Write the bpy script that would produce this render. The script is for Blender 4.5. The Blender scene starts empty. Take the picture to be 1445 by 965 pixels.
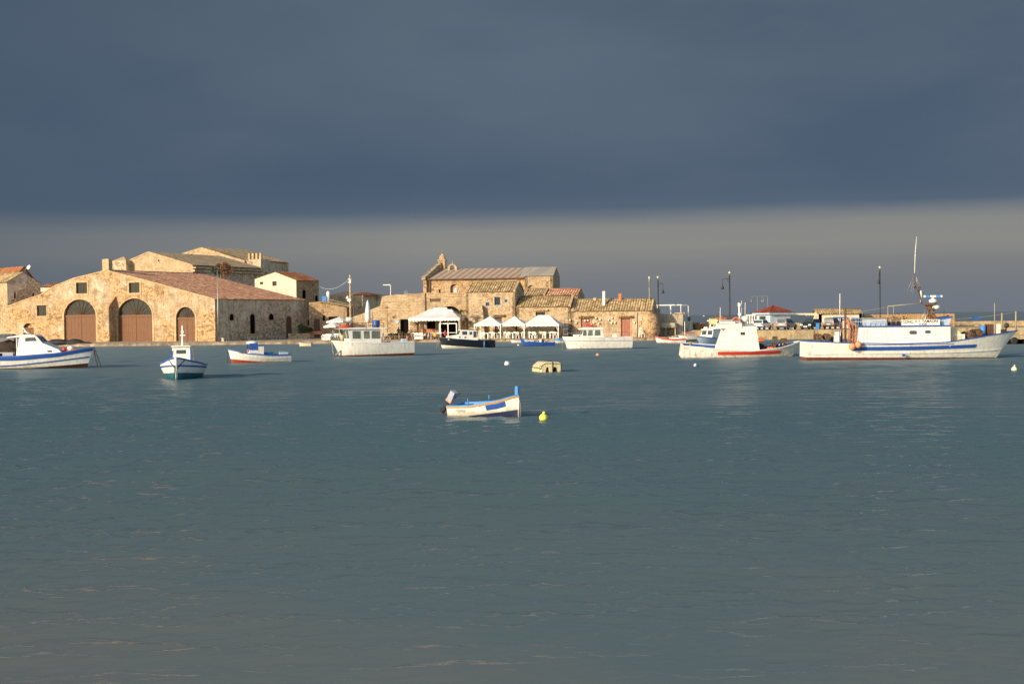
import bpy, bmesh, math, random
import numpy as np
from mathutils import Vector, Matrix, geometry
random.seed(7)
sc = bpy.context.scene
COL = sc.collection
R = math.radians
PI = math.pi

# ------------------------------------------------------------------ camera
FOC = 2000.0; W0, H0 = 1445.0, 965.0
HC = 3.5
PITCH = math.atan((482.5 - 447.3) / FOC); ROLL = R(-0.63)
cam = bpy.data.cameras.new('camera'); cam.sensor_width = 36; cam.lens = FOC / W0 * 36
cam.clip_start = .5; cam.clip_end = 60000
camo = bpy.data.objects.new('camera', cam); COL.objects.link(camo); sc.camera = camo
CM = Matrix.Rotation(PI/2 - PITCH, 3, 'X') @ Matrix.Rotation(ROLL, 3, 'Z')
camo.location = (0, 0, HC); camo.rotation_euler = CM.to_euler()

def ray(px, py):
    return CM @ Vector(((px - W0/2)/FOC, (H0/2 - py)/FOC, -1))
def P(px, py, Y):                       # photo point at distance Y
    d = ray(px, py); t = Y / d.y
    return Vector((d.x*t, Y, HC + d.z*t))
def W(px, py, z=0.0):                   # photo point on the level z
    d = ray(px, py); t = (z - HC) / d.z
    return Vector((d.x*t, d.y*t, z))

class Frame:                            # a facade plane: local x along it, y into depth, z up
    def __init__(s, px, Y, phi, z=0.0):
        s.o = P(px, 447, Y); s.o.z = z; s.phi = R(phi)
        s.d = Vector((math.cos(s.phi), -math.sin(s.phi), 0)); s.n = Vector((math.sin(s.phi), math.cos(s.phi), 0))
    def loc(s, px, py, y=0.0):
        d = ray(px, py); c = Vector((0, 0, HC)); q = s.o + s.n*y
        t = (q - c).dot(s.n) / d.dot(s.n); p = c + d*t - s.o
        return (p.dot(s.d), p.z)
    def x(s, px, y=0.0, py=447): return s.loc(px, py, y)[0]
    def z(s, px, py, y=0.0): return s.loc(px, py, y)[1]
    def pts(s, l, y=0.0): return [s.loc(a, b, y) for a, b in l]
    def world(s, x, y, z): return s.o + s.d*x + s.n*y + Vector((0, 0, z))

# ------------------------------------------------------------------ mesh builder
class MB:
    def __init__(s): s.v = []; s.f = []; s.m = []; s.s = []; s.uv = {}
    def vert(s, p): s.v.append(tuple(p)); return len(s.v) - 1
    def face(s, ids, m=0, sm=False): s.f.append(tuple(ids)); s.m.append(m); s.s.append(sm)
    def poly(s, pts, m=0): s.face([s.vert(p) for p in pts], m)
    def box(s, c, d, m=0, rz=0.0, top=1.0, ry=0.0):
        q = []
        M = Matrix.Rotation(rz, 3, 'Z') @ Matrix.Rotation(ry, 3, 'Y')
        for k in (-1, 1):
            t = top if k > 0 else 1
            for i, j in ((-1, -1), (1, -1), (1, 1), (-1, 1)):
                q.append(s.vert(Vector(c) + M @ Vector((i*d[0]/2*t, j*d[1]/2*t, k*d[2]/2))))
        for a in ((0, 3, 2, 1), (4, 5, 6, 7), (0, 1, 5, 4), (1, 2, 6, 5), (2, 3, 7, 6), (3, 0, 4, 7)):
            s.face([q[i] for i in a], m)
        return s
    def prism(s, pl, y0, y1, m=0):      # (x,z) outline pushed along y
        n = len(pl); a = [s.vert((x, y0, z)) for x, z in pl]; b = [s.vert((x, y1, z)) for x, z in pl]
        s.face(a, m); s.face(b[::-1], m)
        for i in range(n): s.face((a[i], b[i], b[(i+1) % n], a[(i+1) % n]), m)
        return s
    def prismz(s, pl, z0, z1, m=0):
        n = len(pl); a = [s.vert((x, y, z0)) for x, y in pl]; b = [s.vert((x, y, z1)) for x, y in pl]
        s.face(a[::-1], m); s.face(b, m)
        for i in range(n): s.face((a[i], a[(i+1) % n], b[(i+1) % n], b[i]), m)
        return s
    def tube(s, pts, r, n=6, m=0, r2=None, sm=True):
        pts = [Vector(p) for p in pts]; k = len(pts); rings = []
        for i, p in enumerate(pts):
            t = (pts[min(i+1, k-1)] - pts[max(i-1, 0)]).normalized()
            u = t.cross(Vector((0, 0, 1)) if abs(t.z) < .95 else Vector((1, 0, 0))).normalized(); w = t.cross(u)
            rr = r if r2 is None else r + (r2 - r)*i/max(1, k-1)
            rings.append([s.vert(p + (u*math.cos(2*PI*j/n) + w*math.sin(2*PI*j/n))*rr) for j in range(n)])
        for i in range(k-1):
            for j in range(n): s.face((rings[i][j], rings[i][(j+1) % n], rings[i+1][(j+1) % n], rings[i+1][j]), m, sm)
        s.face(rings[0][::-1], m); s.face(rings[-1], m)
        return s
    def lathe(s, c, prof, n=12, m=0, sm=True):
        rings = []
        for r, z in prof:
            rings.append([s.vert((c[0] + r*math.cos(2*PI*j/n), c[1] + r*math.sin(2*PI*j/n), c[2] + z)) for j in range(n)])
        for i in range(len(prof)-1):
            for j in range(n): s.face((rings[i][j], rings[i][(j+1) % n], rings[i+1][(j+1) % n], rings[i+1][j]), m, sm)
        s.face(rings[0][::-1], m); s.face(rings[-1], m)
        return s
    def ball(s, c, r, nu=12, nv=8, m=0):
        rx, ry, rz = r if hasattr(r, '__len__') else (r, r, r); rows = []
        for i in range(nv+1):
            t = PI*i/nv; q = max(math.sin(t), .001)
            rows.append([s.vert((c[0] + rx*q*math.cos(2*PI*j/nu), c[1] + ry*q*math.sin(2*PI*j/nu), c[2] - rz*math.cos(t))) for j in range(nu)])
        for i in range(nv):
            for j in range(nu): s.face((rows[i][j], rows[i][(j+1) % nu], rows[i+1][(j+1) % nu], rows[i+1][j]), m, True)
        return s
    def grid(s, rows, m=0, sm=True, close=False, flip=False):
        ids = [[s.vert(p) for p in r] for r in rows]
        for i in range(len(ids)-1):
            n = len(ids[i])
            for j in range(n if close else n-1):
                k = (j+1) % n; q = (ids[i][j], ids[i][k], ids[i+1][k], ids[i+1][j])
                s.face(q[::-1] if flip else q, m, sm)
        return ids
    def build(s, name, mats, parent=None, loc=None, rz=0.0):
        me = bpy.data.meshes.new(name); me.from_pydata(s.v, [], s.f)
        for mt in (mats if isinstance(mats, (list, tuple)) else [mats]): me.materials.append(mt)
        me.polygons.foreach_set('material_index', s.m); me.polygons.foreach_set('use_smooth', s.s)
        if s.uv:
            l = me.uv_layers.new(name='UVMap')
            for p in me.polygons:
                for li in p.loop_indices: l.data[li].uv = s.uv.get(me.loops[li].vertex_index, (0, 0))
        me.update()
        o = bpy.data.objects.new(name, me); COL.objects.link(o)
        if parent: o.parent = parent
        if loc is not None: o.location = loc
        o.rotation_euler.z = rz
        return o

def thing(name, label, cat, loc=(0, 0, 0), rz=0.0, group=None, pitch=0.0):
    o = bpy.data.objects.new(name, None); COL.objects.link(o); o.empty_display_size = .2
    o.location = loc; o.rotation_euler = (0, pitch, rz)
    return tag(o, label, cat, group)
def tag(o, label, cat, group=None):
    o['label'] = label; o['category'] = cat
    if group: o['group'] = group
    return o
def struct(o): o['kind'] = 'structure'; return o
def copy_tree(o, parent=None):
    c = o.copy(); COL.objects.link(c)
    if parent: c.parent = parent
    for ch in o.children: copy_tree(ch, c)
    return c
def place(o, loc, rz, label=None, group=None):
    o.location = loc; o.rotation_euler.z = rz
    if label: o['label'] = label
    if group: o['group'] = group
    return o

# ------------------------------------------------------------------ materials
def _new(name):
    m = bpy.data.materials.new(name); m.use_nodes = True; nt = m.node_tree
    return m, nt, nt.nodes['Principled BSDF']
def N(nt, t, **k):
    n = nt.nodes.new(t)
    for a, b in k.items(): setattr(n, a, b)
    return n
def noise(nt, vec, scale, detail=4, rough=.55, out='Fac'):
    n = N(nt, 'ShaderNodeTexNoise'); n.inputs['Scale'].default_value = scale; n.inputs['Detail'].default_value = detail; n.inputs['Roughness'].default_value = rough
    if vec: nt.links.new(vec, n.inputs['Vector'])
    return n.outputs[out]
def mapping(nt, vec, scale=(1, 1, 1), rot=(0, 0, 0)):
    n = N(nt, 'ShaderNodeMapping'); n.inputs['Scale'].default_value = scale; n.inputs['Rotation'].default_value = rot
    nt.links.new(vec, n.inputs['Vector']); return n.outputs[0]
def ramp(nt, fac, stops):
    n = N(nt, 'ShaderNodeValToRGB'); e = n.color_ramp.elements
    while len(e) < len(stops): e.new(.5)
    for i, (p, c) in enumerate(stops):
        e[i].position = p; e[i].color = (*c, 1) if hasattr(c, '__len__') else (c, c, c, 1)
    nt.links.new(fac, n.inputs[0]); return n.outputs[0]
def mix(nt, fac, a, b, mode='MIX'):
    n = N(nt, 'ShaderNodeMix', data_type='RGBA', blend_type=mode)
    for sock, val in ((n.inputs[0], fac), (n.inputs[6], a), (n.inputs[7], b)):
        if hasattr(val, 'is_output'): nt.links.new(val, sock)
        elif hasattr(val, '__len__'): sock.default_value = (*val, 1)
        else: sock.default_value = val
    return n.outputs[2]
def mth(nt, op, a, b=None, clamp=False):
    n = N(nt, 'ShaderNodeMath', operation=op); n.use_clamp = clamp
    for sock, val in ((n.inputs[0], a), (n.inputs[1], b)):
        if val is None: continue
        if hasattr(val, 'is_output'): nt.links.new(val, sock)
        else: sock.default_value = val
    return n.outputs[0]
def bump(nt, b, h, strength=.5, dist=.05):
    n = N(nt, 'ShaderNodeBump'); n.inputs['Strength'].default_value = strength; n.inputs['Distance'].default_value = dist
    nt.links.new(h, n.inputs['Height']); nt.links.new(n.outputs[0], b.inputs['Normal'])
def objco(nt): return N(nt, 'ShaderNodeTexCoord').outputs['Object']

def plain(name, c, rough=.5, metal=0.0, var=.12, vs=6.0):
    m, nt, b = _new(name); co = objco(nt)
    n = noise(nt, co, vs, 4)
    f = ramp(nt, n, [(.3, tuple(x*(1-var*1.6) for x in c)), (.65, tuple(min(1, x*(1+var*.5)) for x in c))])
    nt.links.new(f, b.inputs['Base Color']); b.inputs['Roughness'].default_value = rough; b.inputs['Metallic'].default_value = metal
    return m
def paint(name, c, dirt=.35, rust=.0, rough=.45, rustc=(.22, .09, .03), wl=0.0):
    m, nt, b = _new(name); co = objco(nt)
    st = noise(nt, mapping(nt, co, (3.0, 3.0, .5)), 1.4, 5, .62)
    fl = noise(nt, co, 9, 4)
    dc = tuple(x*(1-dirt)*t for x, t in zip(c, (1, .95, .85)))
    col = mix(nt, ramp(nt, st, [(.42, 0), (.72, 1)]), c, dc)
    col = mix(nt, ramp(nt, fl, [(.35, .0), (.75, .3)]), col, tuple(x*.8 for x in c))
    # plank seams and scuffs
    if rust > 0:
        rn = noise(nt, mapping(nt, co, (1.2, 1.2, .45)), 1.9, 6, .65)
        col = mix(nt, ramp(nt, rn, [(.62 - rust*.15, 0), (.74 - rust*.1, min(1, .5+rust))]), col, rustc)
    if wl:                                # scum and weed stains along the waterline, runs below the scuppers
        z_ = N(nt, 'ShaderNodeSeparateXYZ'); nt.links.new(co, z_.inputs[0])
        g = mth(nt, 'SUBTRACT', mth(nt, 'MULTIPLY', noise(nt, mapping(nt, co, (1.5, 1.5, .5)), 2.2, 6, .7), 1.5), mth(nt, 'DIVIDE', z_.outputs[2], .34))
        col = mix(nt, ramp(nt, g, [(.15, 0), (.6, wl)]), col, (.30, .24, .13))
        sm = noise(nt, mapping(nt, co, (6, 6, .35)), 1.0, 3, .5)
        col = mix(nt, ramp(nt, sm, [(.60, 0), (.70, wl*.55)]), col, (.42, .33, .2))
    nt.links.new(col, b.inputs['Base Color']); b.inputs['Roughness'].default_value = rough
    bump(nt, b, fl, .15, .02)
    return m
def stone(name, base, dark, rub, sc_st=4.0, plaster=.5, streak=.5, seed=0.0, courses=False, light=None, base_loss=0.0):
    m, nt, b = _new(name); co0 = objco(nt)
    off = N(nt, 'ShaderNodeVectorMath', operation='ADD'); off.inputs[1].default_value = (seed, seed*1.7, seed*.6); nt.links.new(co0, off.inputs[0]); co = off.outputs[0]
    wob = noise(nt, co, 1.3, 3, .5, 'Color')
    wv = N(nt, 'ShaderNodeVectorMath', operation='SCALE'); nt.links.new(wob, wv.inputs[0]); wv.inputs['Scale'].default_value = .5
    ad = N(nt, 'ShaderNodeVectorMath', operation='ADD'); nt.links.new(co, ad.inputs[0]); nt.links.new(wv.outputs[0], ad.inputs[1])
    vs = mapping(nt, ad.outputs[0], (.8, .8, 1.35))
    ve = N(nt, 'ShaderNodeTexVoronoi', feature='DISTANCE_TO_EDGE'); ve.inputs['Scale'].default_value = sc_st; nt.links.new(vs, ve.inputs['Vector'])
    vc = N(nt, 'ShaderNodeTexVoronoi'); vc.inputs['Scale'].default_value = sc_st; nt.links.new(vs, vc.inputs['Vector'])
    cell = N(nt, 'ShaderNodeSeparateColor'); nt.links.new(vc.outputs['Color'], cell.inputs[0])
    sto = ramp(nt, cell.outputs[0], [(0, tuple(x*.5 for x in rub)), (.45, rub), (1, tuple(min(1, x*1.5) for x in rub))])
    edge = ramp(nt, ve.outputs['Distance'], [(.0, 1), (.09, 0)])
    sto = mix(nt, edge, sto, tuple(x*.75 for x in base))
    pn = noise(nt, co, .28, 6, .62)
    big = noise(nt, co, .16, 3, .5)
    pl = mix(nt, ramp(nt, noise(nt, co, .75, 9, .72), [(.36, 1), (.56, 0)]), base, dark)
    if light: pl = mix(nt, ramp(nt, noise(nt, co, .45, 7, .68), [(.5, 0), (.6, .9)]), pl, light)
    zc = N(nt, 'ShaderNodeSeparateXYZ'); nt.links.new(co0, zc.inputs[0])        # plaster is lost first near the ground
    low = mth(nt, 'MULTIPLY', mth(nt, 'SUBTRACT', 1.0, mth(nt, 'DIVIDE', zc.outputs[2], 6.5), True), base_loss)
    pm = ramp(nt, mth(nt, 'ADD', mth(nt, 'ADD', pn, low), mth(nt, 'MULTIPLY', big, .35)), [(.42 + plaster*.42, 0), (.56 + plaster*.42, 1)])
    col = mix(nt, pm, pl, sto)
    sk = noise(nt, mapping(nt, co, (1.6, 1.6, .22)), 1.2, 5, .65)
    col = mix(nt, ramp(nt, sk, [(.5, 0), (.72, streak)]), col, tuple(x*.42 for x in dark))
    pit = noise(nt, co, 4.2, 5, .68)
    col = mix(nt, ramp(nt, pit, [(.34, .75), (.46, 0)]), col, tuple(x*.35 for x in rub))
    h = mth(nt, 'ADD', mth(nt, 'MULTIPLY', ve.outputs['Distance'], mth(nt, 'MULTIPLY', pm, 1.6)), mth(nt, 'MULTIPLY', pit, .5))
    if courses:
        br = N(nt, 'ShaderNodeTexBrick'); br.inputs['Scale'].default_value = 1.0; br.inputs['Mortar Size'].default_value = .02
        br.inputs['Brick Width'].default_value = .8; br.inputs['Row Height'].default_value = .38
        nt.links.new(mapping(nt, ad.outputs[0], (1, 1, 1), (PI/2, 0, 0)), br.inputs['Vector'])
        col = mix(nt, mth(nt, 'MULTIPLY', br.outputs['Fac'], .55), col, tuple(x*.45 for x in dark))
    nt.links.new(col, b.inputs['Base Color']); b.inputs['Roughness'].default_value = .95; b.inputs['Specular IOR Level'].default_value = .15
    bump(nt, b, h, .75, .1)
    return m
def tiles(name, c0, c1, c2, moss=None):
    m, nt, b = _new(name)
    uv = N(nt, 'ShaderNodeTexCoord').outputs['UV']
    fl = N(nt, 'ShaderNodeVectorMath', operation='FLOOR'); nt.links.new(uv, fl.inputs[0])
    wn = N(nt, 'ShaderNodeTexWhiteNoise', noise_dimensions='2D'); nt.links.new(fl.outputs[0], wn.inputs['Vector'])
    col = ramp(nt, wn.outputs['Value'], [(0, c0), (.45, c1), (1, c2)])
    sx = N(nt, 'ShaderNodeSeparateXYZ'); nt.links.new(uv, sx.inputs[0]); fu = mth(nt, 'ABSOLUTE', mth(nt, 'SUBTRACT', mth(nt, 'FRACT', sx.outputs[0]), .5))
    col = mix(nt, ramp(nt, fu, [(.24, 0), (.44, .8)]), col, tuple(x*.45 for x in c0))     # darker along the pan tiles
    big = noise(nt, objco(nt), .5, 5, .6)
    col = mix(nt, ramp(nt, big, [(.35, .0), (.7, .7)]), col, moss or tuple(x*.5 for x in c0))
    lich = noise(nt, objco(nt), 3.0, 4, .7)
    col = mix(nt, ramp(nt, lich, [(.62, 0), (.72, .6)]), col, tuple(min(1, x*1.6) for x in c2))
    nt.links.new(col, b.inputs['Base Color']); b.inputs['Roughness'].default_value = .95; b.inputs['Specular IOR Level'].default_value = .15
    return m
def wood(name, c, rough=.65):
    m, nt, b = _new(name); co = objco(nt)
    n = noise(nt, mapping(nt, co, (9, 9, .6)), 1.5, 5, .6)
    nt.links.new(ramp(nt, n, [(.3, tuple(x*.6 for x in c)), (.7, tuple(x*1.2 for x in c))]), b.inputs['Base Color']); b.inputs['Roughness'].default_value = rough
    bump(nt, b, n, .3, .02); return m
def glass(name, c=(.03, .04, .045)):
    m, nt, b = _new(name); co = objco(nt)
    n = noise(nt, co, 1.5, 3)
    nt.links.new(ramp(nt, n, [(.35, c), (.7, tuple(x*2.0 for x in c))]), b.inputs['Base Color'])
    b.inputs['Roughness'].default_value = .08; b.inputs['IOR'].default_value = 1.5
    bump(nt, b, n, .1, .05); return m

M = {}
SAND = (.46, .315, .175); SANDD = (.25, .165, .09); RUB = (.40, .22, .095)
M['ware'] = stone('warehouse_stone', (.49, .375, .245), (.245, .19, .13), (.43, .265, .125), 2.5, .46, .55, 3.1, light=(.56, .49, .38), base_loss=.14)
M['side'] = stone('bounce_paled_stone', (.64, .51, .365), (.37, .28, .195), (.50, .365, .23), 2.5, .42, .65, 9.3, light=(.66, .59, .50), base_loss=.1)  # paler copy for shaded walls, bounced warm light put into the colour
M['pal'] = stone('ochre_stone', (0.483, 0.367, 0.226), (0.319, 0.237, 0.151), (0.419, 0.288, 0.161), 2.6, .58, .4, 5.5)
M['church'] = stone('church_stone', (0.483, 0.344, 0.206), (0.301, 0.209, 0.125), (0.437, 0.279, 0.151), 2.8, .36, .45, 12.0)
M['house'] = stone('house_stone', (0.502, 0.386, 0.246), (0.328, 0.242, 0.151), (0.437, 0.307, 0.180), 2.9, .45, .4, 20.5)
M['wall'] = stone('terrace_stone', (0.502, 0.381, 0.237), (0.337, 0.246, 0.151), (0.456, 0.316, 0.186), 2.0, .55, .45, 31.0, courses=True)
M['rough'] = stone('rubble_stone', (.44, .34, .22), (.23, .17, .11), (.41, .30, .19), 2.6, -.1, .3, 41.0)
M['cut'] = plain('cut_stone', (.48, .34, .19), .9, 0, .25, 2.5)
M['quay'] = stone('quay_concrete', (.40, .31, .21), (.22, .165, .115), (.3, .2, .12), 1.2, .6, .7, 51.0)
M['pier'] = stone('pier_concrete', (.46, .35, .2), (.27, .2, .12), (.36, .25, .14), 1.0, .75, .6, 61.0)
M['cream'] = stone('cream_plaster', (.69, .59, .45), (.56, .475, .355), (.6, .45, .27), 3.0, 1.3, .1, 71.0)
M['bluep'] = plain('pale_blue_plaster', (.42, .5, .58), .85, 0, .12, 1.5)
M['tred'] = tiles('red_tiles', (.26, .105, .055), (.60, .29, .165), (.78, .52, .36), (.38, .19, .11))
M['tora'] = tiles('orange_tiles', (.30, .11, .05), (.40, .16, .07), (.5, .26, .13))
M['tsan'] = tiles('sandy_tiles', (.22, .145, .07), (.44, .31, .15), (.66, .50, .29), (.22, .155, .08))
M['tgry'] = tiles('grey_brown_tiles', (.26, .19, .12), (.42, .31, .19), (.54, .42, .27), (.24, .18, .11))
M['kiosk'] = tiles('kiosk_red_tiles', (.19, .045, .03), (.27, .07, .045), (.34, .11, .07))
M['door'] = wood('brown_door_wood', (.15, .057, .017))
M['doord'] = wood('dark_door_wood', (.10, .045, .025))
M['doorp'] = wood('faded_red_door_wood', (.36, .13, .085))
M['glass'] = glass('dark_glass')
M['pane'] = glass('green_grey_glass', (.012, .015, .012)); _b = M['pane'].node_tree.nodes['Principled BSDF']; _b.inputs['Roughness'].default_value = .55; _b.inputs['Specular IOR Level'].default_value = .25
M['backlitg'] = glass('painted_backlight_glass', (.085, .09, .072))  # opaque; light from the background behind put into the pane colour
M['dark'] = plain('dark_interior', (.010, .009, .008), 1); M['dark'].node_tree.nodes['Principled BSDF'].inputs['Specular IOR Level'].default_value = 0  # near-black without shine, shade of unlit rooms put in as colour
M['white'] = paint('white_boat_paint', (.76, .74, .69), .22, .10, wl=.6)
M['whiter'] = paint('white_boat_paint_rusty', (.75, .72, .65), .25, .42, wl=.9)
M['whitec'] = paint('white_cabin_paint', (.76, .74, .69), .14, .02)
M['blue'] = paint('blue_boat_paint', (.025, .09, .36), .2)
M['blued'] = paint('deep_blue_paint', (.022, .03, .085), .2)
M['bluel'] = paint('light_blue_paint', (.06, .25, .62), .2)
M['blueg'] = paint('pale_blue_paint', (.42, .52, .64), .15)
M['teal'] = paint('teal_antifouling', (.02, .12, .16), .3)
M['navy'] = paint('navy_hull_paint', (.008, .011, .022), .2)
M['red'] = paint('red_paint', (.60, .05, .03), .2)
M['anti'] = paint('red_antifouling', (.165, .038, .022), .4)
M['antir'] = paint('bright_red_antifouling', (.36, .06, .025), .3)
M['antik'] = paint('blackened_antifouling', (.05, .022, .014), .4)
M['oran'] = plain('orange_plastic', (.72, .14, .035), .5)
M['buoyo'] = plain('faded_orange_buoy', (.66, .27, .13), .6)
M['yell'] = plain('yellow_buoy', (.74, .70, .10), .5)
M['cbuoy'] = plain('cream_buoy', (.78, .68, .45), .6, 0, .25, 9)
M['tend'] = paint('cream_dinghy', (.66, .57, .33), .4)
M['canv'] = plain('white_canvas', (.68, .66, .64), .85, 0, .06, 3)
M['plas'] = plain('white_plastic', (.75, .72, .64), .5, 0, .06)
M['steel'] = plain('galvanised_steel', (.42, .42, .42), .45, .7)
M['lampg'] = plain('grey_lamp_metal', (.22, .21, .19), .6)
M['iron'] = plain('dark_iron', (.045, .042, .038), .6, .4)
M['rust'] = plain('rusty_iron', (.16, .088, .048), .85, .2, .5, 9)
M['rope'] = plain('tan_rope', (.36, .28, .17), .95)
M['net'] = plain('dark_fishing_net', (.05, .033, .022), 1, 0, .6, 14)
M['netp'] = plain('pink_brown_net', (.42, .22, .15), 1, 0, .6, 14)
M['neto'] = plain('orange_net', (.55, .2, .06), 1, 0, .6, 14)
M['gold'] = plain('ochre_rail', (.52, .27, .05), .6)
M['cowl'] = plain('grey_engine_cowl', (.33, .34, .41), .4)
M['black'] = plain('black_rubber', (.015, .015, .015), .7)
M['skin'] = plain('skin', (.55, .33, .23), .6)
M['trunk'] = wood('palm_bark', (.20, .12, .06))
M['green'] = plain('green_leaves', (.055, .085, .025), .7, 0, .5, 5)
M['brownl'] = plain('dry_brown_leaves', (.25, .11, .04), .8, 0, .5, 5)
M['terra'] = plain('terracotta', (.45, .17, .08), .8)
M['sand'] = stone('quay_paving', (.42, .34, .25), (.29, .23, .165), (.36, .28, .2), 1.0, .9, .35, 81.0)
M['concrete'] = plain('pale_concrete', (.50, .46, .38), .9, 0, .2, 2)
M['greyc'] = stone('grey_render', (.44, .38, .29), (.29, .25, .19), (.38, .31, .22), 2, .8, .5, 91.0)
M['reed'] = wood('reed_fence', (.42, .25, .1))

# church roof: aged grey-pink sheets with rusty seams
def sheet_roof(name, a, bcol, period):
    m, nt, b = _new(name); uv = N(nt, 'ShaderNodeTexCoord').outputs['UV']
    sp = N(nt, 'ShaderNodeSeparateXYZ'); nt.links.new(uv, sp.inputs[0])
    fr = mth(nt, 'FRACT', mth(nt, 'ADD', mth(nt, 'DIVIDE', mth(nt, 'SUBTRACT', sp.outputs[0], mth(nt, 'MULTIPLY', sp.outputs[1], .30)), period), mth(nt, 'MULTIPLY', noise(nt, objco(nt), .7, 4), .25)))
    n = noise(nt, objco(nt), 1.5, 6, .65)
    st = ramp(nt, mth(nt, 'ADD', fr, mth(nt, 'MULTIPLY', n, .25)), [(.40, 0), (.48, 1), (.78, 1), (.86, 0)])
    col = mix(nt, st, a, bcol); col = mix(nt, ramp(nt, n, [(.4, 0), (.75, .6)]), col, tuple(x*.6 for x in a))
    nt.links.new(col, b.inputs['Base Color']); b.inputs['Roughness'].default_value = .85; return m
M['croof'] = sheet_roof('church_roof_sheets', (.37, .305, .235), (.26, .13, .085), 1.12)
M['croofg'] = sheet_roof('grey_roof_sheets', (.36, .34, .30), (.31, .27, .22), 5.3)

# ------------------------------------------------------------------ world, sun
SUN_AZ, SUN_EL = 47.0, 17.0             # degrees to the left of straight behind the camera, height
sd = Vector((-math.sin(R(SUN_AZ))*math.cos(R(SUN_EL)), -math.cos(R(SUN_AZ))*math.cos(R(SUN_EL)), math.sin(R(SUN_EL))))
lamp = bpy.data.lights.new('sun', 'SUN'); lamp.energy = 3.8; lamp.angle = R(.53); lamp.color = (1, .83, .595)
so = bpy.data.objects.new('sun', lamp); COL.objects.link(so); so.rotation_euler = sd.to_track_quat('Z', 'Y').to_euler()
wd = bpy.data.worlds.new('World'); sc.world = wd; wd.use_nodes = True; nt = wd.node_tree
for n in list(nt.nodes): nt.nodes.remove(n)
out = N(nt, 'ShaderNodeOutputWorld'); tc = N(nt, 'ShaderNodeTexCoord').outputs['Generated']
sky = N(nt, 'ShaderNodeTexSky', sky_type='NISHITA'); sky.sun_disc = False; sky.sun_elevation = R(SUN_EL)
sky.sun_rotation = math.atan2(sd.x, sd.y)
bg1 = N(nt, 'ShaderNodeBackground'); bg1.inputs[1].default_value = .15; nt.links.new(sky.outputs[0], bg1.inputs[0])
sp = N(nt, 'ShaderNodeSeparateXYZ'); nt.links.new(tc, sp.inputs[0])
# storm deck ahead: bands by height, broken by long flat streaks
st1 = noise(nt, mapping(nt, tc, (2.2, 2.2, 26)), 1.6, 6, .55)
st2 = noise(nt, mapping(nt, tc, (3.0, 3.0, 9)), 1.0, 4, .5)
edge = mth(nt, 'ADD', sp.outputs[2], mth(nt, 'MULTIPLY', sp.outputs[0], -.004))
zz = mth(nt, 'ADD', edge, mth(nt, 'MULTIPLY', mth(nt, 'SUBTRACT', st1, .5), .012))
zz = mth(nt, 'MULTIPLY', zz, 2.0, True)
bands = ramp(nt, zz, [(0.0, (.128, .148, .178)), (.03, (.140, .154, .176)), (.066, (.164, .170, .176)), (.095, (.203, .204, .193)), (.120, (.198, .201, .193)), (.134, (.145, .160, .175)), (.150, (.076, .106, .148)), (.170, (.069, .099, .144)), (.26, (.077, .109, .152)), (.42, (.082, .114, .150)), (1.0, (.11, .14, .17))])
st3 = noise(nt, mapping(nt, tc, (2.6, 2.6, 6), (0, R(8), 0)), 2.0, 7, .58)
up = ramp(nt, sp.outputs[2], [(.072, 0), (.10, 1)])
bands = mix(nt, mth(nt, 'MULTIPLY', up, ramp(nt, st2, [(.36, .55), (.6, 0)])), bands, (.045, .072, .118))
bands = mix(nt, mth(nt, 'MULTIPLY', up, ramp(nt, st3, [(.45, 0), (.75, .30)])), bands, (.115, .145, .178))
lft = mth(nt, 'MULTIPLY', mth(nt, 'ADD', sp.outputs[0], .06), -1.9, True)
bands = mix(nt, lft, bands, (.045, .072, .112))
bg2 = N(nt, 'ShaderNodeBackground'); bg2.inputs[1].default_value = .86; nt.links.new(bands, bg2.inputs[0])
fr = mth(nt, 'ADD', sp.outputs[1], mth(nt, 'MULTIPLY', noise(nt, tc, 3.0, 6, .6), .5))
fm = ramp(nt, fr, [(.28, 0), (.72, 1)])
ms = N(nt, 'ShaderNodeMixShader'); nt.links.new(fm, ms.inputs[0]); nt.links.new(bg1.outputs[0], ms.inputs[1]); nt.links.new(bg2.outputs[0], ms.inputs[2])
nt.links.new(ms.outputs[0], out.inputs[0])
vs = sc.view_settings; vs.view_transform = 'Standard'; vs.look = 'None'; vs.exposure = 0.55; vs.gamma = 1; vs.use_curve_mapping = False
sc.render.engine = 'CYCLES'; sc.cycles.use_denoising = True; sc.cycles.max_bounces = 6; sc.cycles.use_adaptive_sampling = True; sc.cycles.adaptive_threshold = .01
sc.cycles.sample_clamp_indirect = 6

# ------------------------------------------------------------------ sea
m, nt, b = _new('sea_water'); pos = N(nt, 'ShaderNodeNewGeometry').outputs['Position']
def ridge(f): return mth(nt, 'SUBTRACT', 1.0, mth(nt, 'ABSOLUTE', mth(nt, 'SUBTRACT', mth(nt, 'MULTIPLY', f, 2.0), 1.0)))
wz = N(nt, 'ShaderNodeVectorMath', operation='MULTIPLY_ADD'); nt.links.new(noise(nt, pos, .25, 3, .5, 'Color'), wz.inputs[0]); wz.inputs[1].default_value = (1.6, 1.6, 0); nt.links.new(pos, wz.inputs[2]); wp = wz.outputs[0]
wa = noise(nt, mapping(nt, pos, (.45, 1, 1), (0, 0, R(8))), .30, 3, .5)
wb = ridge(noise(nt, mapping(nt, wp, (.42, 1.15, 1), (0, 0, R(-13))), .95, 3, .55))
wc = ridge(noise(nt, mapping(nt, wp, (.40, 1.1, 1), (0, 0, R(9))), 2.7, 3, .55))
gust = ramp(nt, noise(nt, mapping(nt, pos, (.5, 1, 1)), .06, 4, .55), [(.35, .45), (.65, 1.2)])
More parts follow.
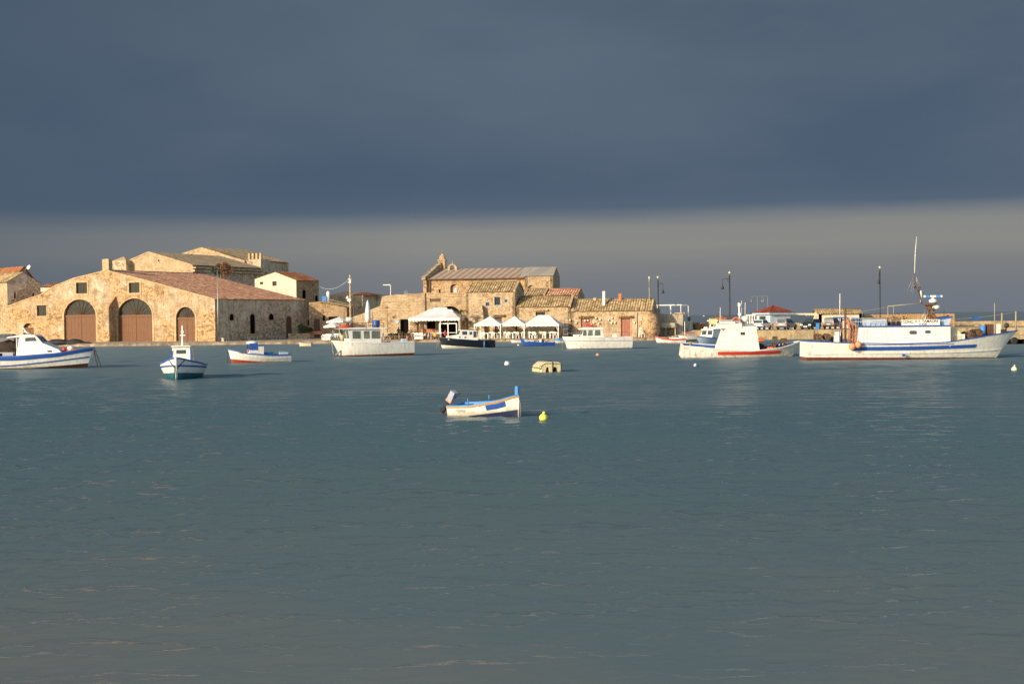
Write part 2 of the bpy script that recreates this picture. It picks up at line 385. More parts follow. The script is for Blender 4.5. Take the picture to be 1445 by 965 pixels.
h = mth(nt, 'ADD', mth(nt, 'MULTIPLY', wa, .9), mth(nt, 'ADD', mth(nt, 'MULTIPLY', wb, .22), mth(nt, 'MULTIPLY', wc, .085)))
h = mth(nt, 'MULTIPLY', h, gust)
bn = N(nt, 'ShaderNodeBump'); bn.inputs['Strength'].default_value = 1.0; bn.inputs['Distance'].default_value = .12; nt.links.new(h, bn.inputs['Height']); spx = N(nt, 'ShaderNodeSeparateXYZ'); nt.links.new(pos, spx.inputs[0])
# shallow sandy bottom near the beach the picture was taken from
sh = mth(nt, 'ADD', mth(nt, 'DIVIDE', spx.outputs[1], 60.0), mth(nt, 'MULTIPLY', noise(nt, pos, .10, 5, .6), .5))
sh = mth(nt, 'ADD', sh, mth(nt, 'MULTIPLY', spx.outputs[0], .004))
body = ramp(nt, sh, [(.33, (.192, .176, .142)), (.56, (.112, .158, .160)), (1.0, (.076, .144, .160))])
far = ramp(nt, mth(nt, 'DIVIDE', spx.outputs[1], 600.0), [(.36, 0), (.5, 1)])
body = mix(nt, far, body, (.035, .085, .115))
rg = ramp(nt, mth(nt, 'DIVIDE', spx.outputs[1], 200.0), [(.08, .15), (.35, .24), (.75, .45)])
df = N(nt, 'ShaderNodeBsdfDiffuse'); nt.links.new(body, df.inputs['Color'])       # light scattered back out of the water body
up_ = N(nt, 'ShaderNodeCombineXYZ'); up_.inputs[2].default_value = 1; nt.links.new(up_.outputs[0], df.inputs['Normal'])
gl = N(nt, 'ShaderNodeBsdfGlossy'); nt.links.new(rg, gl.inputs['Roughness']); nt.links.new(bn.outputs[0], gl.inputs['Normal'])
fz = N(nt, 'ShaderNodeFresnel'); fz.inputs['IOR'].default_value = 1.33; nt.links.new(bn.outputs[0], fz.inputs['Normal'])
# wind roughened water mirrors less at a glancing look than a flat sheet would
fe = mth(nt, 'MULTIPLY', fz.outputs[0], ramp(nt, mth(nt, 'DIVIDE', spx.outputs[1], 200.0), [(.06, 1.0), (.26, .68), (.5, .40), (.8, .32)]))
mx = N(nt, 'ShaderNodeMixShader'); nt.links.new(fe, mx.inputs[0]); nt.links.new(df.outputs[0], mx.inputs[1]); nt.links.new(gl.outputs[0], mx.inputs[2])
nt.nodes.remove(b); nt.links.new(mx.outputs[0], nt.nodes['Material Output'].inputs[0])
M['sea'] = m
mb = MB(); mb.poly([(-40000, -60, -.16), (40000, -60, -.16), (40000, 40000, -.16), (-40000, 40000, -.16)])
struct(mb.build('open_sea', M['sea']))
# wind ripples as real geometry: a fan of cells that grow with distance from the beach
def waves():
    rng = np.random.default_rng(11)
    ys = [8.5]
    while ys[-1] < 207: ys.append(ys[-1]*1.0037)
    Y = np.array(ys)[:, None]; U = np.linspace(-.60, .60, 760)[None, :]
    X = U*(Y+6); Y = Y + 0*U; cell = np.maximum(Y*.0037, .0016*(Y+6))
    H = np.zeros_like(X); DX = np.zeros_like(X); DY = np.zeros_like(X)
    def vnoise(s, k):
        r = np.random.default_rng(k); h = 0*X
        for i in range(7): a = r.uniform(0, 2*np.pi); f = s*r.uniform(.6, 1.7); h = h + np.sin((X*np.cos(a)*.6+Y*np.sin(a))*f + r.uniform(0, 6.3))
        return h/7**.5
    g1 = np.clip(.80 + .38*vnoise(.16, 3) + .22*vnoise(.5, 9), .25, 1.6)
    lam = np.exp(rng.uniform(np.log(.15), np.log(2.4), 130))
    for l in lam:
        a = np.pi/2 + np.radians(rng.normal(-6, 30)); k = 2*np.pi/l; ph = rng.uniform(0, 2*np.pi)
        amp = SLOPE*l/(2*np.pi)*(1.6 if l < .55 else 1.2 if l < .9 else .7); fade = np.clip((l/cell-1.9)/2.0, 0, 1)*amp
        t = k*(X*np.cos(a)+Y*np.sin(a)) + ph
        H += fade*np.sin(t)*g1; c = fade*np.cos(t)*g1*.8; DX += c*np.cos(a); DY += c*np.sin(a)
    X = X + DX; Y = Y + DY
    n, mm = H.shape; v = np.stack([X, Y, H], -1).reshape(-1, 3)
    i = np.arange((n-1)*mm).reshape(n-1, mm)[:, :-1].ravel(); q = np.stack([i, i+1, i+mm+1, i+mm], -1)
    me = bpy.data.meshes.new('sea_water'); me.vertices.add(len(v)); me.vertices.foreach_set('co', v.ravel().astype(np.float32))
    me.loops.add(q.size); me.loops.foreach_set('vertex_index', q.ravel().astype(np.int32)); me.polygons.add(len(q))
    me.polygons.foreach_set('loop_start', (np.arange(len(q))*4).astype(np.int32)); me.polygons.foreach_set('loop_total', np.full(len(q), 4, np.int32))
    me.polygons.foreach_set('use_smooth', np.ones(len(q), bool)); me.update(calc_edges=True); me.materials.append(M['sea'])
    o = bpy.data.objects.new('sea_water', me); COL.objects.link(o); return struct(o)
SLOPE = .025
waves()
# ================================================================== land
def yl(px, Y): p = P(px, 447, Y); return (p.x, p.y)
GZ = .42
shore = [(-260, 208), (0, 203), (150, 199), (300, 201), (430, 202), (560, 203.5), (690, 203), (800, 200.6), (880, 199.5), (930, 199.5), (962, 200)]
front = [yl(a, b) for a, b in shore]
mb = MB()
def dense(l, step=.8):
    o = []
    for (x0, y0), (x1, y1) in zip(l, l[1:]):
        n = max(1, int(abs(x1-x0)/step))
        for i in range(n):
            t = i/n; o.append((x0+(x1-x0)*t, y0+(y1-y0)*t + random.uniform(-.12, .12)))
    o.append(l[-1]); return o
fr2 = dense(front)
mb.grid([[(x, y-.25, -.5) for x, y in fr2], [(x, y-.05+random.uniform(-.06, .06), GZ-.16+random.uniform(-.05, .02)) for x, y in fr2], [(x, y+.25, GZ) for x, y in fr2]], 0, False)
struct(mb.build('quay_edge', M['quay']))
mb = MB(); mb.grid([[(x, y+.25, GZ) for x, y in fr2], [(x, y+14, GZ+.03) for x, y in fr2], [(x*1.5, 345, GZ+.4) for x, y in fr2]], 0, False)
struct(mb.build('quay_paving', M['sand']))
# pier
PZ = 1.3
px0, px1 = yl(992, 196)[0], yl(1720, 196)[0]
mb = MB(); e = dense([(px0, 196), (px1, 196)], 1.2)
rows = [[(x, 195.8, -.6) for x, y in e], [(x, 195.9 + (y-196)*.6, .25) for x, y in e], [(x, 196 + (y-196)*.3, PZ-.05) for x, y in e], [(x, 196.2, PZ) for x, y in e]]
mb.grid(rows, 0, False); mb.poly([(px0, 195.8, -.6), (px0, 222, -.6), (px0, 222, PZ), (px0, 196.2, PZ)])
mb.poly([(px1, 222, -.6), (px0, 222, -.6), (px0, 222, PZ), (px1, 222, PZ)])
struct(mb.build('pier_wall', M['pier']))
mb = MB(); mb.poly([(px0, 196.2, PZ), (px1, 196.2, PZ), (px1, 222, PZ), (px0, 222, PZ)]); struct(mb.build('pier_road', M['greyc']))
xa = yl(956, 200)[0]
mb = MB(); mb.grid([[(xa+(px0-xa)*i/8, 199.2 - 3*i/8, -.3) for i in range(9)], [(xa+(px0-xa)*i/8, 201 - 3*i/8 + random.uniform(-.2, .2), .25) for i in range(9)], [(xa+(px0-xa)*i/8, 207, .75 + .5*i/8) for i in range(9)], [(xa+(px0-xa)*i/8, 224, PZ) for i in range(9)]], 0, False)
struct(mb.build('slipway', M['greyc']))

# ================================================================== building helpers
def arch(x0, x1, z0, zs, zt, n=12):
    c = (x0+x1)/2; r = (x1-x0)/2
    return [(x0, z0), (x1, z0)] + [(c + r*math.cos(PI*i/n), zs + (zt-zs)*math.sin(PI*i/n)) for i in range(n+1)]
def rect(x0, x1, z0, z1): return [(x0, z0), (x1, z0), (x1, z1), (x0, z1)]
def rag(l, amp=.06, step=1.0, keep_base=True):       # worn, uneven masonry edges
    o = []; zb = min(z for x, z in l)
    for (a, b) in zip(l, l[1:]+l[:1]):
        d = math.hypot(b[0]-a[0], b[1]-a[1]); n = max(1, int(d/step))
        for i in range(n):
            t = i/n; x = a[0]+(b[0]-a[0])*t; z = a[1]+(b[1]-a[1])*t
            if i and not (a[1] == zb and b[1] == zb): x += random.uniform(-amp, amp)*.3; z += random.uniform(-amp, amp)
            o.append((x, z))
    return o
def shell(mb, outl, D, holes=(), rev=.35, m=0, side_m=None, y0=0.0, back=True):
    polys = [[Vector((x, z, 0)) for x, z in outl]] + [[Vector((x, z, 0)) for x, z in h] for h in holes]
    flat = [p for pl in polys for p in pl]
    ids = [mb.vert((p.x, y0, p.y)) for p in flat]
    for t in geometry.tessellate_polygon(polys): mb.face([ids[i] for i in t], m)
    k = len(outl)
    for h in holes:
        n = len(h); fr = ids[k:k+n]; bk = [mb.vert((x, y0+rev, z)) for x, z in h]
        for i in range(n): mb.face((fr[i], fr[(i+1) % n], bk[(i+1) % n], bk[i]), m)
        k += n
    n = len(outl); bk = [mb.vert((x, y0+D, z)) for x, z in outl]
    for i in range(n): mb.face((ids[i], bk[i], bk[(i+1) % n], ids[(i+1) % n]), m if side_m is None else side_m)
    if back:
        b2 = [mb.vert((x, y0+D, z)) for x, z in outl]
        pl = [[Vector((x, z, 0)) for x, z in outl]]
        for t in geometry.tessellate_polygon(pl): mb.face([b2[i] for i in t], m)
def tile_roof(mb, A, B, C, D, per=.36, row=.42, amp=.07, m=0, jit=.02, seg=6):
    A, B, C, D = map(Vector, (A, B, C, D))
    Lu = max((B-A).length, (C-D).length); Lv = ((D-A).length + (C-B).length)/2
    nu = max(2, int(Lu/per)); nv = max(2, int(Lv/row)); n = (B-A).cross(D-A).normalized()
    if n.z < 0: n = -n
    rows = []
    jr = [random.uniform(-jit, jit) for _ in range(nu+1)]
    for j in range(nv):
        for e in (0.0, .96):
            v = (j+e)/nv; r = []
            for i in range(nu*seg+1):
                u = i/(nu*seg); ph = (i % seg)/seg
                q = A.lerp(B, u).lerp(D.lerp(C, u), v)
                h = amp*abs(math.sin(PI*ph))**.7 + .035*(1-e) + jr[i//seg]
                if j == 0 and e == 0: q = q - (D-A).normalized()*random.uniform(0, .05)
                r.append((q + n*h, (i/seg+.001 if i % seg else i/seg+.001, j+e*.98+.005)))
            rows.append(r)
    ids = [[mb.vert(p) for p, _ in r] for r in rows]
    for r, rr in zip(ids, rows):
        for i, (p, uv) in zip(r, rr): mb.uv[i] = uv
    for a in range(len(ids)-1):
        for i in range(len(ids[a])-1): mb.face((ids[a][i], ids[a][i+1], ids[a+1][i+1], ids[a+1][i]), m, False)
def slab(mb, A, B, C, D, th=.1, m=0):
    A, B, C, D = map(Vector, (A, B, C, D)); n = (B-A).cross(D-A).normalized()
    if n.z < 0: n = -n
    t = [mb.vert(p) for p in (A, B, C, D)]; q = [mb.vert(p - n*th) for p in (A, B, C, D)]
    ux = (B-A).normalized(); uy = (D-A - ux*(D-A).dot(ux)).normalized(); mb.uv.update({i_: ((p-A).dot(ux), (p-A).dot(uy)) for i_, p in zip(t, (A, B, C, D))})
    mb.face(t, m); mb.face(q[::-1], m)
    for i in range(4): mb.face((t[i], q[i], q[(i+1) % 4], t[(i+1) % 4]), m)
def broot(F, name, label, cat='building'): return thing(name, label, cat, F.o, -F.phi)
def ring(outl, w, inner=None):          # border strip of an outline
    cx = sum(p[0] for p in outl)/len(outl); cz = sum(p[1] for p in outl)/len(outl)
    hw = max(abs(p[0]-cx) for p in outl); hz = max(abs(p[1]-cz) for p in outl)
    return [(cx+(x-cx)*(1-w/hw), cz+(z-cz)*(1-w/hz)) for x, z in outl]
def border(mb, outl, w, y0, y1, m=0):
    a = outl; b = ring(outl, w); n = len(a)
    ia = [mb.vert((x, y0, z)) for x, z in a]; ib = [mb.vert((x, y0, z)) for x, z in b]
    ja = [mb.vert((x, y1, z)) for x, z in a]; jb = [mb.vert((x, y1, z)) for x, z in b]
    for i in range(n):
        k = (i+1) % n
        mb.face((ia[i], ia[k], ib[k], ib[i]), m); mb.face((ia[i], ja[i], ja[k], ia[k]), m); mb.face((ib[i], ib[k], jb[k], jb[i]), m)
def window(parent, outl, y, fm, gm='glass', w=.09, bars=True, lab=None):
    mb = MB(); border(mb, outl, w, y-.07, y+.05)
    xs = [p[0] for p in outl]; zs = [p[1] for p in outl]
    if bars:
        mb.box(((min(xs)+max(xs))/2, y-.03, (min(zs)+max(zs))/2), (.06, .05, max(zs)-min(zs)-.1))
    o = mb.build('window', M[fm], parent)
    p = MB(); p.prism(outl, y+.0, y+.04); p.build('pane', M[gm], o)
    if lab: o['label'] = lab
    return o
def surround(parent, outl, w, y=-.05, m='cut', skip_base=True, name='stone_surround'):
    mb = MB(); out = ring(outl, -w); n = len(outl)
    for i in range(n):
        k = (i+1) % n
        if skip_base and i == 0: continue
        a, b, c, d = out[i], out[k], outl[k], outl[i]
        if skip_base: a = (a[0], max(a[1], outl[0][1])); b = (b[0], max(b[1], outl[0][1]))
        mb.prism([a, b, c, d], y, .02)
    return mb.build(name, M[m], parent)
def arch_door(parent, x0, x1, z0, zs, zt, y=.3, leafm='door', fan=True, nb=7):
    w = x1-x0; mb = MB(); k = 6
    n = max(6, int(w/.35))
    for i in range(n):
        a = x0+.04+(w-.08)*i/n; b = x0+.04+(w-.08)*(i+1)/n
        mb.box(((a+b)/2, y+.03+.012*(i % 2), (z0+zs)/2), (b-a-.012, .08, zs-z0-.05))
    mb.box(((x0+x1)/2, y-.03, zs-.02), (w, .14, .22))
    for t in (.33, .66): mb.box(((x0+x1)/2, y-.025, z0+(zs-z0)*t), (w-.06, .03, .05))
    mb.box(((x0+x1)/2, y-.03, (z0+zs)/2), (.07, .04, zs-z0))
    d = mb.build('door', M[leafm], parent)
    if fan:
        f = MB(); a = arch(x0, x1, zs+.09, zs+.1, zt)
        f.prism(a[2:], y+.05, y+.08); fo = f.build('fanlight', M['pane'], parent)
        b = MB(); c = (x0+x1)/2; r = w/2; h = zt-zs
        for i in range(1, nb+1):
            t = PI*i/(nb+1)
            b.tube([(c+.12*math.cos(t), y, zs+.12), (c+(r-.03)*math.cos(t), y, zs+.08+(h-.1)*math.sin(t))], .038, 4, sm=False)
        border(b, arch(x0, x1, zs+.08, zs+.1, zt), .1, y-.03, y+.06)
        b.build('glazing_bars', M[leafm], fo)
    return d
def house(F, x0, x1, zb, ze, zr, D, name, label, cat, wm, rm, holes=(), over=.22, gap=.0, rd=None, rev=.3, verge=None, per=.36, amp=.07, side_m=None):
    """wall with its eaves towards the viewer; ridge parallel to the front"""
    t = broot(F, name, label, cat); rd = rd or D/2
    mb = MB(); shell(mb, rag(rect(x0, x1, zb, ze), .03, 1.6), .4, holes, rev, 0, None, 0, False)
    for x in (x0, x1-.4):
        pl = [(.0, zb), (D, zb), (D, ze), (rd, zr-.12), (0, ze)]
        k = [mb.vert((x, a, b)) for a, b in pl]; q = [mb.vert((x+.4, a, b)) for a, b in pl]
        mb.face(k, 0); mb.face(q, 0)
        for i in range(5): mb.face((k[i], k[(i+1) % 5], q[(i+1) % 5], q[i]), 0)
    mb.box(((x0+x1)/2, D, (zb+ze)/2), (x1-x0, .3, ze-zb))
    mb.build('wall', M[wm], t)
    r = MB(); s = (zr-ze)/rd
    tile_roof(r, (x0-gap, -over, ze-over*s+.04), (x1+gap, -over, ze-over*s+.04), (x1+gap, rd, zr+.04), (x0-gap, rd, zr+.04), per, m=0, amp=amp)
    tile_roof(r, (x1+gap, D+over, ze-over*s+.04), (x0-gap, D+over, ze-over*s+.04), (x0-gap, rd, zr+.04), (x1+gap, rd, zr+.04), per*1.5, m=0, seg=4)
    r.tube([(x0-gap, rd, zr+.07), ((x0+x1)/2, rd, zr+.11), (x1+gap, rd, zr+.07)], .12, 6)
    ro = r.build('roof', M[rm], t)
    if verge:
        v = MB()
        for x in verge:
            for (ya, za, yb, zb2) in ((-.1, ze, rd, zr), (rd, zr, D, ze)):
                v.face([v.vert(p) for p in ((x-.18, ya, za+.25), (x+.18, ya, za+.25), (x+.18, yb, zb2+.25), (x-.18, yb, zb2+.25))])
                for xx in (x-.18, x+.18): v.face([v.vert(p) for p in ((xx, ya, za-.1), (xx, ya, za+.25), (xx, yb, zb2+.25), (xx, yb, zb2-.1))])
            v.face([v.vert(p) for p in ((x-.18, -.1, ze-.1), (x+.18, -.1, ze-.1), (x+.18, -.1, ze+.25), (x-.18, -.1, ze+.25))])
        v.build('verge', M['cut'], t)
    return t, ro

# ================================================================== left: warehouse
Fw = Frame(303, 207, 24)
p = Fw.loc
t = broot(Fw, 'stone_warehouse', 'long ochre stone warehouse with three brown arched doors and a mottled red tile roof', 'warehouse')
D = 24.0; zb = GZ - .15
out = Fw.pts([(8, 434), (32, 424.5), (58, 416), (76, 404.5), (104, 393.2), (150, 382), (200, 394.5), (250, 408), (303, 422.5)])
out = [(out[0][0], zb), (out[-1][0], zb)] + out[::-1]
ap = p(150, 382); er = p(303, 422.5); el = p(58, 416)
def aw(x0, x1, yb, ys, yt):
    a = p(x0, yb); b = p(x1, yb); return a[0], b[0], GZ+.05, p((x0+x1)/2, ys)[1], p((x0+x1)/2, yt)[1]
doors = [aw(91, 136, 480, 446, 422.5), aw(166.5, 215.5, 482, 446, 421), aw(249, 276, 483, 449.5, 433)]
wins = [rect(p(x0, y0)[0], p(x1, y0)[0], p(x0, y1)[1], p(x0, y0)[1]) for x0, x1, y0, y1 in ((107.5, 123, 399, 414.5), (182, 197, 399, 413.5), (52, 65.5, 431, 446))]
sd_ = aw(33, 48, 480, 463, 456)
holes = [arch(*d, n=16) for d in doors] + wins + [arch(*sd_)]
mb = MB(); shell(mb, rag(out, .07, .9), .6, holes, .32, 0)
# long side, back and left walls
def sidewall(mb, x, y0, y1, z0, z1, th, m): mb.box((x - th/2, (y0+y1)/2, (z0+z1)/2), (th, y1-y0, z1-z0), m)
sidewall(mb, er[0]-.003, .6, D, zb, er[1], .6, 1)
mb.prism([(out[0][0]+.1, zb), (er[0]-.1, zb), (er[0]-.1, er[1]), (ap[0], ap[1]-.2), (el[0], el[1]-.2), (out[0][0]+.1, out[-1][1]-.2)], D-.4, D, 1)
mb.prism([(out[0][0]+.02, zb), (out[0][0]+.6, zb), (out[0][0]+.6, out[-1][1]-.1), (out[0][0]+.02, out[-1][1]-.1)], .6, D-.4, 0)
mb.build('wall', [M['ware'], M['side']], t)
r = MB()
tile_roof(r, (er[0]+.25, .08, er[1]+.02), (er[0]+.25, D+.2, er[1]+.02), (ap[0], D+.2, ap[1]+.03), (ap[0], .08, ap[1]+.03), .30, .42, .06)
tile_roof(r, (el[0], D, el[1]+.0), (el[0], .1, el[1]+.0), (ap[0], .1, ap[1]+.03), (ap[0], D, ap[1]+.03), .4, .5, .06, seg=4)
tile_roof(r, (out[0][0], D, out[-1][1]), (out[0][0], .1, out[-1][1]), (el[0], .1, el[1]), (el[0], D, el[1]), .4, .5, .06, seg=4)
r.tube([(ap[0], .1, ap[1]+.06), (ap[0], D, ap[1]+.06)], .13, 6)
ro = r.build('roof', M['tred'], t)
for (x0, x1, z0, zs, zt) in doors:
    arch_door(t, x0, x1, z0, zs, zt, .3, nb=8 if x1-x0 > 4 else 6); surround(t, arch(x0, x1, z0, zs, zt, 16), .32, -.06)
arch_door(t, *sd_, y=.28, fan=False)
for w in wins: window(t, w, .25, 'doord', 'pane', .08)
for w in wins[:2]: surround(t, w, .28, -.05, skip_base=False)
surround(t, wins[2], .18, -.04, skip_base=False)
# buttress between the two large doors
bx0, bz1 = Fw.loc(137, 433, -1.7); bx1 = Fw.loc(153.5, 433, -1.7)[0]; bz2 = p(148, 417)[1]
b = MB(); pl = [(-1.7, zb), (0.05, zb), (0.05, bz2), (-1.7, bz1)]
k = [b.vert((bx0, y, z)) for y, z in pl]; q = [b.vert((bx1, y, z)) for y, z in pl]
b.face(k); b.face(q)
for i in range(4): b.face((k[i], k[(i+1) % 4], q[(i+1) % 4], q[i]))
b.build('buttress', M['ware'], t)
c = MB(); cx0 = p(144, 380)[0]; cx1 = p(153, 380)[0]; cz = p(148, 366.5)[1]
c.box(((cx0+cx1)/2, .5, (cz+ap[1])/2-.3), (cx1-cx0, .9, cz-ap[1]+.8)); c.build('parapet_block', M['cut'], t)
# verge coping
c = MB()
for (a, b_) in zip(out[2:], out[3:]):
    c.prism([(a[0], a[1]-.05), (b_[0], b_[1]-.05), (b_[0], b_[1]+.12), (a[0], a[1]+.12)], -.07, .45)
c.build('coping', M['cut'], t)
# the shaded long side: flat panels, window shade put in as near-black colour
Fs = Frame(303, 207, -66)
def side_open(kind, x0, x1, y0, y1):
    a, z1 = Fs.loc((x0+x1)/2, y0); _, z0 = Fs.loc((x0+x1)/2, y1); b0 = Fs.loc(x0, y1)[0]; b1 = Fs.loc(x1, y1)[0]
    return b0, b1, z0, z1
def on_side(mb, pl, x, th, m=0):         # (y,z) outline standing on the side wall
    k = [mb.vert((x, y, z)) for y, z in pl]; q = [mb.vert((x+th, y, z)) for y, z in pl]; n = len(pl)
    mb.face(k, m); mb.face(q, m)
    for i in range(n): mb.face((k[i], k[(i+1) % n], q[(i+1) % n], q[i]), m)
sx = er[0]
for (x0, x1, y0, y1, tall) in ((323.5, 328.5, 443, 452, 0), (352.5, 358.8, 443, 468, 2), (379, 385, 442.5, 451.5, 0), (403.5, 410.5, 446, 476, 1)):
    a0, a1, z0, z1 = side_open(0, x0, x1, y0, y1)
    if tall: z0 = GZ + (.1 if tall == 1 else 1.0)
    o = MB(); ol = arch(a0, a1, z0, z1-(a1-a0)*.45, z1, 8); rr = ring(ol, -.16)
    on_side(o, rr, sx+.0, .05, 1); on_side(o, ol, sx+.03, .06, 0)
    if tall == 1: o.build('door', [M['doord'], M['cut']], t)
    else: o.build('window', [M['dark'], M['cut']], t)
for (x0, x1) in ((313, 326), (347, 366), (381, 397)):
    pass
tag(MB().lathe((0, 0, 0), [(.07, 0), (.055, 4), (.045, 10.4)], 8).build('metal_pole', M['steel'], None, Fs.world(-.6, -1.0, GZ)), 'tall galvanised metal pole standing at the warehouse corner', 'pole')
# stone benches by the shaded wall
proto = None
for (pxc, w, Y) in ((318, 1.3, 206.5), (356.5, 2.0, 213), (389, 1.8, 219)):
    bt = thing('stone_bench', 'x', 'bench', P(pxc, 470, Y), R(-24+80))
    bt.location.z = GZ
    MB().box((0, 0, .44), (w, .5, .12)).build('seat', M['concrete'], bt)
    for sx2 in (-1, 0, 1): MB().box((sx2*w*.38, 0, .19), (.16, .4, .38)).build('leg', M['concrete'], bt)
    bt['label'] = {318: 'small pale stone bench beside the metal pole on the quay', 356.5: 'pale stone bench under the tall narrow window of the warehouse', 389: 'pale stone bench next to the small arched warehouse side door'}[pxc]; bt['group'] = 'stone benches along the warehouse'

# ---- far left houses
F1 = Frame(10, 226, -40)
t = broot(F1, 'gabled_stone_house', 'tall stone house with a shaded gable and a worn tile roof beside the warehouse', 'house')
g = F1.pts([(10, 398), (33, 384.5), (57, 400)]); zb1 = GZ
mb = MB(); shell(mb, rag([(g[0][0], zb1), (g[2][0], zb1), g[2], g[1], g[0]], .05, 1.2), 16, [rect(*F1.loc(20, 421)[:1], F1.loc(22.5, 421)[0], F1.loc(21, 421)[1], F1.loc(21, 413)[1]), rect(F1.loc(46, 420)[0], F1.loc(48.5, 420)[0], F1.loc(47, 420)[1], F1.loc(47, 413)[1])], .3, 0, 1)
mb.build('wall', [M['side'], M['house']], t)
w = MB(); a = arch(F1.x(23), F1.x(45), F1.z(34, 438), F1.z(34, 418), F1.z(34, 408)); w.prism(a, -.03, .02); w.build('blocked_arch', M['rough'], t)
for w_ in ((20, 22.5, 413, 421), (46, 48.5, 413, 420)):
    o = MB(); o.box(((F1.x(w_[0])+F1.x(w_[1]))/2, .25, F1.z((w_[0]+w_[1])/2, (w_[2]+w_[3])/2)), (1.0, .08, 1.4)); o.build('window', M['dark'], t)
r = MB(); tile_roof(r, (g[0][0]-.3, 16, g[0][1]-.1), (g[0][0]-.3, -.1, g[0][1]-.1), (g[1][0], -.1, g[1][1]+.05), (g[1][0], 16, g[1][1]+.05), .4, .45)
tile_roof(r, (g[2][0]+.2, -.1, g[2][1]-.1), (g[2][0]+.2, 16, g[2][1]-.1), (g[1][0], 16, g[1][1]+.05), (g[1][0], -.1, g[1][1]+.05), .5, .5, seg=4)
r.build('roof', M['tsan'], t)
F2 = Frame(24, 252, -40)
t = broot(F2, 'white_gabled_house', 'house with a white gable and red tile roof rising behind the stone house', 'house')
g = F2.pts([(23, 389), (32.5, 376.5), (44, 391)])
mb = MB(); shell(mb, [(g[0][0], GZ), (g[2][0], GZ), g[2], g[1], g[0]], 18); mb.build('wall', M['greyc'], t)
r = MB(); tile_roof(r, (g[0][0]-.5, 18, g[0][1]-.3), (g[0][0]-.5, -.5, g[0][1]-.3), (g[1][0], -.5, g[1][1]+.08), (g[1][0], 18, g[1][1]+.08), .4, .45)
tile_roof(r, (g[2][0]+.4, -.5, g[2][1]-.3), (g[2][0]+.4, 18, g[2][1]-.3), (g[1][0], 18, g[1][1]+.08), (g[1][0], -.5, g[1][1]+.08), .5, .5, seg=4); r.build('roof', M['tora'], t)
F2b = Frame(58, 246, 20)
t = broot(F2b, 'small_cream_house', 'small cream house with an orange tile roof glimpsed behind the warehouse wing', 'house')
a0, a1 = F2b.x(57.5), F2b.x(84); z1 = F2b.z(66, 405.5)
MB().box(((a0+a1)/2, 3, (GZ+z1)/2), (a1-a0, 6, z1-GZ)).build('wall', M['cream'], t)
r = MB(); tile_roof(r, (a0-.2, -.3, z1), (a1, -.3, z1), (a1, 3, z1+.75), (a0-.2, 3, z1+.75), .4, .45); r.build('roof', M['tora'], t)
d = P(40.5, 377.3, 250); o = thing('satellite_dish', 'small white satellite dish above the white gabled house', 'dish', d)
MB().lathe((0, 0, 0), [(.01, -.1), (.3, -.05), (.42, .06)], 12).build('dish', M['plas'], o).rotation_euler = (R(65), 0, R(-30))
MB().tube([(0, .1, 0), (-.7, .3, -.2), (-1.0, .6, -1.6)], .04, 5).build('pole', M['steel'], o)

# ---- palazzo behind the warehouse
F4 = Frame(272, 258, 24)
t = broot(F4, 'gabled_palazzo', 'large ochre palazzo with a low gable, grey brown roof and heavy cornice behind the warehouse', 'building')
g = F4.pts([(155, 379.5), (210, 356), (272, 374.5)])
mb = MB(); shell(mb, rag([(g[0][0], 1), (g[2][0], 1), g[2], g[1], g[0]], .05, 1.3), 22, [], .3, 0, 1)
mb.build('wall', [M['pal'], M['side']], t)
r = MB(); tile_roof(r, (g[2][0]+.5, .1, g[2][1]), (g[2][0]+.5, 22, g[2][1]), (g[1][0], 22, g[1][1]+.05), (g[1][0], .1, g[1][1]+.05), .42, .5, .06, seg=4)
tile_roof(r, (g[0][0], 22, g[0][1]), (g[0][0], .1, g[0][1]), (g[1][0], .1, g[1][1]+.05), (g[1][0], 22, g[1][1]+.05), .5, .5, .06, seg=4); r.build('roof', M['tgry'], t)
c = MB(); c.box((g[2][0]+.35, 11, g[2][1]-.45), (.9, 22.3, .25)); c.box((g[2][0]+.2, 11, g[2][1]-.95), (.55, 22.2, .35)); c.build('cornice', M['side'], t)
c = MB()
for a, b_ in zip(g, g[1:]): c.prism([(a[0], a[1]-.05), (b_[0], b_[1]-.05), (b_[0], b_[1]+.14), (a[0], a[1]+.14)], -.1, .4)
c.build('coping', M['cut'], t)
MB().box((g[1][0]+2.2, -.01, g[1][1]-1.6), (.28, .05, .28)).build('wall_vent', M['dark'], t)
F5 = Frame(345, 284, 24)
t = broot(F5, 'crenellated_palazzo', 'rear palazzo with a lit gable and a small shaded tower topped by pale merlons', 'building')
g = F5.pts([(236, 364), (285, 349), (345, 367.5)])
mb = MB(); shell(mb, rag([(g[0][0], 1), (g[2][0], 1), g[2], g[1], g[0]], .05, 1.3), 16, [], .3, 0, 1); mb.build('wall', [M['pal'], M['side']], t)
r = MB(); tile_roof(r, (g[2][0]+.5, .1, g[2][1]), (g[2][0]+.5, 16, g[2][1]), (g[1][0], 16, g[1][1]+.05), (g[1][0], .1, g[1][1]+.05), .5, .5, seg=4)
tile_roof(r, (g[0][0], 16, g[0][1]), (g[0][0], .1, g[0][1]), (g[1][0], .1, g[1][1]+.05), (g[1][0], 16, g[1][1]+.05), .5, .5, seg=4); r.build('roof', M['tgry'], t)
tx0 = F5.x(346.5, .5); tx1 = F5.x(369, .5); tz = F5.z(356, 366); tb = F5.z(356, 384)
tw = MB(); tw.box(((tx0+tx1)/2, 2.2, (tz+1)/2), (tx1-tx0, 3.4, tz-1)); tw.box(((tx0+tx1)/2+.2, 2.2, tb), (tx1-tx0+1.2, 4.6, .35)); two = tw.build('tower', M['side'], t)
tb_ = MB()
for i in range(4):
    tb_.box((tx0 + .9 + (tx1-tx0-1.1)*i/3, .85, tz+.6), (.5, .5, 1.25), 0, top=.85)
tb_.build('merlons', M['cut'], two)
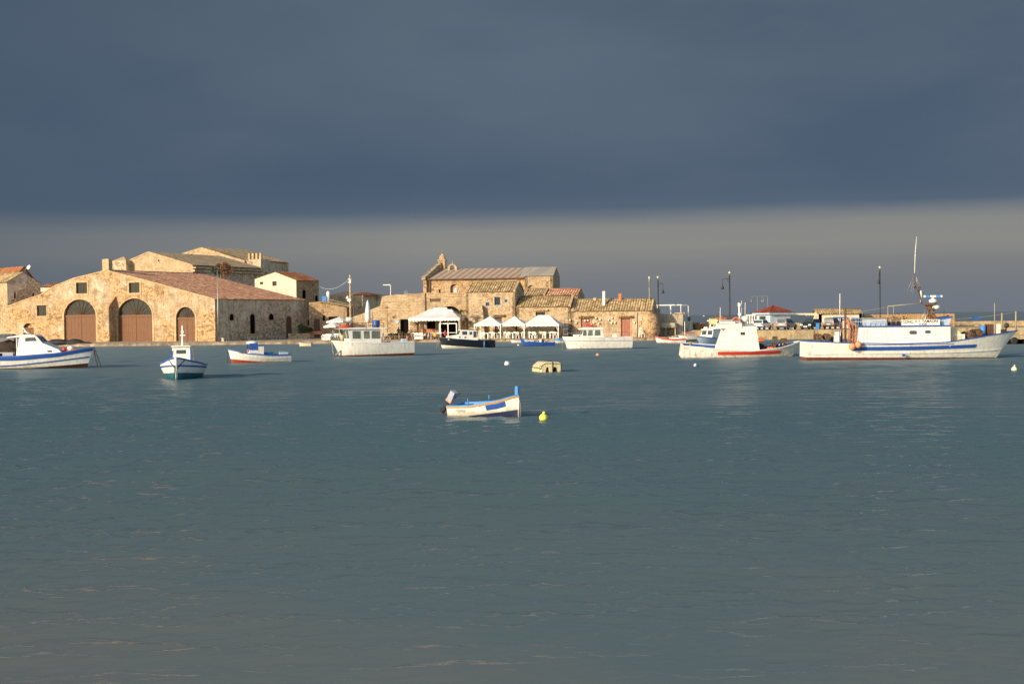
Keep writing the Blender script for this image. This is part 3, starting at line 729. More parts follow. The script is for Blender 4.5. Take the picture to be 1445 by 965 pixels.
F6 = Frame(176, 262, 24)
t = broot(F6, 'pyramid_roofed_lantern', 'small roof turret with a pale pyramid top behind the warehouse ridge', 'turret')
a0 = F6.x(153); a1 = F6.x(178); z0 = F6.z(165, 380); z1 = F6.z(165, 368)
MB().box(((a0+a1)/2, 2, (1+z1)/2), (a1-a0, 3.6, z1-1)).build('wall', M['side'], t)
r = MB(); ax = F6.x(166); az = F6.z(166, 361.5)
q = [(a0+.8, .2, z1), (a1, .2, z1), (a1, 3.8, z1), (a0+.8, 3.8, z1)]
for i in range(4): r.poly([q[i], q[(i+1) % 4], (ax, 2, az)])
r.build('roof', M['cut'], t)

# ---- white house with red roof
F7 = Frame(418, 242, 24)
t = broot(F7, 'white_fronted_house', 'tall house with a cream front, stone side wall and red tile roof', 'house')
g = F7.pts([(359.5, 393.5), (388, 384), (418, 395.5)]); D7 = 7.2
wl = [rect(F7.x(a), F7.x(b), F7.z(a, d), F7.z(a, c)) for a, b, c, d in ((367.5, 372, 398, 401.5), (385, 391, 397, 403.5))]
mb = MB(); shell(mb, [(g[0][0], GZ), (g[2][0], GZ), g[2], g[1], g[0]], D7, wl, .25, 0, 1); mb.build('wall', [M['cream'], M['church']], t)
for w in wl: window(t, w, .18, 'doord', 'pane', .05, False)
r = MB(); tile_roof(r, (g[2][0]+.35, -.2, g[2][1]-.05), (g[2][0]+.35, D7+.2, g[2][1]-.05), (g[1][0], D7+.2, g[1][1]+.05), (g[1][0], -.2, g[1][1]+.05), .34, .42)
tile_roof(r, (g[0][0]-.2, D7, g[0][1]-.05), (g[0][0]-.2, -.2, g[0][1]-.05), (g[1][0], -.2, g[1][1]+.05), (g[1][0], D7, g[1][1]+.05), .4, .5, seg=4); r.build('roof', M['tora'], t)
Fs7 = Frame(418, 242, -66)
for (x0, x1, y0, y1) in ((426, 430.5, 409, 421), (444, 447.5, 417, 425), (433, 436.5, 451, 459.5)):
    o = MB(); a0 = Fs7.x(x0); a1 = Fs7.x(x1); z1 = Fs7.z((x0+x1)/2, y0); z0 = Fs7.z((x0+x1)/2, y1); ol = arch(a0, a1, z0, z1-.25, z1, 6)
    on_side(o, ring(ol, -.12), g[2][0], .05, 1); on_side(o, ol, g[2][0]+.03, .06, 0); o.build('window', [M['dark'], M['cut']], t)
# ---- low buildings at the back of the little square
F8 = Frame(448, 228, 0)
t = broot(F8, 'low_stone_cottage', 'low brown stone cottage with a sloping roof behind the white parasol', 'house')
o8 = F8.pts([(436, 427), (452, 425.5), (468, 428), (489, 434)])
mb = MB(); shell(mb, rag([(o8[0][0], GZ), (o8[-1][0], GZ)] + o8[::-1], .05, 1), 9, [], .3); mb.build('wall', M['church'], t)
r = MB(); tile_roof(r, (o8[1][0], -.3, o8[1][1]-.2), (o8[3][0]+.3, -.3, o8[3][1]), (o8[3][0]+.3, 9, o8[3][1]+.4), (o8[1][0], 9, o8[1][1]+.6), .4, .5, seg=4); r.build('roof', M['tgry'], t)
MB().box((F8.x(447), -.06, F8.z(447, 463)), (.9, .1, 2.9)).build('door', M['doord'], t)
MB().box((F8.x(470), -.06, F8.z(470, 455)), (1.4, .1, 1.9)).build('window', M['dark'], t)
MB().box((F8.x(457), -.04, F8.z(457, 449)), (.35, .1, .8)).build('vent', M['dark'], t)
F8b = Frame(512, 300, 30)
t = broot(F8b, 'flat_stone_building', 'broad stone building with cream and red hipped roofs seen past the utility pole', 'building')
a0 = F8b.x(455); z1 = F8b.z(500, 417)
mb = MB(); shell(mb, rag(rect(a0, 0, GZ, z1), .06, 1), 9, side_m=1); mb.build('wall', [M['wall'], M['side']], t)
for (x0, x1, xa_, yy, mt) in ((470, 508, 490, 410.5, 'cut'), (499, 534, 512, 412, 'tora')):
    r = MB(); b0, b1 = F8b.x(x0, 3), F8b.x(x1, 3); zt = F8b.z(xa_, yy, 3.5); xm = F8b.x(xa_, 3.5)
    q = [(b0, .6, z1+.02), (b1, .6, z1+.02), (b1, 6, z1+.02), (b0, 6, z1+.02)]
    for i in range(4): r.poly([q[i], q[(i+1) % 4], (xm, 3.5, zt)])
    r.build('roof', M[mt], t)
d = P(455.5, 424, 232); d.z = o8[1][1]
o = thing('roof_water_tank', 'blue and white water tank on the cottage roof', 'tank', F8.world(F8.x(456), 4, F8.z(456, 425.5)))
MB().box((-.25, 0, .45), (.75, .8, .9)).build('tank', M['bluel'], o); MB().lathe((.35, 0, 0), [(.28, 0), (.28, 1.6), (.1, 1.75)], 10).build('cylinder_tank', M['plas'], o)
# street door canopy and planter wall near the warehouse end
o = thing('planter_wall', 'low rough stone planter with green shrubs at the end of the warehouse', 'planter', P(423, 470, 221)); o.location.z = GZ
MB().box((0, 0, .45), (3.4, 1.4, .9)).build('wall', M['rough'], o); MB().box((2.0, 1.0, .95), (3.0, .5, .5)).build('terracotta_trough', M['terra'], o)

# ================================================================== centre: long wall, church, tile-roofed houses
F9 = Frame(656, 211, 8)
t = broot(F9, 'terrace_wall_building', 'long blank ochre stone building with a flat top, dark doorway and a wide arch', 'building')
o9 = F9.pts([(498, 447), (515, 441), (524, 436.5), (536, 432), (539, 418.5), (560, 415.5), (598, 413.3), (662, 413.5)])
ar = (F9.x(620), F9.x(650), GZ+.05, F9.z(635, 445), F9.z(635, 432))
dr = rect(F9.x(564.5), F9.x(577.5), GZ+.05, F9.z(571, 450.5)); sl = rect(F9.x(607), F9.x(622), F9.z(615, 425.8), F9.z(615, 421.5))
bar = rect(F9.x(602), F9.x(614), F9.z(608, 471), F9.z(608, 451))
mb = MB(); shell(mb, rag([(o9[0][0], GZ-.1), (o9[-1][0], GZ-.1)] + o9[::-1], .06, .9), 9, [arch(*ar), dr, sl, bar], .6)
mb.build('wall', M['wall'], t)
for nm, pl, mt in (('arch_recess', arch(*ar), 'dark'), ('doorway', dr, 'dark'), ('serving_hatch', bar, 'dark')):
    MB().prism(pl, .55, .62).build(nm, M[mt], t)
MB().prism(sl, .12, .2).build('shutter', M['doord'], t)
c = MB()
for a, b_, y_ in ((536, 600, 437.5), (543, 598, 424.5), (598, 660, 418.5)):
    c.box(((F9.x(a)+F9.x(b_))/2, -.03, F9.z((a+b_)/2, y_)), (F9.x(b_)-F9.x(a), .14, .12))
c.build('string_course', M['cut'], t)
c = MB(); c.box((F9.x(600.5), -.08, F9.z(600, 428)), (.14, .14, 3.0)); c.build('drainpipe', M['doord'], t)

Fc = Frame(781, 230, 8); Dn = 9.5; SK = .36
x0 = Fc.x(603); x1 = Fc.x(746); ze = Fc.z(670, 392.5); zr = Fc.z(670, 378.8, Dn/2)
nic = (Fc.x(636), Fc.x(646.5), Fc.z(641, 416), Fc.z(641, 405.5), Fc.z(641, 401)); slw = rect(Fc.x(619.8), Fc.x(622), Fc.z(621, 414), Fc.z(621, 408.5))
t = broot(Fc, 'old_church', 'old ochre stone church with a rust striped roof and a small pointed bell tower', 'church')
mb = MB(); shell(mb, rect(x0, x1, GZ, ze), .5, [arch(*nic), slw], .45, back=False)
for x in (x1-.5,):
    pl = [(0, GZ), (Dn, GZ), (Dn, ze), (Dn/2, zr-.1), (0, ze)]; on_side(mb, pl, x, .5)
mb.box(((x0+SK*Dn+x1)/2, Dn, (GZ+ze)/2), (x1-x0-SK*Dn, .4, ze-GZ))
mb.build('wall', M['church'], t)
r = MB(); slab(r, (x0-.1, -.35, ze-.05), (x1, -.35, ze-.05), (x1, Dn/2, zr), (x0-.1+SK*Dn/2, Dn/2, zr)); slab(r, (x1, Dn+.3, ze), (x0+SK*Dn, Dn+.3, ze), (x0+SK*Dn/2, Dn/2, zr), (x1, Dn/2, zr))
ro = r.build('roof', M['croof'], t)
r = MB(); r.box(((x0+x1)/2, -.42, ze-.12), (x1-x0+.2, .16, .16)); r.build('gutter', M['doord'], t)
MB().prism(arch(*nic), .42, .5).build('niche', M['rough'], t)
n2 = (Fc.x(640), Fc.x(645), nic[2], Fc.z(642, 410), Fc.z(642, 406.5)); MB().prism(arch(*n2), .34, .44).build('window', M['steel'], t)
MB().prism(slw, .3, .36).build('slit_window', M['dark'], t)
surround(t, arch(*nic), .14, -.04)
c = MB(); c.box((Fc.x(607.3), -.1, (ze+GZ)/2), (.18, .16, ze-GZ)); c.build('drainpipe', M['doord'], t)
# west front, seen edge-on
fx = Fc.x(598.5); fz = Fc.z(600, 394); fa = Fc.z(615, 375, Dn/2)
mb = MB(); on_side(mb, [(-.5, GZ), (Dn+.5, GZ), (Dn+.5, fz), (Dn/2+.7, fa), (Dn/2-.7, fa), (-.5, fz)], fx, x0-fx+.02)
mb.v = [(x+SK*max(0, y), y, z) for x, y, z in mb.v]; mb.build('front_gable', M['church'], t)
c = MB(); on_side(c, [(-.8, fz-.1), (-.8, fz+.3), (Dn/2-.6, fa+.25), (Dn/2-.6, fa-.1)], fx-.2, x0-fx+.1); c.v = [(x+SK*max(0, y), y, z) for x, y, z in c.v]; c.build('front_cornice', M['rough'], t)
# bell tower
bx = Fc.x(625, 5.2); b0 = Fc.x(619, 5.2); bt0 = zr-1.2; bt1 = Fc.z(625, 368.5, 5.2); bt2 = Fc.z(625, 357.8, 5.2)
tw = MB(); w2 = 1.55
for (cx_, cy_) in ((-1, -1), (1, -1), (1, 1), (-1, 1)): tw.box((bx+cx_*.4, 5.2+cy_*.4, (bt0+bt1)/2), (.38, .38, bt1-bt0))
tw.box((bx, 5.2, (bt0+bt1)/2-.7), (1.16, 1.16, bt1-bt0-1.4)); tw.box((bx, 5.2, bt1-.12), (1.17, 1.17, .4)); tw.box((bx, 5.2, bt1+.1), (1.42, 1.42, .2))
tw.box((bx, 5.2, bt1+.55), (1.05, 1.05, .7), top=.62); tw.box((bx, 5.2, (bt1+.88+bt2)/2), (.62, .62, bt2-bt1-.85), top=.15)
tw.tube([(bx, 5.2, bt2-.05), (bx, 5.2, bt2+.5)], .03, 4); two = tw.build('bell_tower', M['church'], t); two.rotation_euler.z = 0
MB().lathe((bx, 5.2, bt1-1.15), [(.28, 0), (.2, .25), (.14, .5), (.03, .6)], 10).build('bell', M['rust'], two)
# arched bell gable
ga = (Fc.x(632.5, 4.1), Fc.x(646, 4.1), zr-.9, Fc.z(640, 379.5, 4.1), Fc.z(640, 372.5, 4.1)); oa = arch(*ga, n=14); ia = ring(oa, .42)
mb = MB(); border(mb, oa, .42, 3.9, 4.4); mb.tube([((ga[0]+ga[1])/2, 4.1, ga[4]), ((ga[0]+ga[1])/2, 4.1, ga[4]+.5)], .05, 5); mb.build('bell_gable', M['cut'], t)
# chancel block
Fk = Frame(781, 228.2, 8); k0 = Fk.x(741); k1 = Fk.x(781); ke = Fk.z(762, 388); kr = Fk.z(762, 377.8, 5.0)
nk = (Fk.x(745), Fk.x(755), Fk.z(750, 418), Fk.z(750, 407), Fk.z(750, 402.5))
mb = MB(); shell(mb, rag(rect(k0, k1, GZ, ke), .03, 1.5), .5, [arch(*nk)], .4, back=False)
for x in (k0, k1-.5): on_side(mb, [(0, GZ), (10, GZ), (10, ke), (5.6, kr), (4.4, kr), (0, ke)], x, .5)
mb.box(((k0+k1)/2, 10, (GZ+ke)/2), (k1-k0, .4, ke-GZ))
ch = mb.build('chancel', M['pal'], t); ch.location = Matrix.Rotation(Fc.phi, 3, 'Z') @ (Fk.o - Fc.o)
r = MB(); slab(r, (k0-.6, -.3, ke-.05), (k1+.1, -.3, ke-.05), (k1+.1, 5, kr+.12), (k0-.6, 5, kr+.12)); slab(r, (k1, 10.2, ke), (k0, 10.2, ke), (k0, 5, kr+.12), (k1, 5, kr+.12)); r.build('chancel_roof', M['croofg'], ch)
MB().prism(arch(*nk), .36, .42).build('niche', M['rough'], ch)

# house with blue windows
Fh = Frame(727, 207, 12); px_ = Fh.loc; Dh = 6.5
hx0, hx1 = Fh.x(657.5), Fh.x(727); hze = Fh.z(692, 412); hzr = Fh.z(692, 399, Dh/2)
wl = [rect(Fh.x(a), Fh.x(b), Fh.z(a, d), Fh.z(a, c)) for a, b, c, d in ((685.5, 691, 426.5, 432), (698, 706.5, 419, 431), (713, 716.3, 422.5, 426.8))]
dh = rect(Fh.x(698), Fh.x(708), GZ+.05, Fh.z(703, 448))
t, ro = house(Fh, hx0, hx1, GZ-.1, hze, hzr, Dh, 'blue_windowed_house', 'stone house with sandy tile roof and small pale blue windows', 'house', 'house', 'tsan', wl + [dh], verge=(hx1-.1,))
for w in wl: window(t, w, .2, 'bluel', 'pane', .09, False)
surround(t, wl[1], .25, -.04, skip_base=False)
MB().prism(dh, .25, .32).build('door', M['doord'], t)
l = MB(); l.box((Fh.x(703.5), -.12, Fh.z(703, 447)), (1.9, .3, .1)); tile_roof(l, (Fh.x(695), -.45, Fh.z(703, 446.2)), (Fh.x(713), -.45, Fh.z(703, 446.2)), (Fh.x(713), .05, Fh.z(703, 444.2)), (Fh.x(695), .05, Fh.z(703, 444.2)), .22, .3); l.build('door_canopy', M['tsan'], t)
q = Fh.pts([(661, 478), (683.5, 478), (683, 455), (681.5, 440), (680, 431.5), (673, 432.5), (666, 434), (663, 440), (661, 452)], -.9)
mb = MB(); mb.prism(rag(q, .12, .5), -.9, .05); mb.build('ruined_buttress', M['rough'], t)

Fg = Frame(806, 205.4, 12); gx0, gx1 = Fg.x(729), Fg.x(805); gze = Fg.z(767, 433); gzr = Fg.z(767, 419.5, 2.8)
w = rect(Fg.x(756), Fg.x(769.5), Fg.z(763, 447), Fg.z(763, 440))
t, ro = house(Fg, gx0, gx1, GZ-.1, gze, gzr, 5.6, 'gazebo_side_house', 'low stone house with rippled sandy tiles and one wide window behind the gazebos', 'house', 'house', 'tsan', [w], verge=(gx1-.1,))
window(t, w, .22, 'doord', 'pane', .1, True); surround(t, w, .2, -.04, skip_base=False)
l = MB(); l.box((Fg.x(763), -.15, Fg.z(763, 437.6)), (2.2, .4, .18)); l.build('ledge', M['rough'], t)
Fu = Frame(816, 215, 12); u0, u1 = Fu.x(771), Fu.x(816); uze = Fu.z(795, 417); uzr = Fu.z(795, 408.5, 3)
t, ro = house(Fu, u0, u1, GZ, uze, uzr, 6, 'red_roofed_house', 'house with a plain dark red tile roof peeping over the tiled cottages', 'house', 'pal', 'tred', [])
Fu = Frame(772, 217.5, 12); u0, u1 = Fu.x(739), Fu.x(769); uze = Fu.z(760, 417); uzr = Fu.z(760, 408.3, 3)
t, ro = house(Fu, u0, u1, GZ, uze, uzr, 6, 'small_tiled_house', 'small sandy tiled roof with a white verge below the church chancel', 'house', 'pal', 'tsan', [], verge=(u1-.1,))

Ft = Frame(920, 203, 12); t0, t1 = Ft.x(806), Ft.x(921); tze = Ft.z(863, 438.5); tzr = Ft.z(863, 423, 2.9)
d1 = rect(Ft.x(819.5), Ft.x(833), GZ+.05, Ft.z(826, 449)); d2 = rect(Ft.x(876), Ft.x(889.5), GZ+.05, Ft.z(882, 449))
t, ro = house(Ft, t0, t1, GZ-.1, tze, tzr, 5.8, 'seafront_cottage', 'low seafront cottage with two faded red doors, sandy tiles and a tall white flue', 'cottage', 'house', 'tsan', [d1, d2], verge=(t0+.2,))
for d in (d1, d2):
    b = MB(); n = 6
    for i in range(n): b.box((d[0][0]+(d[1][0]-d[0][0])*(i+.5)/n, .2+.012*(i % 2), (d[0][1]+d[2][1])/2), ((d[1][0]-d[0][0])/n-.02, .08, d[2][1]-d[0][1]-.04))
    b.build('door', M['doorp'], t)
    l = MB(); xa_, xb_ = d[0][0]-.35, d[1][0]+.45; zt = d[2][1]
    l.box(((xa_+xb_)/2, -.1, zt+.06), (xb_-xa_, .3, .1)); tile_roof(l, (xa_, -.42, zt+.1), (xb_, -.42, zt+.1), (xb_, .05, zt+.32), (xa_, .05, zt+.32), .22, .3); l.build('door_canopy', M['tsan'], t)
    surround(t, d, .14, -.04)
c = MB(); c.tube([(Ft.x(898.3), -.1, Ft.z(898, 441)), (Ft.x(898.3), -.1, GZ)], .09, 6); c.build('drainpipe', M['concrete'], t)
c = MB(); a, z_ = Ft.loc(912.5, 454.5, -.4); c.lathe((0, 0, 0), [(.42, 0), (.45, .05), (.3, .09)], 14); o = c.build('plaque', M['cut'], t); o.location = (a-.4, -.04, z_); o.rotation_euler = (R(90), 0, 0); o.scale = (1, .7, 1)
c = MB(); a = Ft.x(850.5); za = tzr-.9; c.box((a, 1.4, (za-1.2+Ft.z(850, 411, 1.4))/2), (.36, .36, Ft.z(850, 411, 1.4)-za+1.2)); c.build('flue', M['plas'], ro)
c = MB(); a = Ft.x(872); c.box((a, 2.6, tzr+.3), (.42, .42, .95)); c.box((a, 2.6, tzr+.82), (.52, .52, .12)); c.build('chimney', M['terra'], ro)
c = MB(); a = Ft.x(835.5); c.box((a, 2.8, tzr+.1), (.4, .3, .4)); c.build('roof_vent', M['cut'], ro)
c = MB(); a = Ft.x(914.2); c.lathe((a, 2.5, tzr-.4), [(.11, 0), (.11, 3.0), (.13, 3.0), (.13, 3.4), (.17, 3.42), (.17, 3.65), (.02, 3.7)], 8); c.build('flue_pipe', M['concrete'], ro)
c = MB(); a = Ft.x(916.5); zz_ = Ft.z(916, 438)
c.lathe((a, .6, GZ-.1), [(1.5, 0), (1.45, 1.6), (1.32, 2.6), (1.0, 3.3), (.6, zz_-.75), (.15, zz_-.35)], 18); c.build('rounded_buttress', M['church'], t)
# white wall pots
for i, (x, y) in enumerate([(804.7, 451.7), (813, 455.8), (825.6, 452.6), (829.8, 452.2), (841.2, 448.6), (846.8, 451.3), (845, 456.4), (858.9, 451.5), (863.7, 448.6), (863, 456), (868, 455.3), (895.4, 454.9), (904.8, 451.3), (838, 456)]):
    a, z_ = Ft.loc(x, y, -.14); o = MB().lathe((0, 0, 0), [(.05, -.14), (.11, -.08), (.14, .02), (.12, .1), (.08, .12)], 10).build('wall_pot', M['plas'])
    tag(o, 'small white ceramic pot hung on the seafront cottage wall', 'pot', 'white pots on the cottage wall'); o.location = Ft.world(a, -.18, z_)

# shaded wall with the terrace and pergola
Fe = Frame(962, 206.5, 8); e0, e1 = Fe.x(920), Fe.x(963); ez = Fe.z(940, 443)
t = broot(Fe, 'terrace_block', 'shaded grey rendered terrace block beyond the seafront cottage', 'building')
mb = MB(); shell(mb, rag(rect(e0, e1, GZ-.3, ez), .05, 1), 7); mb.box((e1-.35, -.2, (GZ+ez)/2), (.9, .5, ez-GZ+.3)); mb.box((e0+.5, .8, ez+.4), (1.4, 1.4, .9)); mb.build('wall', M['greyc'], t)
mb = MB(); mb.box((Fe.x(942), -1.0, Fe.z(942, 459)), (2.6, 1.8, .7)); mb.box((Fe.x(940), -1.5, 1.0), (.16, .16, 1.6)); mb.box((Fe.x(953), -1.5, 1.0), (.16, .16, 1.6)); mb.build('ledge', M['greyc'], t)
MB().box((e1-.4, .1, ez+.09), (1.5, 1.4, .16)).build('coping', M['cut'], t)
o = thing('white_pergola', 'white metal pergola frame on the shaded terrace block', 'pergola', Fe.world(Fe.x(945), 3, ez), -Fe.phi)
pz = Fe.z(945, 431, 3)-ez
for i, (a, y) in enumerate(((-1.9, 0), (0, 0), (1.55, 0), (2.6, 3), (0, 3), (-1.9, 3))): MB().box((a, y, pz/2), (.1, .1, pz)).build('post', M['plas'], o)
b = MB(); b.box((-.15, 0, pz+.06), (3.7, .14, .14)); b.box((.35, 3, pz+.06), (4.6, .14, .14)); b.box((-1.9, 1.5, pz+.07), (.12, 3, .12)); b.box((2.1, 1.5, pz+.07), (.12, 3.1, .12), rz=R(-18)); b.build('beam', M['plas'], o)
o2 = Fe.world(Fe.x(968), 1, 0)
mb = MB(); mb.box((0, 0, 1.3), (1.3, 3, 2.6)); mb.box((.1, 4.0, .9), (1.6, 5, 1.72)); tag(mb.build('sea_wall_end', M['concrete'], None, Fe.world(Fe.x(968.5), 5, 0)), 'pale concrete ledge at the end of the terrace block', 'wall')
# rocks with dry growth between terrace and pier
mb = MB(); random.seed(3)
for i in range(90):
    a = random.random(); c = P(960 + 44*a, 455, random.uniform(211, 218)); s = random.uniform(.3, .65)
    c.z = random.uniform(.9, 2.3 - .5*a); mb.ball(c, (s*1.3, s, s*.8), 7, 5)
for v in range(len(mb.v)): mb.v[v] = tuple(q + random.uniform(-.07, .07) for q in mb.v[v])
mb.s = [False]*len(mb.s)
o = mb.build('rock_bank', stone('rock_bank_stone', (.36, .25, .13), (.14, .1, .06), (.24, .13, .06), 1.5, .4, .4, 7)); o['kind'] = 'stuff'

# ================================================================== pier buildings
Fp = Frame(1096, 212, -20)
t = thing('seafront_kiosk', 'pale blue kiosk with a dark red pyramid roof on the pier', 'kiosk', P(1091.5, 463, 213), R(24)); t.location.z = PZ
MB().box((0, 0, 1.15), (3.6, 3.6, 2.3)).build('wall', M['bluep'], t)
MB().box((0, 0, 2.27), (4.5, 4.5, .22)).build('eaves', M['bluep'], t)
r = MB(); q = [(-2.35, -2.35, 2.4), (2.35, -2.35, 2.4), (2.35, 2.35, 2.4), (-2.35, 2.35, 2.4)]
for i in range(4): tile_roof(r, q[i], q[(i+1) % 4], (0, 0, 3.5), (0, 0, 3.5), .33, .35, .03)
r.build('roof', M['kiosk'], t)
w = MB(); w.box((-1.81, .2, 1.4), (.06, 1.6, 1.0)); w.build('window', M['glass'], t)
o = thing('white_balustrade', 'white pillared balustrade standing beside the kiosk', 'balustrade', P(1060, 463, 214)); o.location.z = PZ
b = MB()
for i in range(4): b.lathe((-.55+i*.36, 0, 0), [(.14, 0), (.09, .3), (.12, 1.0), (.09, 1.8), (.14, 2.0)], 8)
b.box((0, 0, 2.08), (1.5, .4, .2)); b.build('balusters', M['plas'], o)
o = thing('cream_pergola', 'long cream beam pergola joining the kiosk and the tiled hut', 'pergola', P(1113, 463, 214)); o.location.z = PZ
b = MB(); b.box((2.1, 0, 2.16), (4.4, .3, .24)); b.build('beam', M['cream'], o)
b = MB()
for i in range(5): b.box((2.6+i*.36, -.2, 2.0), (.14, 1.1, .16), ry=.0)
b.build('rafters', M['cream'], o)
for a in (.3, 4.1): MB().box((a, 0, 1.02), (.22, .22, 2.04)).build('post', M['cream'], o)
Fq = Frame(1216, 210, 0); q0, q1 = Fq.x(1156), Fq.x(1216); qe = Fq.z(1186, 443); qr = Fq.z(1186, 437.3, 2.2)
t, ro = house(Fq, q0, q1, PZ-.05, qe, qr, 4.4, 'tiled_pier_hut', 'long cream hut with a low sandy tile roof on the pier', 'hut', 'cream', 'tsan', [], over=.35, gap=.3)
window(t, rect(Fq.x(1201.5), Fq.x(1212), Fq.z(1206, 459), Fq.z(1206, 448)), -.04, 'bluel', 'glass', .12)
Fr_ = Frame(1216, 214, 0)
o = broot(Fr_, 'reed_fence', 'tall tan reed fence along the pier behind the trawler', 'fence')
r0, r1, rz_ = Fr_.x(1219), Fr_.x(1347), Fr_.z(1280, 443.3)
b = MB()
n = 150
for i in range(n): b.box((r0+(r1-r0)*(i+.5)/n, random.uniform(-.02, .02), (PZ+rz_)/2+random.uniform(-.02, .03)), ((r1-r0)/n*.96, .06, rz_-PZ))
b.build('reed_screen', M['reed'], o)
for i in range(8): MB().box((r0+(r1-r0)*(i/7), .12, (PZ+rz_)/2), (.1, .1, rz_-PZ+.1)).build('post', M['doord'], o)
Fv = Frame(1345, 218, 0); v1 = Fv.x(1700)
mb = MB(); shell(mb, rag(rect(Fv.x(1340), v1, PZ-.05, Fv.z(1400, 453)), .03, 2), .8)
tag(mb.build('pier_parapet', M['pier'], None, Fv.o), 'low pale stone parapet along the far edge of the pier', 'wall')
# low landing stage by the trawler's bow
t = thing('landing_stage', 'low weathered concrete landing stage with black tyres beside the trawler bow', 'jetty', P(1440, 480, 152)); t.location.z = 0
MB().box((2.2, 1.5, .72), (7.4, 3, .4)).build('deck', M['pier'], t)
for i in range(5): MB().box((-1.0+i*1.6, 1.5, .2), (.35, 2.4, 1.0)).build('pile', M['dark'], t)  # near-black piles, shade under the deck put in as colour
for a in (-.7, 1.0): MB().lathe((0, 0, 0), [(.2, -.08), (.36, -.1), (.42, 0), (.36, .1), (.2, .08)], 12).build('tyre', M['black'], t, (a, -.1, .35)).rotation_euler = (R(90), 0, 0)
# ================================================================== boats
class Hull:
    def __init__(s, L, B, sheer, rake=.8, keel=-.35, transom=.8, srake=.0, flare=.5, mid=.45, full=2.2, bowz=None):
        s.L, s.B, s.sheer, s.rake, s.keel, s.tr, s.srake, s.flare, s.mid, s.full = L, B, sheer, rake, keel, transom, srake, flare, mid, full
    def zs(s, t):
        l = s.sheer
        for (a, za), (b, zb) in zip(l, l[1:]):
            if t <= b:
                u = (t-a)/(b-a); k = u*u*(3-2*u)*.35 + u*.65; return za + (zb-za)*k
        return l[-1][1]
    def hb(s, t):
        if t < s.mid: return s.B/2*(s.tr + (1-s.tr)*math.sin(PI/2*t/s.mid))
        u = min(1.0, (t-s.mid)/(1-s.mid)); return s.B/2*max(.012, (1-u**s.full)**.85)
    def pt(s, t, z, side, off=0.0):
        zs, k = s.zs(t), s.keel
        v = max(0, min(1, (z-k)/(zs-k))); e = .22 + s.flare*max(0, t-.15)**1.6
        y = s.hb(t)*v**e
        x = t*s.L
        if t > .6: x -= s.rake*max(0.0, 1-v)**.85*((t-.6)/.4)**2
        if t < .2: x += s.srake*(1-v)*((.2-t)/.2)
        return Vector((x, (y+off)*side, z))
    def build(s, bands, mats, parent, ns=26, name='hull', pitch=0):
        """bands: list of (top height function or None for the sheer, material index), from the keel up"""
        mb = MB(); secs = []; mi = None
        for i in range(ns+1):
            t = i/ns; t = t if t < .7 else .7 + .3*(1-max(0.0, 1-(t-.7)/.3)**1.5)
            zs = s.zs(t); z0 = s.keel; zl = [z0]; mm = []
            for fn, m in bands:
                z1 = zs if fn is None else max(z0+.004, min(zs-.004, fn(t, zs)))
                n = 3
                for j in range(1, n+1): zl.append(z0+(z1-z0)*j/n); mm.append(m)
                z0 = z1
            secs.append([s.pt(t, z, -1) for z in zl]); mi = mm
        for side in (1, -1):
            ids = [[mb.vert((p.x, p.y*side, p.z)) for p in q] for q in secs]
            for i in range(ns):
                for j in range(len(mi)):
                    mb.face((ids[i][j], ids[i+1][j], ids[i+1][j+1], ids[i][j+1])[::side], mi[j], True)
        for j in range(len(mi)):             # transom
            a, b = secs[0][j], secs[0][j+1]
            mb.face([mb.vert(p) for p in (a, (a.x, -a.y, a.z), (b.x, -b.y, b.z), b)], mi[j])
        return mb.build(name, mats, parent)
    def deck(s, parent, drop, mats, t0=.0, t1=.985, ns=22, name='deck', wall=.05):
        """inside of the bulwark (material 1) and the deck (material 0)"""
        mb = MB(); rows = []
        for i in range(ns+1):
            t = t0+(t1-t0)*i/ns; zs = s.zs(t); zd = zs-drop(t) if callable(drop) else zs-drop
            h = max(.005, s.hb(t)-wall); a = s.pt(t, zs, 1).x; q = max(.004, min(h, s.pt(t, zd, 1).y-wall)); x = s.pt(t, zd, 1).x
            rows.append([(a, -h, zs-.01), (x, -q, zd), (x, 0, zd+.03), (x, q, zd), (a, h, zs-.01)])
        ids = [[mb.vert(p) for p in r] for r in rows]
        for i in range(ns):
            for j in range(4): mb.face((ids[i][j], ids[i][j+1], ids[i+1][j+1], ids[i+1][j]), 1 if j in (0, 3) else 0, False)
        mb.face(ids[0], 1)
        return mb.build(name, mats, parent)
    def rail(s, parent, mat, w=.1, h=.08, name='gunwale', t0=0.0, t1=1.0, ns=30, dz=0.0, out=.02, stern=True):
        mb = MB(); L = []
        for side in (-1, 1):
            row = []
            for i in range(ns+1):
                t = t0+(t1-t0)*i/ns; z = s.zs(t)+dz; p = s.pt(t, s.zs(t), side, out); y0 = p.y; y1 = y0 - side*min(w, abs(y0)+.0)
                row.append([(p.x, y0, z-h*.6), (p.x, y0, z+h*.4), (p.x, y1, z+h*.4), (p.x, y1, z-h*.6)])
            mb.grid(row, 0, False, close=True); L.append(row)
        if stern and t0 == 0: 
            z = s.zs(0)+dz; y = s.hb(0); mb.box((.02, 0, z-h*.1), (w*.8, 2*y, h))
        return mb.build(name, mat, parent)
    def strip(s, parent, mat, t0, t1, lo, hi, name='stripe', off=.018, ns=24, sides=(-1, 1), rows=3):
        mb = MB()
        for side in sides:
            g = []
            for i in range(ns+1):
                t = t0+(t1-t0)*i/ns; a = lo(t); b = hi(t)
                g.append([s.pt(t, a, side, .0)] + [s.pt(t, a+(b-a)*j/rows, side, off) for j in range(rows+1)] + [s.pt(t, b, side, 0)])
            mb.grid(g, 0, False)
        return mb.build(name, mat, parent)
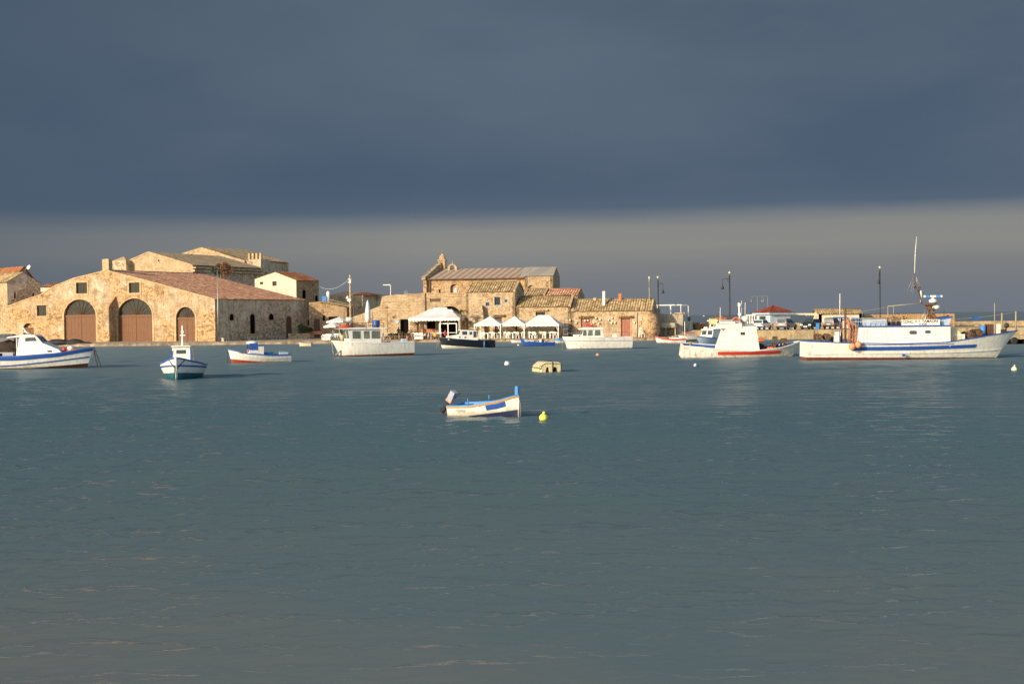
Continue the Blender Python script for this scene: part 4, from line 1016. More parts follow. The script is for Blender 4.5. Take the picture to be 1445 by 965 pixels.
def cabin(mb, prof, w0, w1, m=0, mtop=None):
    zs = [p[1] for p in prof]; z0, z1 = min(zs), max(zs); hw = lambda z: w0 + (w1-w0)*(z-z0)/max(.01, z1-z0)
    a = [mb.vert((x, -hw(z), z)) for x, z in prof]; b = [mb.vert((x, hw(z), z)) for x, z in prof]; n = len(prof)
    mb.face(a, m); mb.face(b[::-1], m)
    for i in range(n):
        k = (i+1) % n; top = mtop is not None and prof[i][1] > z1-.25 and prof[k][1] > z1-.25
        mb.face((a[i], b[i], b[k], a[k]), mtop if top else m)
    return hw
def panel(mb, poly, hw, side, th=.025, m=0):
    a = [mb.vert((x, side*(hw(z)-.01), z)) for x, z in poly]; b = [mb.vert((x, side*(hw(z)+th), z)) for x, z in poly]; n = len(poly)
    mb.face(b, m)
    for i in range(n): mb.face((a[i], b[i], b[(i+1) % n], a[(i+1) % n]), m)
def fpanel(mb, A, B, rects, th=.025, m=0):      # windows in a front or back face running from A(x,z) up to B(x,z)
    A = Vector((A[0], 0, A[1])); B = Vector((B[0], 0, B[1])); d = B-A; n = Vector((d.z, 0, -d.x)).normalized()
    for y0, y1, t0, t1 in rects:
        for s_ in (1,):
            q = [A+d*t0+Vector((0, y0, 0)), A+d*t0+Vector((0, y1, 0)), A+d*t1+Vector((0, y1, 0)), A+d*t1+Vector((0, y0, 0))]
            for o in (n*th, -n*th): mb.poly([p+o for p in q], m)
            for i in range(4): mb.poly([q[i]+n*th, q[(i+1) % 4]+n*th, q[(i+1) % 4]-n*th, q[i]-n*th], m)
def rnd_rect(x0, x1, z0, z1, r=.1):
    o = []
    for cx, cz, a in ((x1-r, z1-r, 0), (x0+r, z1-r, 90), (x0+r, z0+r, 180), (x1-r, z0+r, 270)):
        for k in range(4): o.append((cx+r*math.cos(R(a+k*30)), cz+r*math.sin(R(a+k*30))))
    return o
def boat(name, label, pxc, wl, yaw, L, pitch=0.0, cat='boat', roll=0.0, mid=None):
    """root at the stern on the waterline; pxc is where the middle of the boat shows"""
    c = W(pxc, wl); y = R(yaw); t = thing(name, label, cat, (c.x - math.cos(y)*L/2, c.y - math.sin(y)*L/2, 0))
    t.rotation_euler = (R(roll), R(-pitch), y); return t
def fluff(mb, c, r, n, s, m=0):                 # a heap of net: many small crumpled faces
    for i in range(n):
        v = Vector((random.gauss(0, .42), random.gauss(0, .42), abs(random.gauss(0, .45)))); p = Vector(c) + Vector((v.x*r[0], v.y*r[1], v.z*r[2]))
        q = [p + Vector((random.uniform(-s, s), random.uniform(-s, s), random.uniform(-s, s)*.7)) for _ in range(4)]; mb.poly(q, m)
def mound(mb, c, r, jag=.12, m=0, nu=16, nv=9):
    k = len(mb.v); mb.ball(c, r, nu, nv, m)
    for i in range(k, len(mb.v)):
        x, y, z = mb.v[i]; mb.v[i] = (x + random.uniform(-jag, jag)*r[0], y + random.uniform(-jag, jag)*r[1], max(c[2]-.02, z + random.uniform(-jag, jag)*r[2]))
def rope(name, parent, pts, r=.02, mat='rope', sag=0.0, lab=None):
    P_ = [Vector(p) for p in pts]
    if len(P_) == 2 and sag: P_ = [P_[0].lerp(P_[1], i/8) - Vector((0, 0, sag*4*(i/8)*(1-i/8))) for i in range(9)]
    return MB().tube(P_, r, 5).build(name, M[mat], parent)
def text_mesh(name, s, size, mat, parent, M4, depth=.004):
    cu = bpy.data.curves.new(name, 'FONT'); cu.body = s; cu.size = size; cu.extrude = depth; cu.align_x = 'CENTER'; cu.align_y = 'CENTER'; cu.offset = .004*size/.3
    o = bpy.data.objects.new(name, cu); COL.objects.link(o); bpy.context.view_layer.update()
    me = bpy.data.meshes.new_from_object(o.evaluated_get(bpy.context.evaluated_depsgraph_get())); bpy.data.objects.remove(o)
    me.materials.clear(); me.materials.append(mat); q = bpy.data.objects.new(name, me); COL.objects.link(q); q.parent = parent; q.matrix_local = M4; return q
SIDE_R = Matrix.Rotation(PI/2, 4, 'X')                      # text standing on a face that looks towards -y
def at4(x, y, z, tail=SIDE_R): return Matrix.Translation((x, y, z)) @ tail

# ---- front rowing boat with an outboard
L = 2.95
t = boat('motor_rowboat', 'small cream wooden rowboat with blue stem post and tilted outboard in the foreground', 689, 586.6, -38, L, 3.6, roll=3.5)
H = Hull(L, 1.3, [(0, .37), (.4, .36), (.75, .46), (1, .61)], .14, -.28, .78, -.12, .45, .42, 2.0)
H.build([(lambda q, zs: -.02+.16*max(0, q-.3), 1), (None, 0)], [M['white'], M['blued']], t)
H.deck(t, .27, [M['bluel'], M['bluel']], .01, .97)
H.rail(t, M['bluel'], .09, .05); H.strip(t, M['gold'], 0, 1, lambda q: H.zs(q)-.075, lambda q: H.zs(q)-.02, 'rub_rail', .03)
H.strip(t, M['blue'], .62, .86, lambda q: H.zs(q)-.28, lambda q: H.zs(q)-.095, 'blue_panel', .012, sides=(-1, 1))
MB().box((.28, 0, .30), (.3, 1.0, .05)).build('thwart', M['bluel'], t); MB().box((1.5, 0, .32), (.28, 1.2, .05)).build('thwart', M['bluel'], t)
MB().box((2.87, 0, .75), (.13, .09, .32), ry=.12).build('stem_post', M['bluel'], t)
MB().tube([(2.92, 0, .60), (2.86, 0, .1), (2.83, 0, -.2)], .03, 6).build('stem', M['white'], t)
rope('mooring_rope', t, [(2.93, -.05, .58), (3.0, -.06, .3), (2.99, -.08, -.15)], .012, 'rope')
MB().tube([(1.1, -.60, .40), (1.1, -.60, .60)], .02, 6).build('thole_pin', M['bluel'], t); MB().tube([(1.1, .60, .40), (1.1, .60, .60)], .02, 6).build('thole_pin', M['bluel'], t)
text_mesh('lettering', '21PA0100', .095, M['cowl'], t, at4(.72, -.685, .2) @ Matrix.Rotation(.1, 4, 'X'))
m_ = thing('outboard', '', '', (-.05, 0, .42)); del m_['label']; del m_['category']; m_.parent = t
c = MB(); c.box((-.06, 0, .25), (.24, .24, .4), ry=.62, top=.85); c.build('cowl', M['cowl'], m_)
c = MB(); c.box((-.18, 0, .09), (.25, .26, .07), ry=.62); c.build('cowl_base', M['buoyo'], m_)
c = MB(); c.tube([(-.12, 0, .14), (-.48, 0, -.2)], .06, 6); c.tube([(-.46, 0, -.18), (-.60, 0, -.30)], .065, 6); c.box((-.64, 0, -.27), (.2, .06, .13), ry=.4); c.tube([(-.2, .0, .05), (.3, .04, .34)], .02, 5); c.build('shaft', M['black'], m_)

# ---- boat heading towards the camera
L = 6.4
t = boat('bow_on_boat', 'white fishing boat with teal underside seen bow on in front of the warehouse', 258, 533, -84, L, 1.0)
H = Hull(L, 2.75, [(0, .72), (.5, .74), (.8, .95), (1, 1.2)], .25, -.35, .8, 0, .40, .45, 2.1)
H.build([(lambda q, zs: .12+.2*q, 1), (None, 0)], [M['white'], M['teal']], t)
H.strip(t, M['blue'], 0, .995, lambda q: .42+.26*q, lambda q: .50+.28*q, 'stripe', .02)
H.rail(t, M['blue'], .12, .10); H.deck(t, .18, [M['blueg'], M['whitec']], .01, .97)
MB().tube([(L-.02, 0, 1.25), (L-.14, 0, .55), (L-.3, 0, -.1)], .07, 6).build('stem', M['white'], t)
mb = MB(); hw = cabin(mb, [(2.2, .6), (4.0, .6), (3.9, 1.85), (2.1, 1.85)], .6, .52); mb.box((3.0, 0, 1.88), (2.1, 1.16, .07)); ca = mb.build('cabin', M['whitec'], t)
w = MB(); fpanel(w, (4.0, .6), (3.9, 1.85), [(-.28, .28, .66, .84)]); w.build('window', M['glass'], ca)
w = MB()
for sd2 in (-1, 1): panel(w, rect(2.5, 3.2, 1.2, 1.65), hw, sd2)
w.build('side_window', M['glass'], ca)
w = MB()
for y in (-.6, .6): w.box((3.95, y, 1.15), (.12, .09, .95))
w.build('corner_trim', M['blue'], ca)
MB().lathe((4.5, 0, .8), [(.5, 0), (.45, .18), (.3, .26), (.02, .3)], 12).build('hatch', M['blued'], t)
ms = MB().lathe((3.1, 0, 1.9), [(.12, 0), (.07, .1), (.05, .6), (.05, 1.2), (.02, 1.25)], 8); ms.box((3.1, 0, 2.55), (.1, .34, .06)); ms.box((3.1, 0, 2.75), (.16, .16, .14)); ms.build('mast', M['whitec'], t)
for s_ in (-1, 1): rope('mooring_rope', t, [(L-.5, .45*s_, 1.05), (L-.1, .12*s_, .62), (L-.12, .03, .55)], .025, 'iron')
rope('mooring_rope', t, [(L-.05, -.05, .75), (L-.1, -.1, .3), (L, -.12, -.1)], .03, 'iron')

# ---- little boat with the blue wheelhouse front
L = 5.1
t = boat('blue_windowed_fishing_boat', 'small white fishing boat with blue wheelhouse front, red underside and a turquoise tub', 365, 511.5, 205, L, .8)
H = Hull(L, 1.8, [(0, .62), (.35, .58), (.7, .72), (1, 1.05)], .35, -.3, .75, -.1, .45, .42, 2.1)
H.build([(lambda q, zs: .02+.48*max(0, q-.45), 1), (None, 0)], [M['white'], M['antir']], t)
H.rail(t, M['blue'], .1, .09); H.deck(t, .25, [M['blueg'], M['whitec']], .01, .97)
H.strip(t, M['whitec'], .02, .98, lambda q: H.zs(q)-.30, lambda q: H.zs(q)-.26, 'rub_rail', .03)
mb = MB(); hw = cabin(mb, [(2.25, .4), (3.35, .4), (3.3, 1.35), (2.25, 1.32)], .55, .5); ca = mb.build('cabin', M['whitec'], t)
mb = MB(); hw2 = cabin(mb, [(2.75, 1.0), (3.42, 1.0), (3.40, 1.55), (2.75, 1.58)], .54, .50); wh = mb.build('wheelhouse', M['blue'], t)
w = MB(); fpanel(w, (3.42, 1.0), (3.40, 1.55), [(-.42, -.06, .2, .75), (.06, .42, .2, .75)]); w.build('window', M['glass'], wh)
MB().ball((3.08, 0, 1.58), (.5, .56, .17), 14, 6).build('roof', M['whitec'], wh)
mb = MB(); mb.box((2.35, 0, 1.36), (.9, 1.12, .05)); mb.build('cabin_trim', M['blue'], ca)
MB().lathe((1.45, 0, .38), [(.3, 0), (.36, .4), (.38, .42)], 12).build('tub', M['bluel'], t).scale = (1.2, 1, 1)
mb = MB(); mb.box((.5, 0, .66), (.7, .6, .3)); mb.tube([(.15, 0, .6), (.4, 0, .86), (.8, 0, .88), (1.05, 0, .66)], .04, 6); mb.build('engine_box', M['blueg'], t)
MB().ball((3.55, .45, .92), .1, 8, 6).build('fender', M['oran'], t)
rope('mooring_rope', t, [(L, 0, .95), (L+.05, .05, .3), (L+.02, .1, -.2)], .025, 'iron')
text_mesh('lettering', '21PA', .16, M['iron'], t, Matrix.Translation((4.15, .62, .78)) @ Matrix.Rotation(PI-.35, 4, 'Z') @ SIDE_R)

# ---- blue and white boat cut by the left edge
L = 10.0; X = lambda px: (px+52)/18.7
t = boat('blue_banded_boat', 'white boat with thick blue band and sloped white cabin moored before the warehouse', 41.5, 520, 0, L, .6)
H = Hull(L, 2.9, [(0, .95), (.45, .93), (.72, 1.06), (1, 1.42)], .75, -.4, .8, 0, .5, .45, 2.2)
H.build([(lambda q, zs: .02+.55*max(0, q-.55), 1), (None, 0)], [M['white'], M['antik']], t)
H.strip(t, M['blue'], 0, .995, lambda q: H.zs(q)-(.33 if q < .5 else .33-.2*(q-.5)), lambda q: H.zs(q)-.02, 'blue_band', .03)
H.strip(t, M['blue'], 0, .99, lambda q: .16+.95*max(0, q-.35)**1.25, lambda q: .25+.95*max(0, q-.35)**1.25, 'rub_rail', .04)
H.rail(t, M['blue'], .14, .10); H.deck(t, .18, [M['buoyo'], M['blue']], .01, .985)
prof = [(X(29), .8), (X(93), .95), (X(92), 1.14), (X(88.5), 1.36), (X(66), 1.86), (X(56.5), 2.42), (X(41), 2.48), (X(30.5), 2.2)]
mb = MB(); hw = cabin(mb, prof, .95, .72); ca = mb.build('cabin', M['whitec'], t)
mb = MB(); cabin(mb, [(X(15), 2.30), (X(57), 2.40), (X(55), 2.48), (X(40), 2.53), (X(17), 2.38)], .80, .76); mb.build('roof', M['whitec'], ca)
w = MB()
for s_ in (-1, 1): panel(w, [(X(41.5), 2.02), (X(58), 2.04), (X(55), 2.32), (X(41.5), 2.29)], hw, s_)
fpanel(w, (X(66), 1.86), (X(56.5), 2.42), [(-.62, -.08, .15, .85), (.08, .62, .15, .85)]); w.build('window', M['glass'], ca)
w = MB()
for s_ in (-1, 1): panel(w, rnd_rect(X(73), X(79.5), 1.18, 1.29, .04), hw, s_)
w.build('porthole', M['dark'], ca)
w = MB(); w.tube([(X(33), 0, 3.1), (X(38), 0, 2.75), (X(46), 0, 2.5)], .05, 6); w.tube([(X(36), 0, 2.9), (X(41), .1, 2.48)], .03, 5); w.tube([(X(33), .3, 2.75), (X(45), .3, 2.52)], .03, 5); w.build('folded_mast', M['whitec'], ca)
mb = MB(); mb.tube([(X(30), -.85, .9), (X(30), -.85, 2.3)], .04, 5); mb.tube([(X(30), .85, .9), (X(30), .85, 2.3)], .04, 5); mb.build('roof_post', M['whitec'], ca)
mb = MB(); mound(mb, (X(12), .2, .85), (1.5, 1.1, 1.25)); fluff(mb, (X(12), 0, 1.0), (1.5, 1.1, .9), 200, .12); tag(mb.build('fishing_net_heap', M['net'], None, t.location), 'black heap of fishing net on the aft deck of the blue banded boat', 'net')
mb = MB(); mb.box((X(14), -.75, 1.06), (1.2, .6, .42)); mb.box((X(6), -.75, 1.02), (.5, .6, .34)); tag(mb.build('fish_crates', M['cowl'], None, t.location), 'grey fish crates beside the black net heap', 'crates')
tag(MB().ball((X(93), -.3, 1.42), .17, 12, 8).build('red_fender', M['red'], None, t.location), 'round red fender on the foredeck of the blue banded boat', 'fender')
tag(MB().ball((X(101), -.15, 1.50), (.26, .2, .2), 12, 8).build('white_fender', M['plas'], None, t.location), 'round white fender next to the red fender', 'fender')
mb = MB(); mound(mb, (X(107), 0, 1.24), (1.0, .5, .2), .1); tag(mb.build('orange_net_heap', M['neto'], None, t.location), 'flat orange net heap on the bow of the blue banded boat', 'net')
mb = MB(); p0 = Vector((L-.1, 0, 1.3))
for k in range(2): mb.tube([p0 + Vector((.1*k+.03*math.sin(i*2), 0, 0)) + Vector((.03*i+.02*k*i, -.05*k, -.15*i)) for i in range(10)], .04, 5)
mb.build('mooring_rope', M['net'], t)

# ---- white wheelhouse boat with blue tank
L = 7.7; X = lambda px: L - (px-470)/14.9*1.07
t = boat('windowed_wheelhouse_boat', 'white workboat with a big windowed wheelhouse, blue tank and parasol pole on top', 524, 502.5, 203, L, .5)
H = Hull(L, 2.7, [(0, 1.28), (.4, 1.2), (.75, 1.28), (1, 1.42)], .95, -.4, .88, -.1, .55, .42, 2.4)
H.build([(lambda q, zs: .26-.22*q, 1), (None, 0)], [M['white'], M['anti']], t)
H.rail(t, M['whitec'], .12, .07); H.deck(t, .16, [M['blueg'], M['whitec']], .01, .985)
prof = [(X(491), 1.15), (X(533.5), 1.15), (X(532), 2.55), (X(487), 2.55)]
mb = MB(); hw = cabin(mb, [(X(533), 1.1), (X(492.5), 1.1), (X(488.5), 2.5), (X(532), 2.5)], .98, .9); ca = mb.build('wheelhouse', M['whitec'], t)
xf0, xf1 = X(492.5), X(488.5)
w = MB()
for s_ in (-1, 1):
    for a, b in ((494.5, 505), (509.5, 517), (520, 531)): panel(w, rect(X(b), X(a), 1.62, 2.32), hw, s_)
fpanel(w, (xf0, 1.1), (xf1, 2.5), [(-.85, -.1, .38, .88), (.1, .85, .38, .88)]); w.build('window', M['backlitg'], ca)
mb = MB(); cabin(mb, [(X(541), 2.5), (X(479), 2.5), (X(478), 2.56), (X(500), 2.64), (X(541), 2.62)], 1.08, 1.04); mb.build('roof', M['whitec'], ca)
for y in (-.95, .95):
    mb = MB()
    for z in (2.85, 3.08): mb.tube([(X(536), y, z), (X(486), y, z)], .022, 5)
    for q in range(6): x = X(536)+(X(486)-X(536))*q/5; mb.tube([(x, y, 2.6), (x, y, 3.1)], .022, 5)
    mb.build('roof_rail', M['rust'], ca)
tag(MB().lathe((0, 0, 0), [(.3, 0), (.34, .1), (.34, .62), (.28, .68), (.12, .7)], 12).build('blue_drum', M['blue'], None, t.matrix_basis @ Vector((X(529), .3, 2.63))), 'blue plastic drum on the wheelhouse roof of the white workboat', 'drum')
tag(MB().ball((0, 0, .12), (.6, .4, .15), 12, 8).build('covered_raft', M['red'], None, t.matrix_basis @ Vector((X(487.5), .2, 2.62))), 'red orange life raft bundle on the workboat wheelhouse roof', 'raft')
mb = MB(); mb.lathe((0, 0, 0), [(.03, 0), (.03, .6), (.3, .62), (.33, .8), (.3, .98), (.05, 1.0)], 12); mb.build('radar_dome', M['whitec'], ca, (X(495), -.1, 2.6))
for x, z in ((486, 4.4), (499, 4.7), (524, 4.0)): MB().tube([(X(x), .3, 2.6), (X(x), .3, z)], .024, 5).build('aerial', M['rust'], ca)
mb = MB(); mb.tube([(L-.05, 0, 1.4), (L-.1, .25, .5), (L-.35, .35, -.05)], .035, 5); mb.tube([(L-.05, -.05, 1.4), (L-.25, -.35, .5), (L-.35, -.3, .0)], .035, 5); mb.tube([(L-.3, .3, .1), (L-.9, .25, .55)], .06, 6); mb.build('anchor_rope', M['rope'], t)
mb = MB(); mb.box((1.4, 0, 1.25), (1.5, 1.3, .12)); mb.box((.8, .5, 1.4), (.5, .4, .35)); mb.build('engine_hatch', M['blueg'], t)

# ---- navy boat
L = 6.4; X = lambda px: L - (px-620)/12.3*1.04
t = boat('navy_cabin_boat', 'navy blue motor boat with a white cabin and white bottom beside the gazebos', 657.5, 491.3, 196, L, .8)
H = Hull(L, 2.3, [(0, .85), (.35, .86), (.7, 1.0), (1, 1.22)], .5, -.4, .85, -.1, .5, .42, 2.3)
H.build([(lambda q, zs: .02+.42*max(0, q-.25), 1), (None, 0)], [M['navy'], M['white']], t)
H.rail(t, M['navy'], .1, .08); H.deck(t, .14, [M['whitec'], M['navy']], .01, .98)
mb = MB(); hw = cabin(mb, [(X(672.5), .8), (X(646), .8), (X(644.5), 1.35), (X(645.5), 1.4), (X(649), 2.05), (X(670.5), 2.0)], .8, .68); ca = mb.build('cabin', M['whitec'], t)
mb = MB(); cabin(mb, [(X(647), .85), (X(631), .9), (X(632), 1.35), (X(646), 1.5)], .66, .56); mb.build('coachroof', M['whitec'], ca)
w = MB()
for s_ in (-1, 1):
    panel(w, rect(X(664), X(660.5), 1.5, 1.85), hw, s_); panel(w, rect(X(670), X(666), 1.2, 1.88), hw, s_); panel(w, rnd_rect(X(648), X(646), 1.14, 1.3, .05), hw, s_); panel(w, rnd_rect(X(656), X(653.5), 1.12, 1.28, .05), hw, s_); panel(w, rect(X(657), X(650.5), 1.5, 1.88), hw, s_)
fpanel(w, (X(645.5), 1.4), (X(649), 2.05), [(-.6, -.06, .15, .85), (.06, .6, .15, .85)]); w.build('window', M['glass'], ca)
mb = MB(); mb.tube([(X(660), -.2, 2.05), (X(680), -.25, 2.1)], .04, 5); mb.build('boom', M['doord'], ca)
mb = MB(); mb.tube([(L-.05, 0, 1.15), (L-.05, .05, -.1)], .03, 5); mb.tube([(L-.1, 0, 1.15), (L+.35, .3, -.05)], .025, 5); mb.build('mooring_rope', M['rope'], t)
MB().tube([(1.35, 1.17, .8), (1.35, 1.2, .05)], .07, 6).build('fender', M['bluel'], t)

# ---- blue rowing boat
L = 4.2
t = boat('blue_rowboat', 'long bright blue open rowboat with a white interior beside the navy boat', 758, 488.3, 188, L, 1.2, roll=-5)
H = Hull(L, 1.45, [(0, .48), (.4, .46), (.75, .56), (1, .78)], .4, -.25, .7, 0, .5, .42, 2.0)
H.build([(lambda q, zs: -.05+.2*max(0, q-.55), 1), (None, 0)], [M['blue'], M['antik']], t)
H.rail(t, M['blue'], .08, .06); H.deck(t, .22, [M['whitec'], M['whitec']], .01, .97)
mb = MB(); mb.box((1.0, 0, .42), (.3, 1.1, .05)); mb.box((2.1, 0, .45), (.3, 1.2, .05)); mb.build('thwart', M['whitec'], t)
mb = MB(); cabin(mb, [(2.5, .42), (3.7, .55), (3.6, .68), (2.6, .62)], .5, .4); mb.build('foredeck', M['whitec'], t)
mb = MB(); mb.box((1.75, .2, .62), (.22, .24, .42)); mb.build('engine_cover', M['plas'], t)
mb = MB(); mb.box((1.45, .25, .62), (.26, .3, .40), top=.7); tag(mb.build('black_bag', M['black'], None, t.location, R(188)), 'black bag lying in the blue rowboat', 'bag')

# ---- white motor launch
L = 7.4; X = lambda px: L - (px-792.5)/13.4*1.02
t = boat('white_motor_launch', 'plain white motor launch with three cabin windows before the seafront cottage', 841.5, 492.6, 191, L, .0)
H = Hull(L, 2.5, [(0, 1.28), (.5, 1.26), (1, 1.34)], .72, -.4, .92, 0, .5, .40, 2.8)
H.build([(lambda q, zs: .10-.03*q, 1), (None, 0)], [M['white'], M['blued']], t)
H.strip(t, M['cowl'], 0, .995, lambda q: .86+.05*q, lambda q: .91+.05*q, 'rub_rail', .035)
H.rail(t, M['whitec'], .12, .06); H.deck(t, .05, [M['whitec'], M['whitec']], .01, .985)
mb = MB(); hw = cabin(mb, [(X(849), 1.2), (X(816), 1.2), (X(818), 1.5), (X(820.5), 2.1), (X(847.5), 2.12)], .9, .78); ca = mb.build('cabin', M['whitec'], t)
mb = MB(); cabin(mb, [(X(849), 2.08), (X(818.5), 2.08), (X(818), 2.2), (X(824), 2.34), (X(848), 2.3)], .86, .80); mb.build('roof', M['whitec'], ca)
w = MB()
for s_ in (-1, 1):
    for a, b in ((818.5, 824.2), (826, 833), (835.5, 844)): panel(w, [(X(b), 1.45), (X(a)-(.0 if a > 820 else .05), 1.45), (X(a)-.12, 2.02), (X(b), 2.02)], hw, s_)
fpanel(w, (X(818), 1.5), (X(820.5), 2.1), [(-.7, -.06, .1, .9), (.06, .7, .1, .9)]); w.build('window', M['backlitg'], ca)
for x in (812, 867): MB().box((X(x), .1, 1.42), (.5, .6, .32)).build('hatch_box', M['whitec'], t)
mb = MB()
for y in (-.9, .9):
    mb.tube([(X(803), y, 1.3), (X(803), y, 1.75), (X(815), y*.9, 1.78)], .018, 5); mb.tube([(X(852), y, 1.75), (X(884), y, 1.75)], .016, 5)
    for xx in (852, 868, 884): mb.tube([(X(xx), y, 1.3), (X(xx), y, 1.75)], .016, 5)
mb.build('guard_rail', M['steel'], t)
mb = MB(); mound(mb, (0, 0, 0), (.5, .4, .14), .3); fluff(mb, (0, 0, .05), (.8, .45, .32), 90, .1); tag(mb.build('red_life_jackets', M['red'], None, t.matrix_basis @ Vector((X(834), 0, 2.34))), 'bright red pile of life jackets on the white launch roof', 'life jackets')
mb = MB(); mb.tube([(L-.05, 0, 1.2), (L+.05, .1, -.1)], .02, 5); mb.tube([(L-.2, .1, 1.1), (L-.5, .3, -.1)], .02, 5); mb.build('mooring_rope', M['rope'], t)

# ---- red and white small boat by the terrace
L = 3.8
t = boat('red_trimmed_rowboat', 'small white rowboat with red gunwale moored below the terrace block', 945.5, 484.6, 184, L, 1.0)
H = Hull(L, 1.4, [(0, .56), (.4, .5), (.75, .6), (1, .86)], .3, -.25, .75, 0, .5, .42, 2.0)
H.build([(lambda q, zs: -.02+.14*max(0, q-.5), 1), (lambda q, zs: zs-.16, 0), (None, 2)], [M['white'], M['navy'], M['red']], t)
H.rail(t, M['red'], .1, .08); H.deck(t, .2, [M['whitec'], M['red']], .01, .97)
mb = MB(); cabin(mb, [(.5, .4), (2.0, .4), (1.9, .72), (.6, .72)], .45, .42); mb.build('cover', M['whitec'], t)

# ---- dinghies
def dinghy(name, label, px, wl, yaw, L, B, hs, mats, pitch=0):
    t = boat(name, label, px, wl, yaw, L, pitch, 'dinghy')
    H = Hull(L, B, hs, .25, -.15, .8, 0, .4, .42, 2.0); H.build([(lambda q, zs: .5*zs, 1), (None, 0)], [M[mats[0]], M[mats[1]]], t)
    H.rail(t, M[mats[2]], .08, .06); H.deck(t, .18, [M[mats[3]], M[mats[3]]], .01, .97); MB().box((L*.45, 0, hs[0][1]-.06), (.22, B*.85, .04)).build('thwart', M[mats[3]], t)
    return t
dinghy('cream_dinghy', 'tiny cream dinghy with dark stern floating off the square', 430.5, 488.4, 172, 1.8, 1.0, [(0, .42), (.5, .38), (1, .5)], ('tend', 'tend', 'cowl', 'dark'))
dinghy('white_dinghy', 'small white dinghy drawn up beside the blue rowboat bow', 729, 483.8, 175, 1.7, 1.0, [(0, .35), (.5, .32), (1, .42)], ('white', 'white', 'cowl', 'bluel'))
dinghy('blue_trimmed_dinghy', 'small cream dinghy with light blue rim between rowboat and white launch', 788.5, 483.8, 185, 1.4, 1.0, [(0, .5), (.5, .48), (1, .55)], ('bluel', 'tend', 'bluel', 'bluel'))
# cream tri-hulled tender
t = boat('cream_tender', 'cream moulded tender with black rub strake and strap floating alone mid harbour', 772, 524, -74, 1.8); t.scale = (.78, .80, .88)
mb = MB(); o = []
sec = [(-.93, .0), (-.93, .22), (-.88, .40), (-.55, .66), (-.42, .72), (.0, .74), (.72, .70), (.88, .60), (.92, .40), (.88, .05), (.80, -.12), (.62, -.12), (.50, .30), (.22, .36), (.10, -.15), (-.12, -.15), (-.22, .32), (-.46, .34), (-.56, -.12), (-.84, -.12)]
rows = []
for x, sy, dz in ((0, .98, 0), (.3, 1, 0), (1.3, 1, 0), (1.9, .98, .0), (2.2, .95, .0), (2.3, .86, .03)): rows.append([(x, y*sy, z*(1-dz*2)+dz) for y, z in sec])
ids = mb.grid(rows, 0, False, close=True)
for row in (rows[0], rows[-1]):
    pl = [Vector((y, z, 0)) for _, y, z in row]; iv = [mb.vert(p) for p in row]
    for tr in geometry.tessellate_polygon([pl]): mb.face([iv[i] for i in tr])
mb.build('hull', M['tend'], t)
mb = MB(); top = [(x_, y_) for x_, y_ in ((0, 0),)]
for k, (zz2, rr2) in enumerate(((.02, .022), )): pass
st = [(-.97, .20), (-.90, .42), (-.56, .60), (-.0, .60), (.75, .56), (.96, .44), (.95, .25)]
mb.tube([(2.29, y*.90, z) for y, z in st], .028, 6); mb.tube([(2.29, st[-1][0]*.9, st[-1][1]), (1.9, .97, .45), (.2, .98, .45)], .03, 6); mb.tube([(2.29, st[0][0]*.9, st[0][1]), (1.9, -.98, .3), (.2, -.98, .3)], .03, 6); mb.build('rub_strake', M['black'], t)
mb = MB(); mb.tube([(.1, .1, .755), (2.2, .1, .755), (2.33, .1, .70), (2.33, .1, .0)], .03, 6); mb.build('strap', M['black'], t)
MB().ball((2.1, -.95, .42), .08, 8, 6).build('fender', M['plas'], t)

# ---- white boat with the red stripe
L = 9.85; X = lambda px: (px-960)/17.1
t = boat('red_striped_boat', 'rust stained white fishing boat with a red stripe and tall plain cabin', 1047, 503.8, 0, L, .0, roll=6)
H = Hull(L, 3.0, [(0, 1.12), (.3, .86), (.55, .68), (.8, .86), (1, 1.28)], 1.0, -.4, .72, -.25, .55, .45, 2.1)
H.build([(lambda q, zs: .10-.18*q, 1), (None, 0)], [M['whiter'], M['antik']], t)
H.rail(t, M['white'], .12, .07); H.deck(t, .24, [M['blue'], M['blue']], .01, .985)
sc_ = (X(1007), X(1098)); H.strip(t, M['red'], sc_[0]/L, sc_[1]/L, lambda q: .36, lambda q: .64, 'red_stripe', .02)
mb = MB(); hw = cabin(mb, [(X(1008), .45), (X(1066.5), .45), (X(1066), .68), (X(1061.3), 2.5), (X(1018.5), 2.5), (X(1009), .74)], 1.1, .95); ca = mb.build('cabin', M['whitec'], t)
mb = MB(); cabin(mb, [(X(1007.5), 2.5), (X(1041), 2.5), (X(1041), 2.88), (X(1007.5), 2.84)], 1.0, 1.0); mb.box(((X(1012)+X(1032))/2, 0, 2.95), (X(1032)-X(1012), 1.7, .13)); mb.box(((X(1042)+X(1062))/2, 0, 2.56), (X(1062)-X(1042), 1.9, .14)); mb.build('flying_bridge', M['whitec'], ca)
for s_ in (-1, 1):
    w = MB(); panel(w, rect(X(1039.2), X(1045), 1.95, 2.18), hw, s_, .03); w.build('window', M['glass'], ca)
    w = MB(); panel(w, rect(X(1038.3), X(1045.9), 1.9, 2.23), hw, s_, .012); w.build('window_frame', M['whitec'], ca)
mb = MB()
for i in range(17):
    a = PI*i/16
    if i: mb.tube([(X(1034.5)+.30*math.cos(a0), -.75, 2.9+.34*math.sin(a0)), (X(1034.5)+.30*math.cos(a), -.75, 2.9+.34*math.sin(a))], .075, 6)
    a0 = a
tag(mb.build('life_ring', M['oran'], None, t.location), 'orange life ring half shown on the red striped boat roof', 'life ring')
mb = MB(); mb.lathe((X(1048.5), 0, 2.62), [(.05, 0), (.05, .3), (.2, .32), (.3, .5), (.31, .7), (.2, .76), (.02, .78)], 12); mb.build('radar_dome', M['plas'], ca)
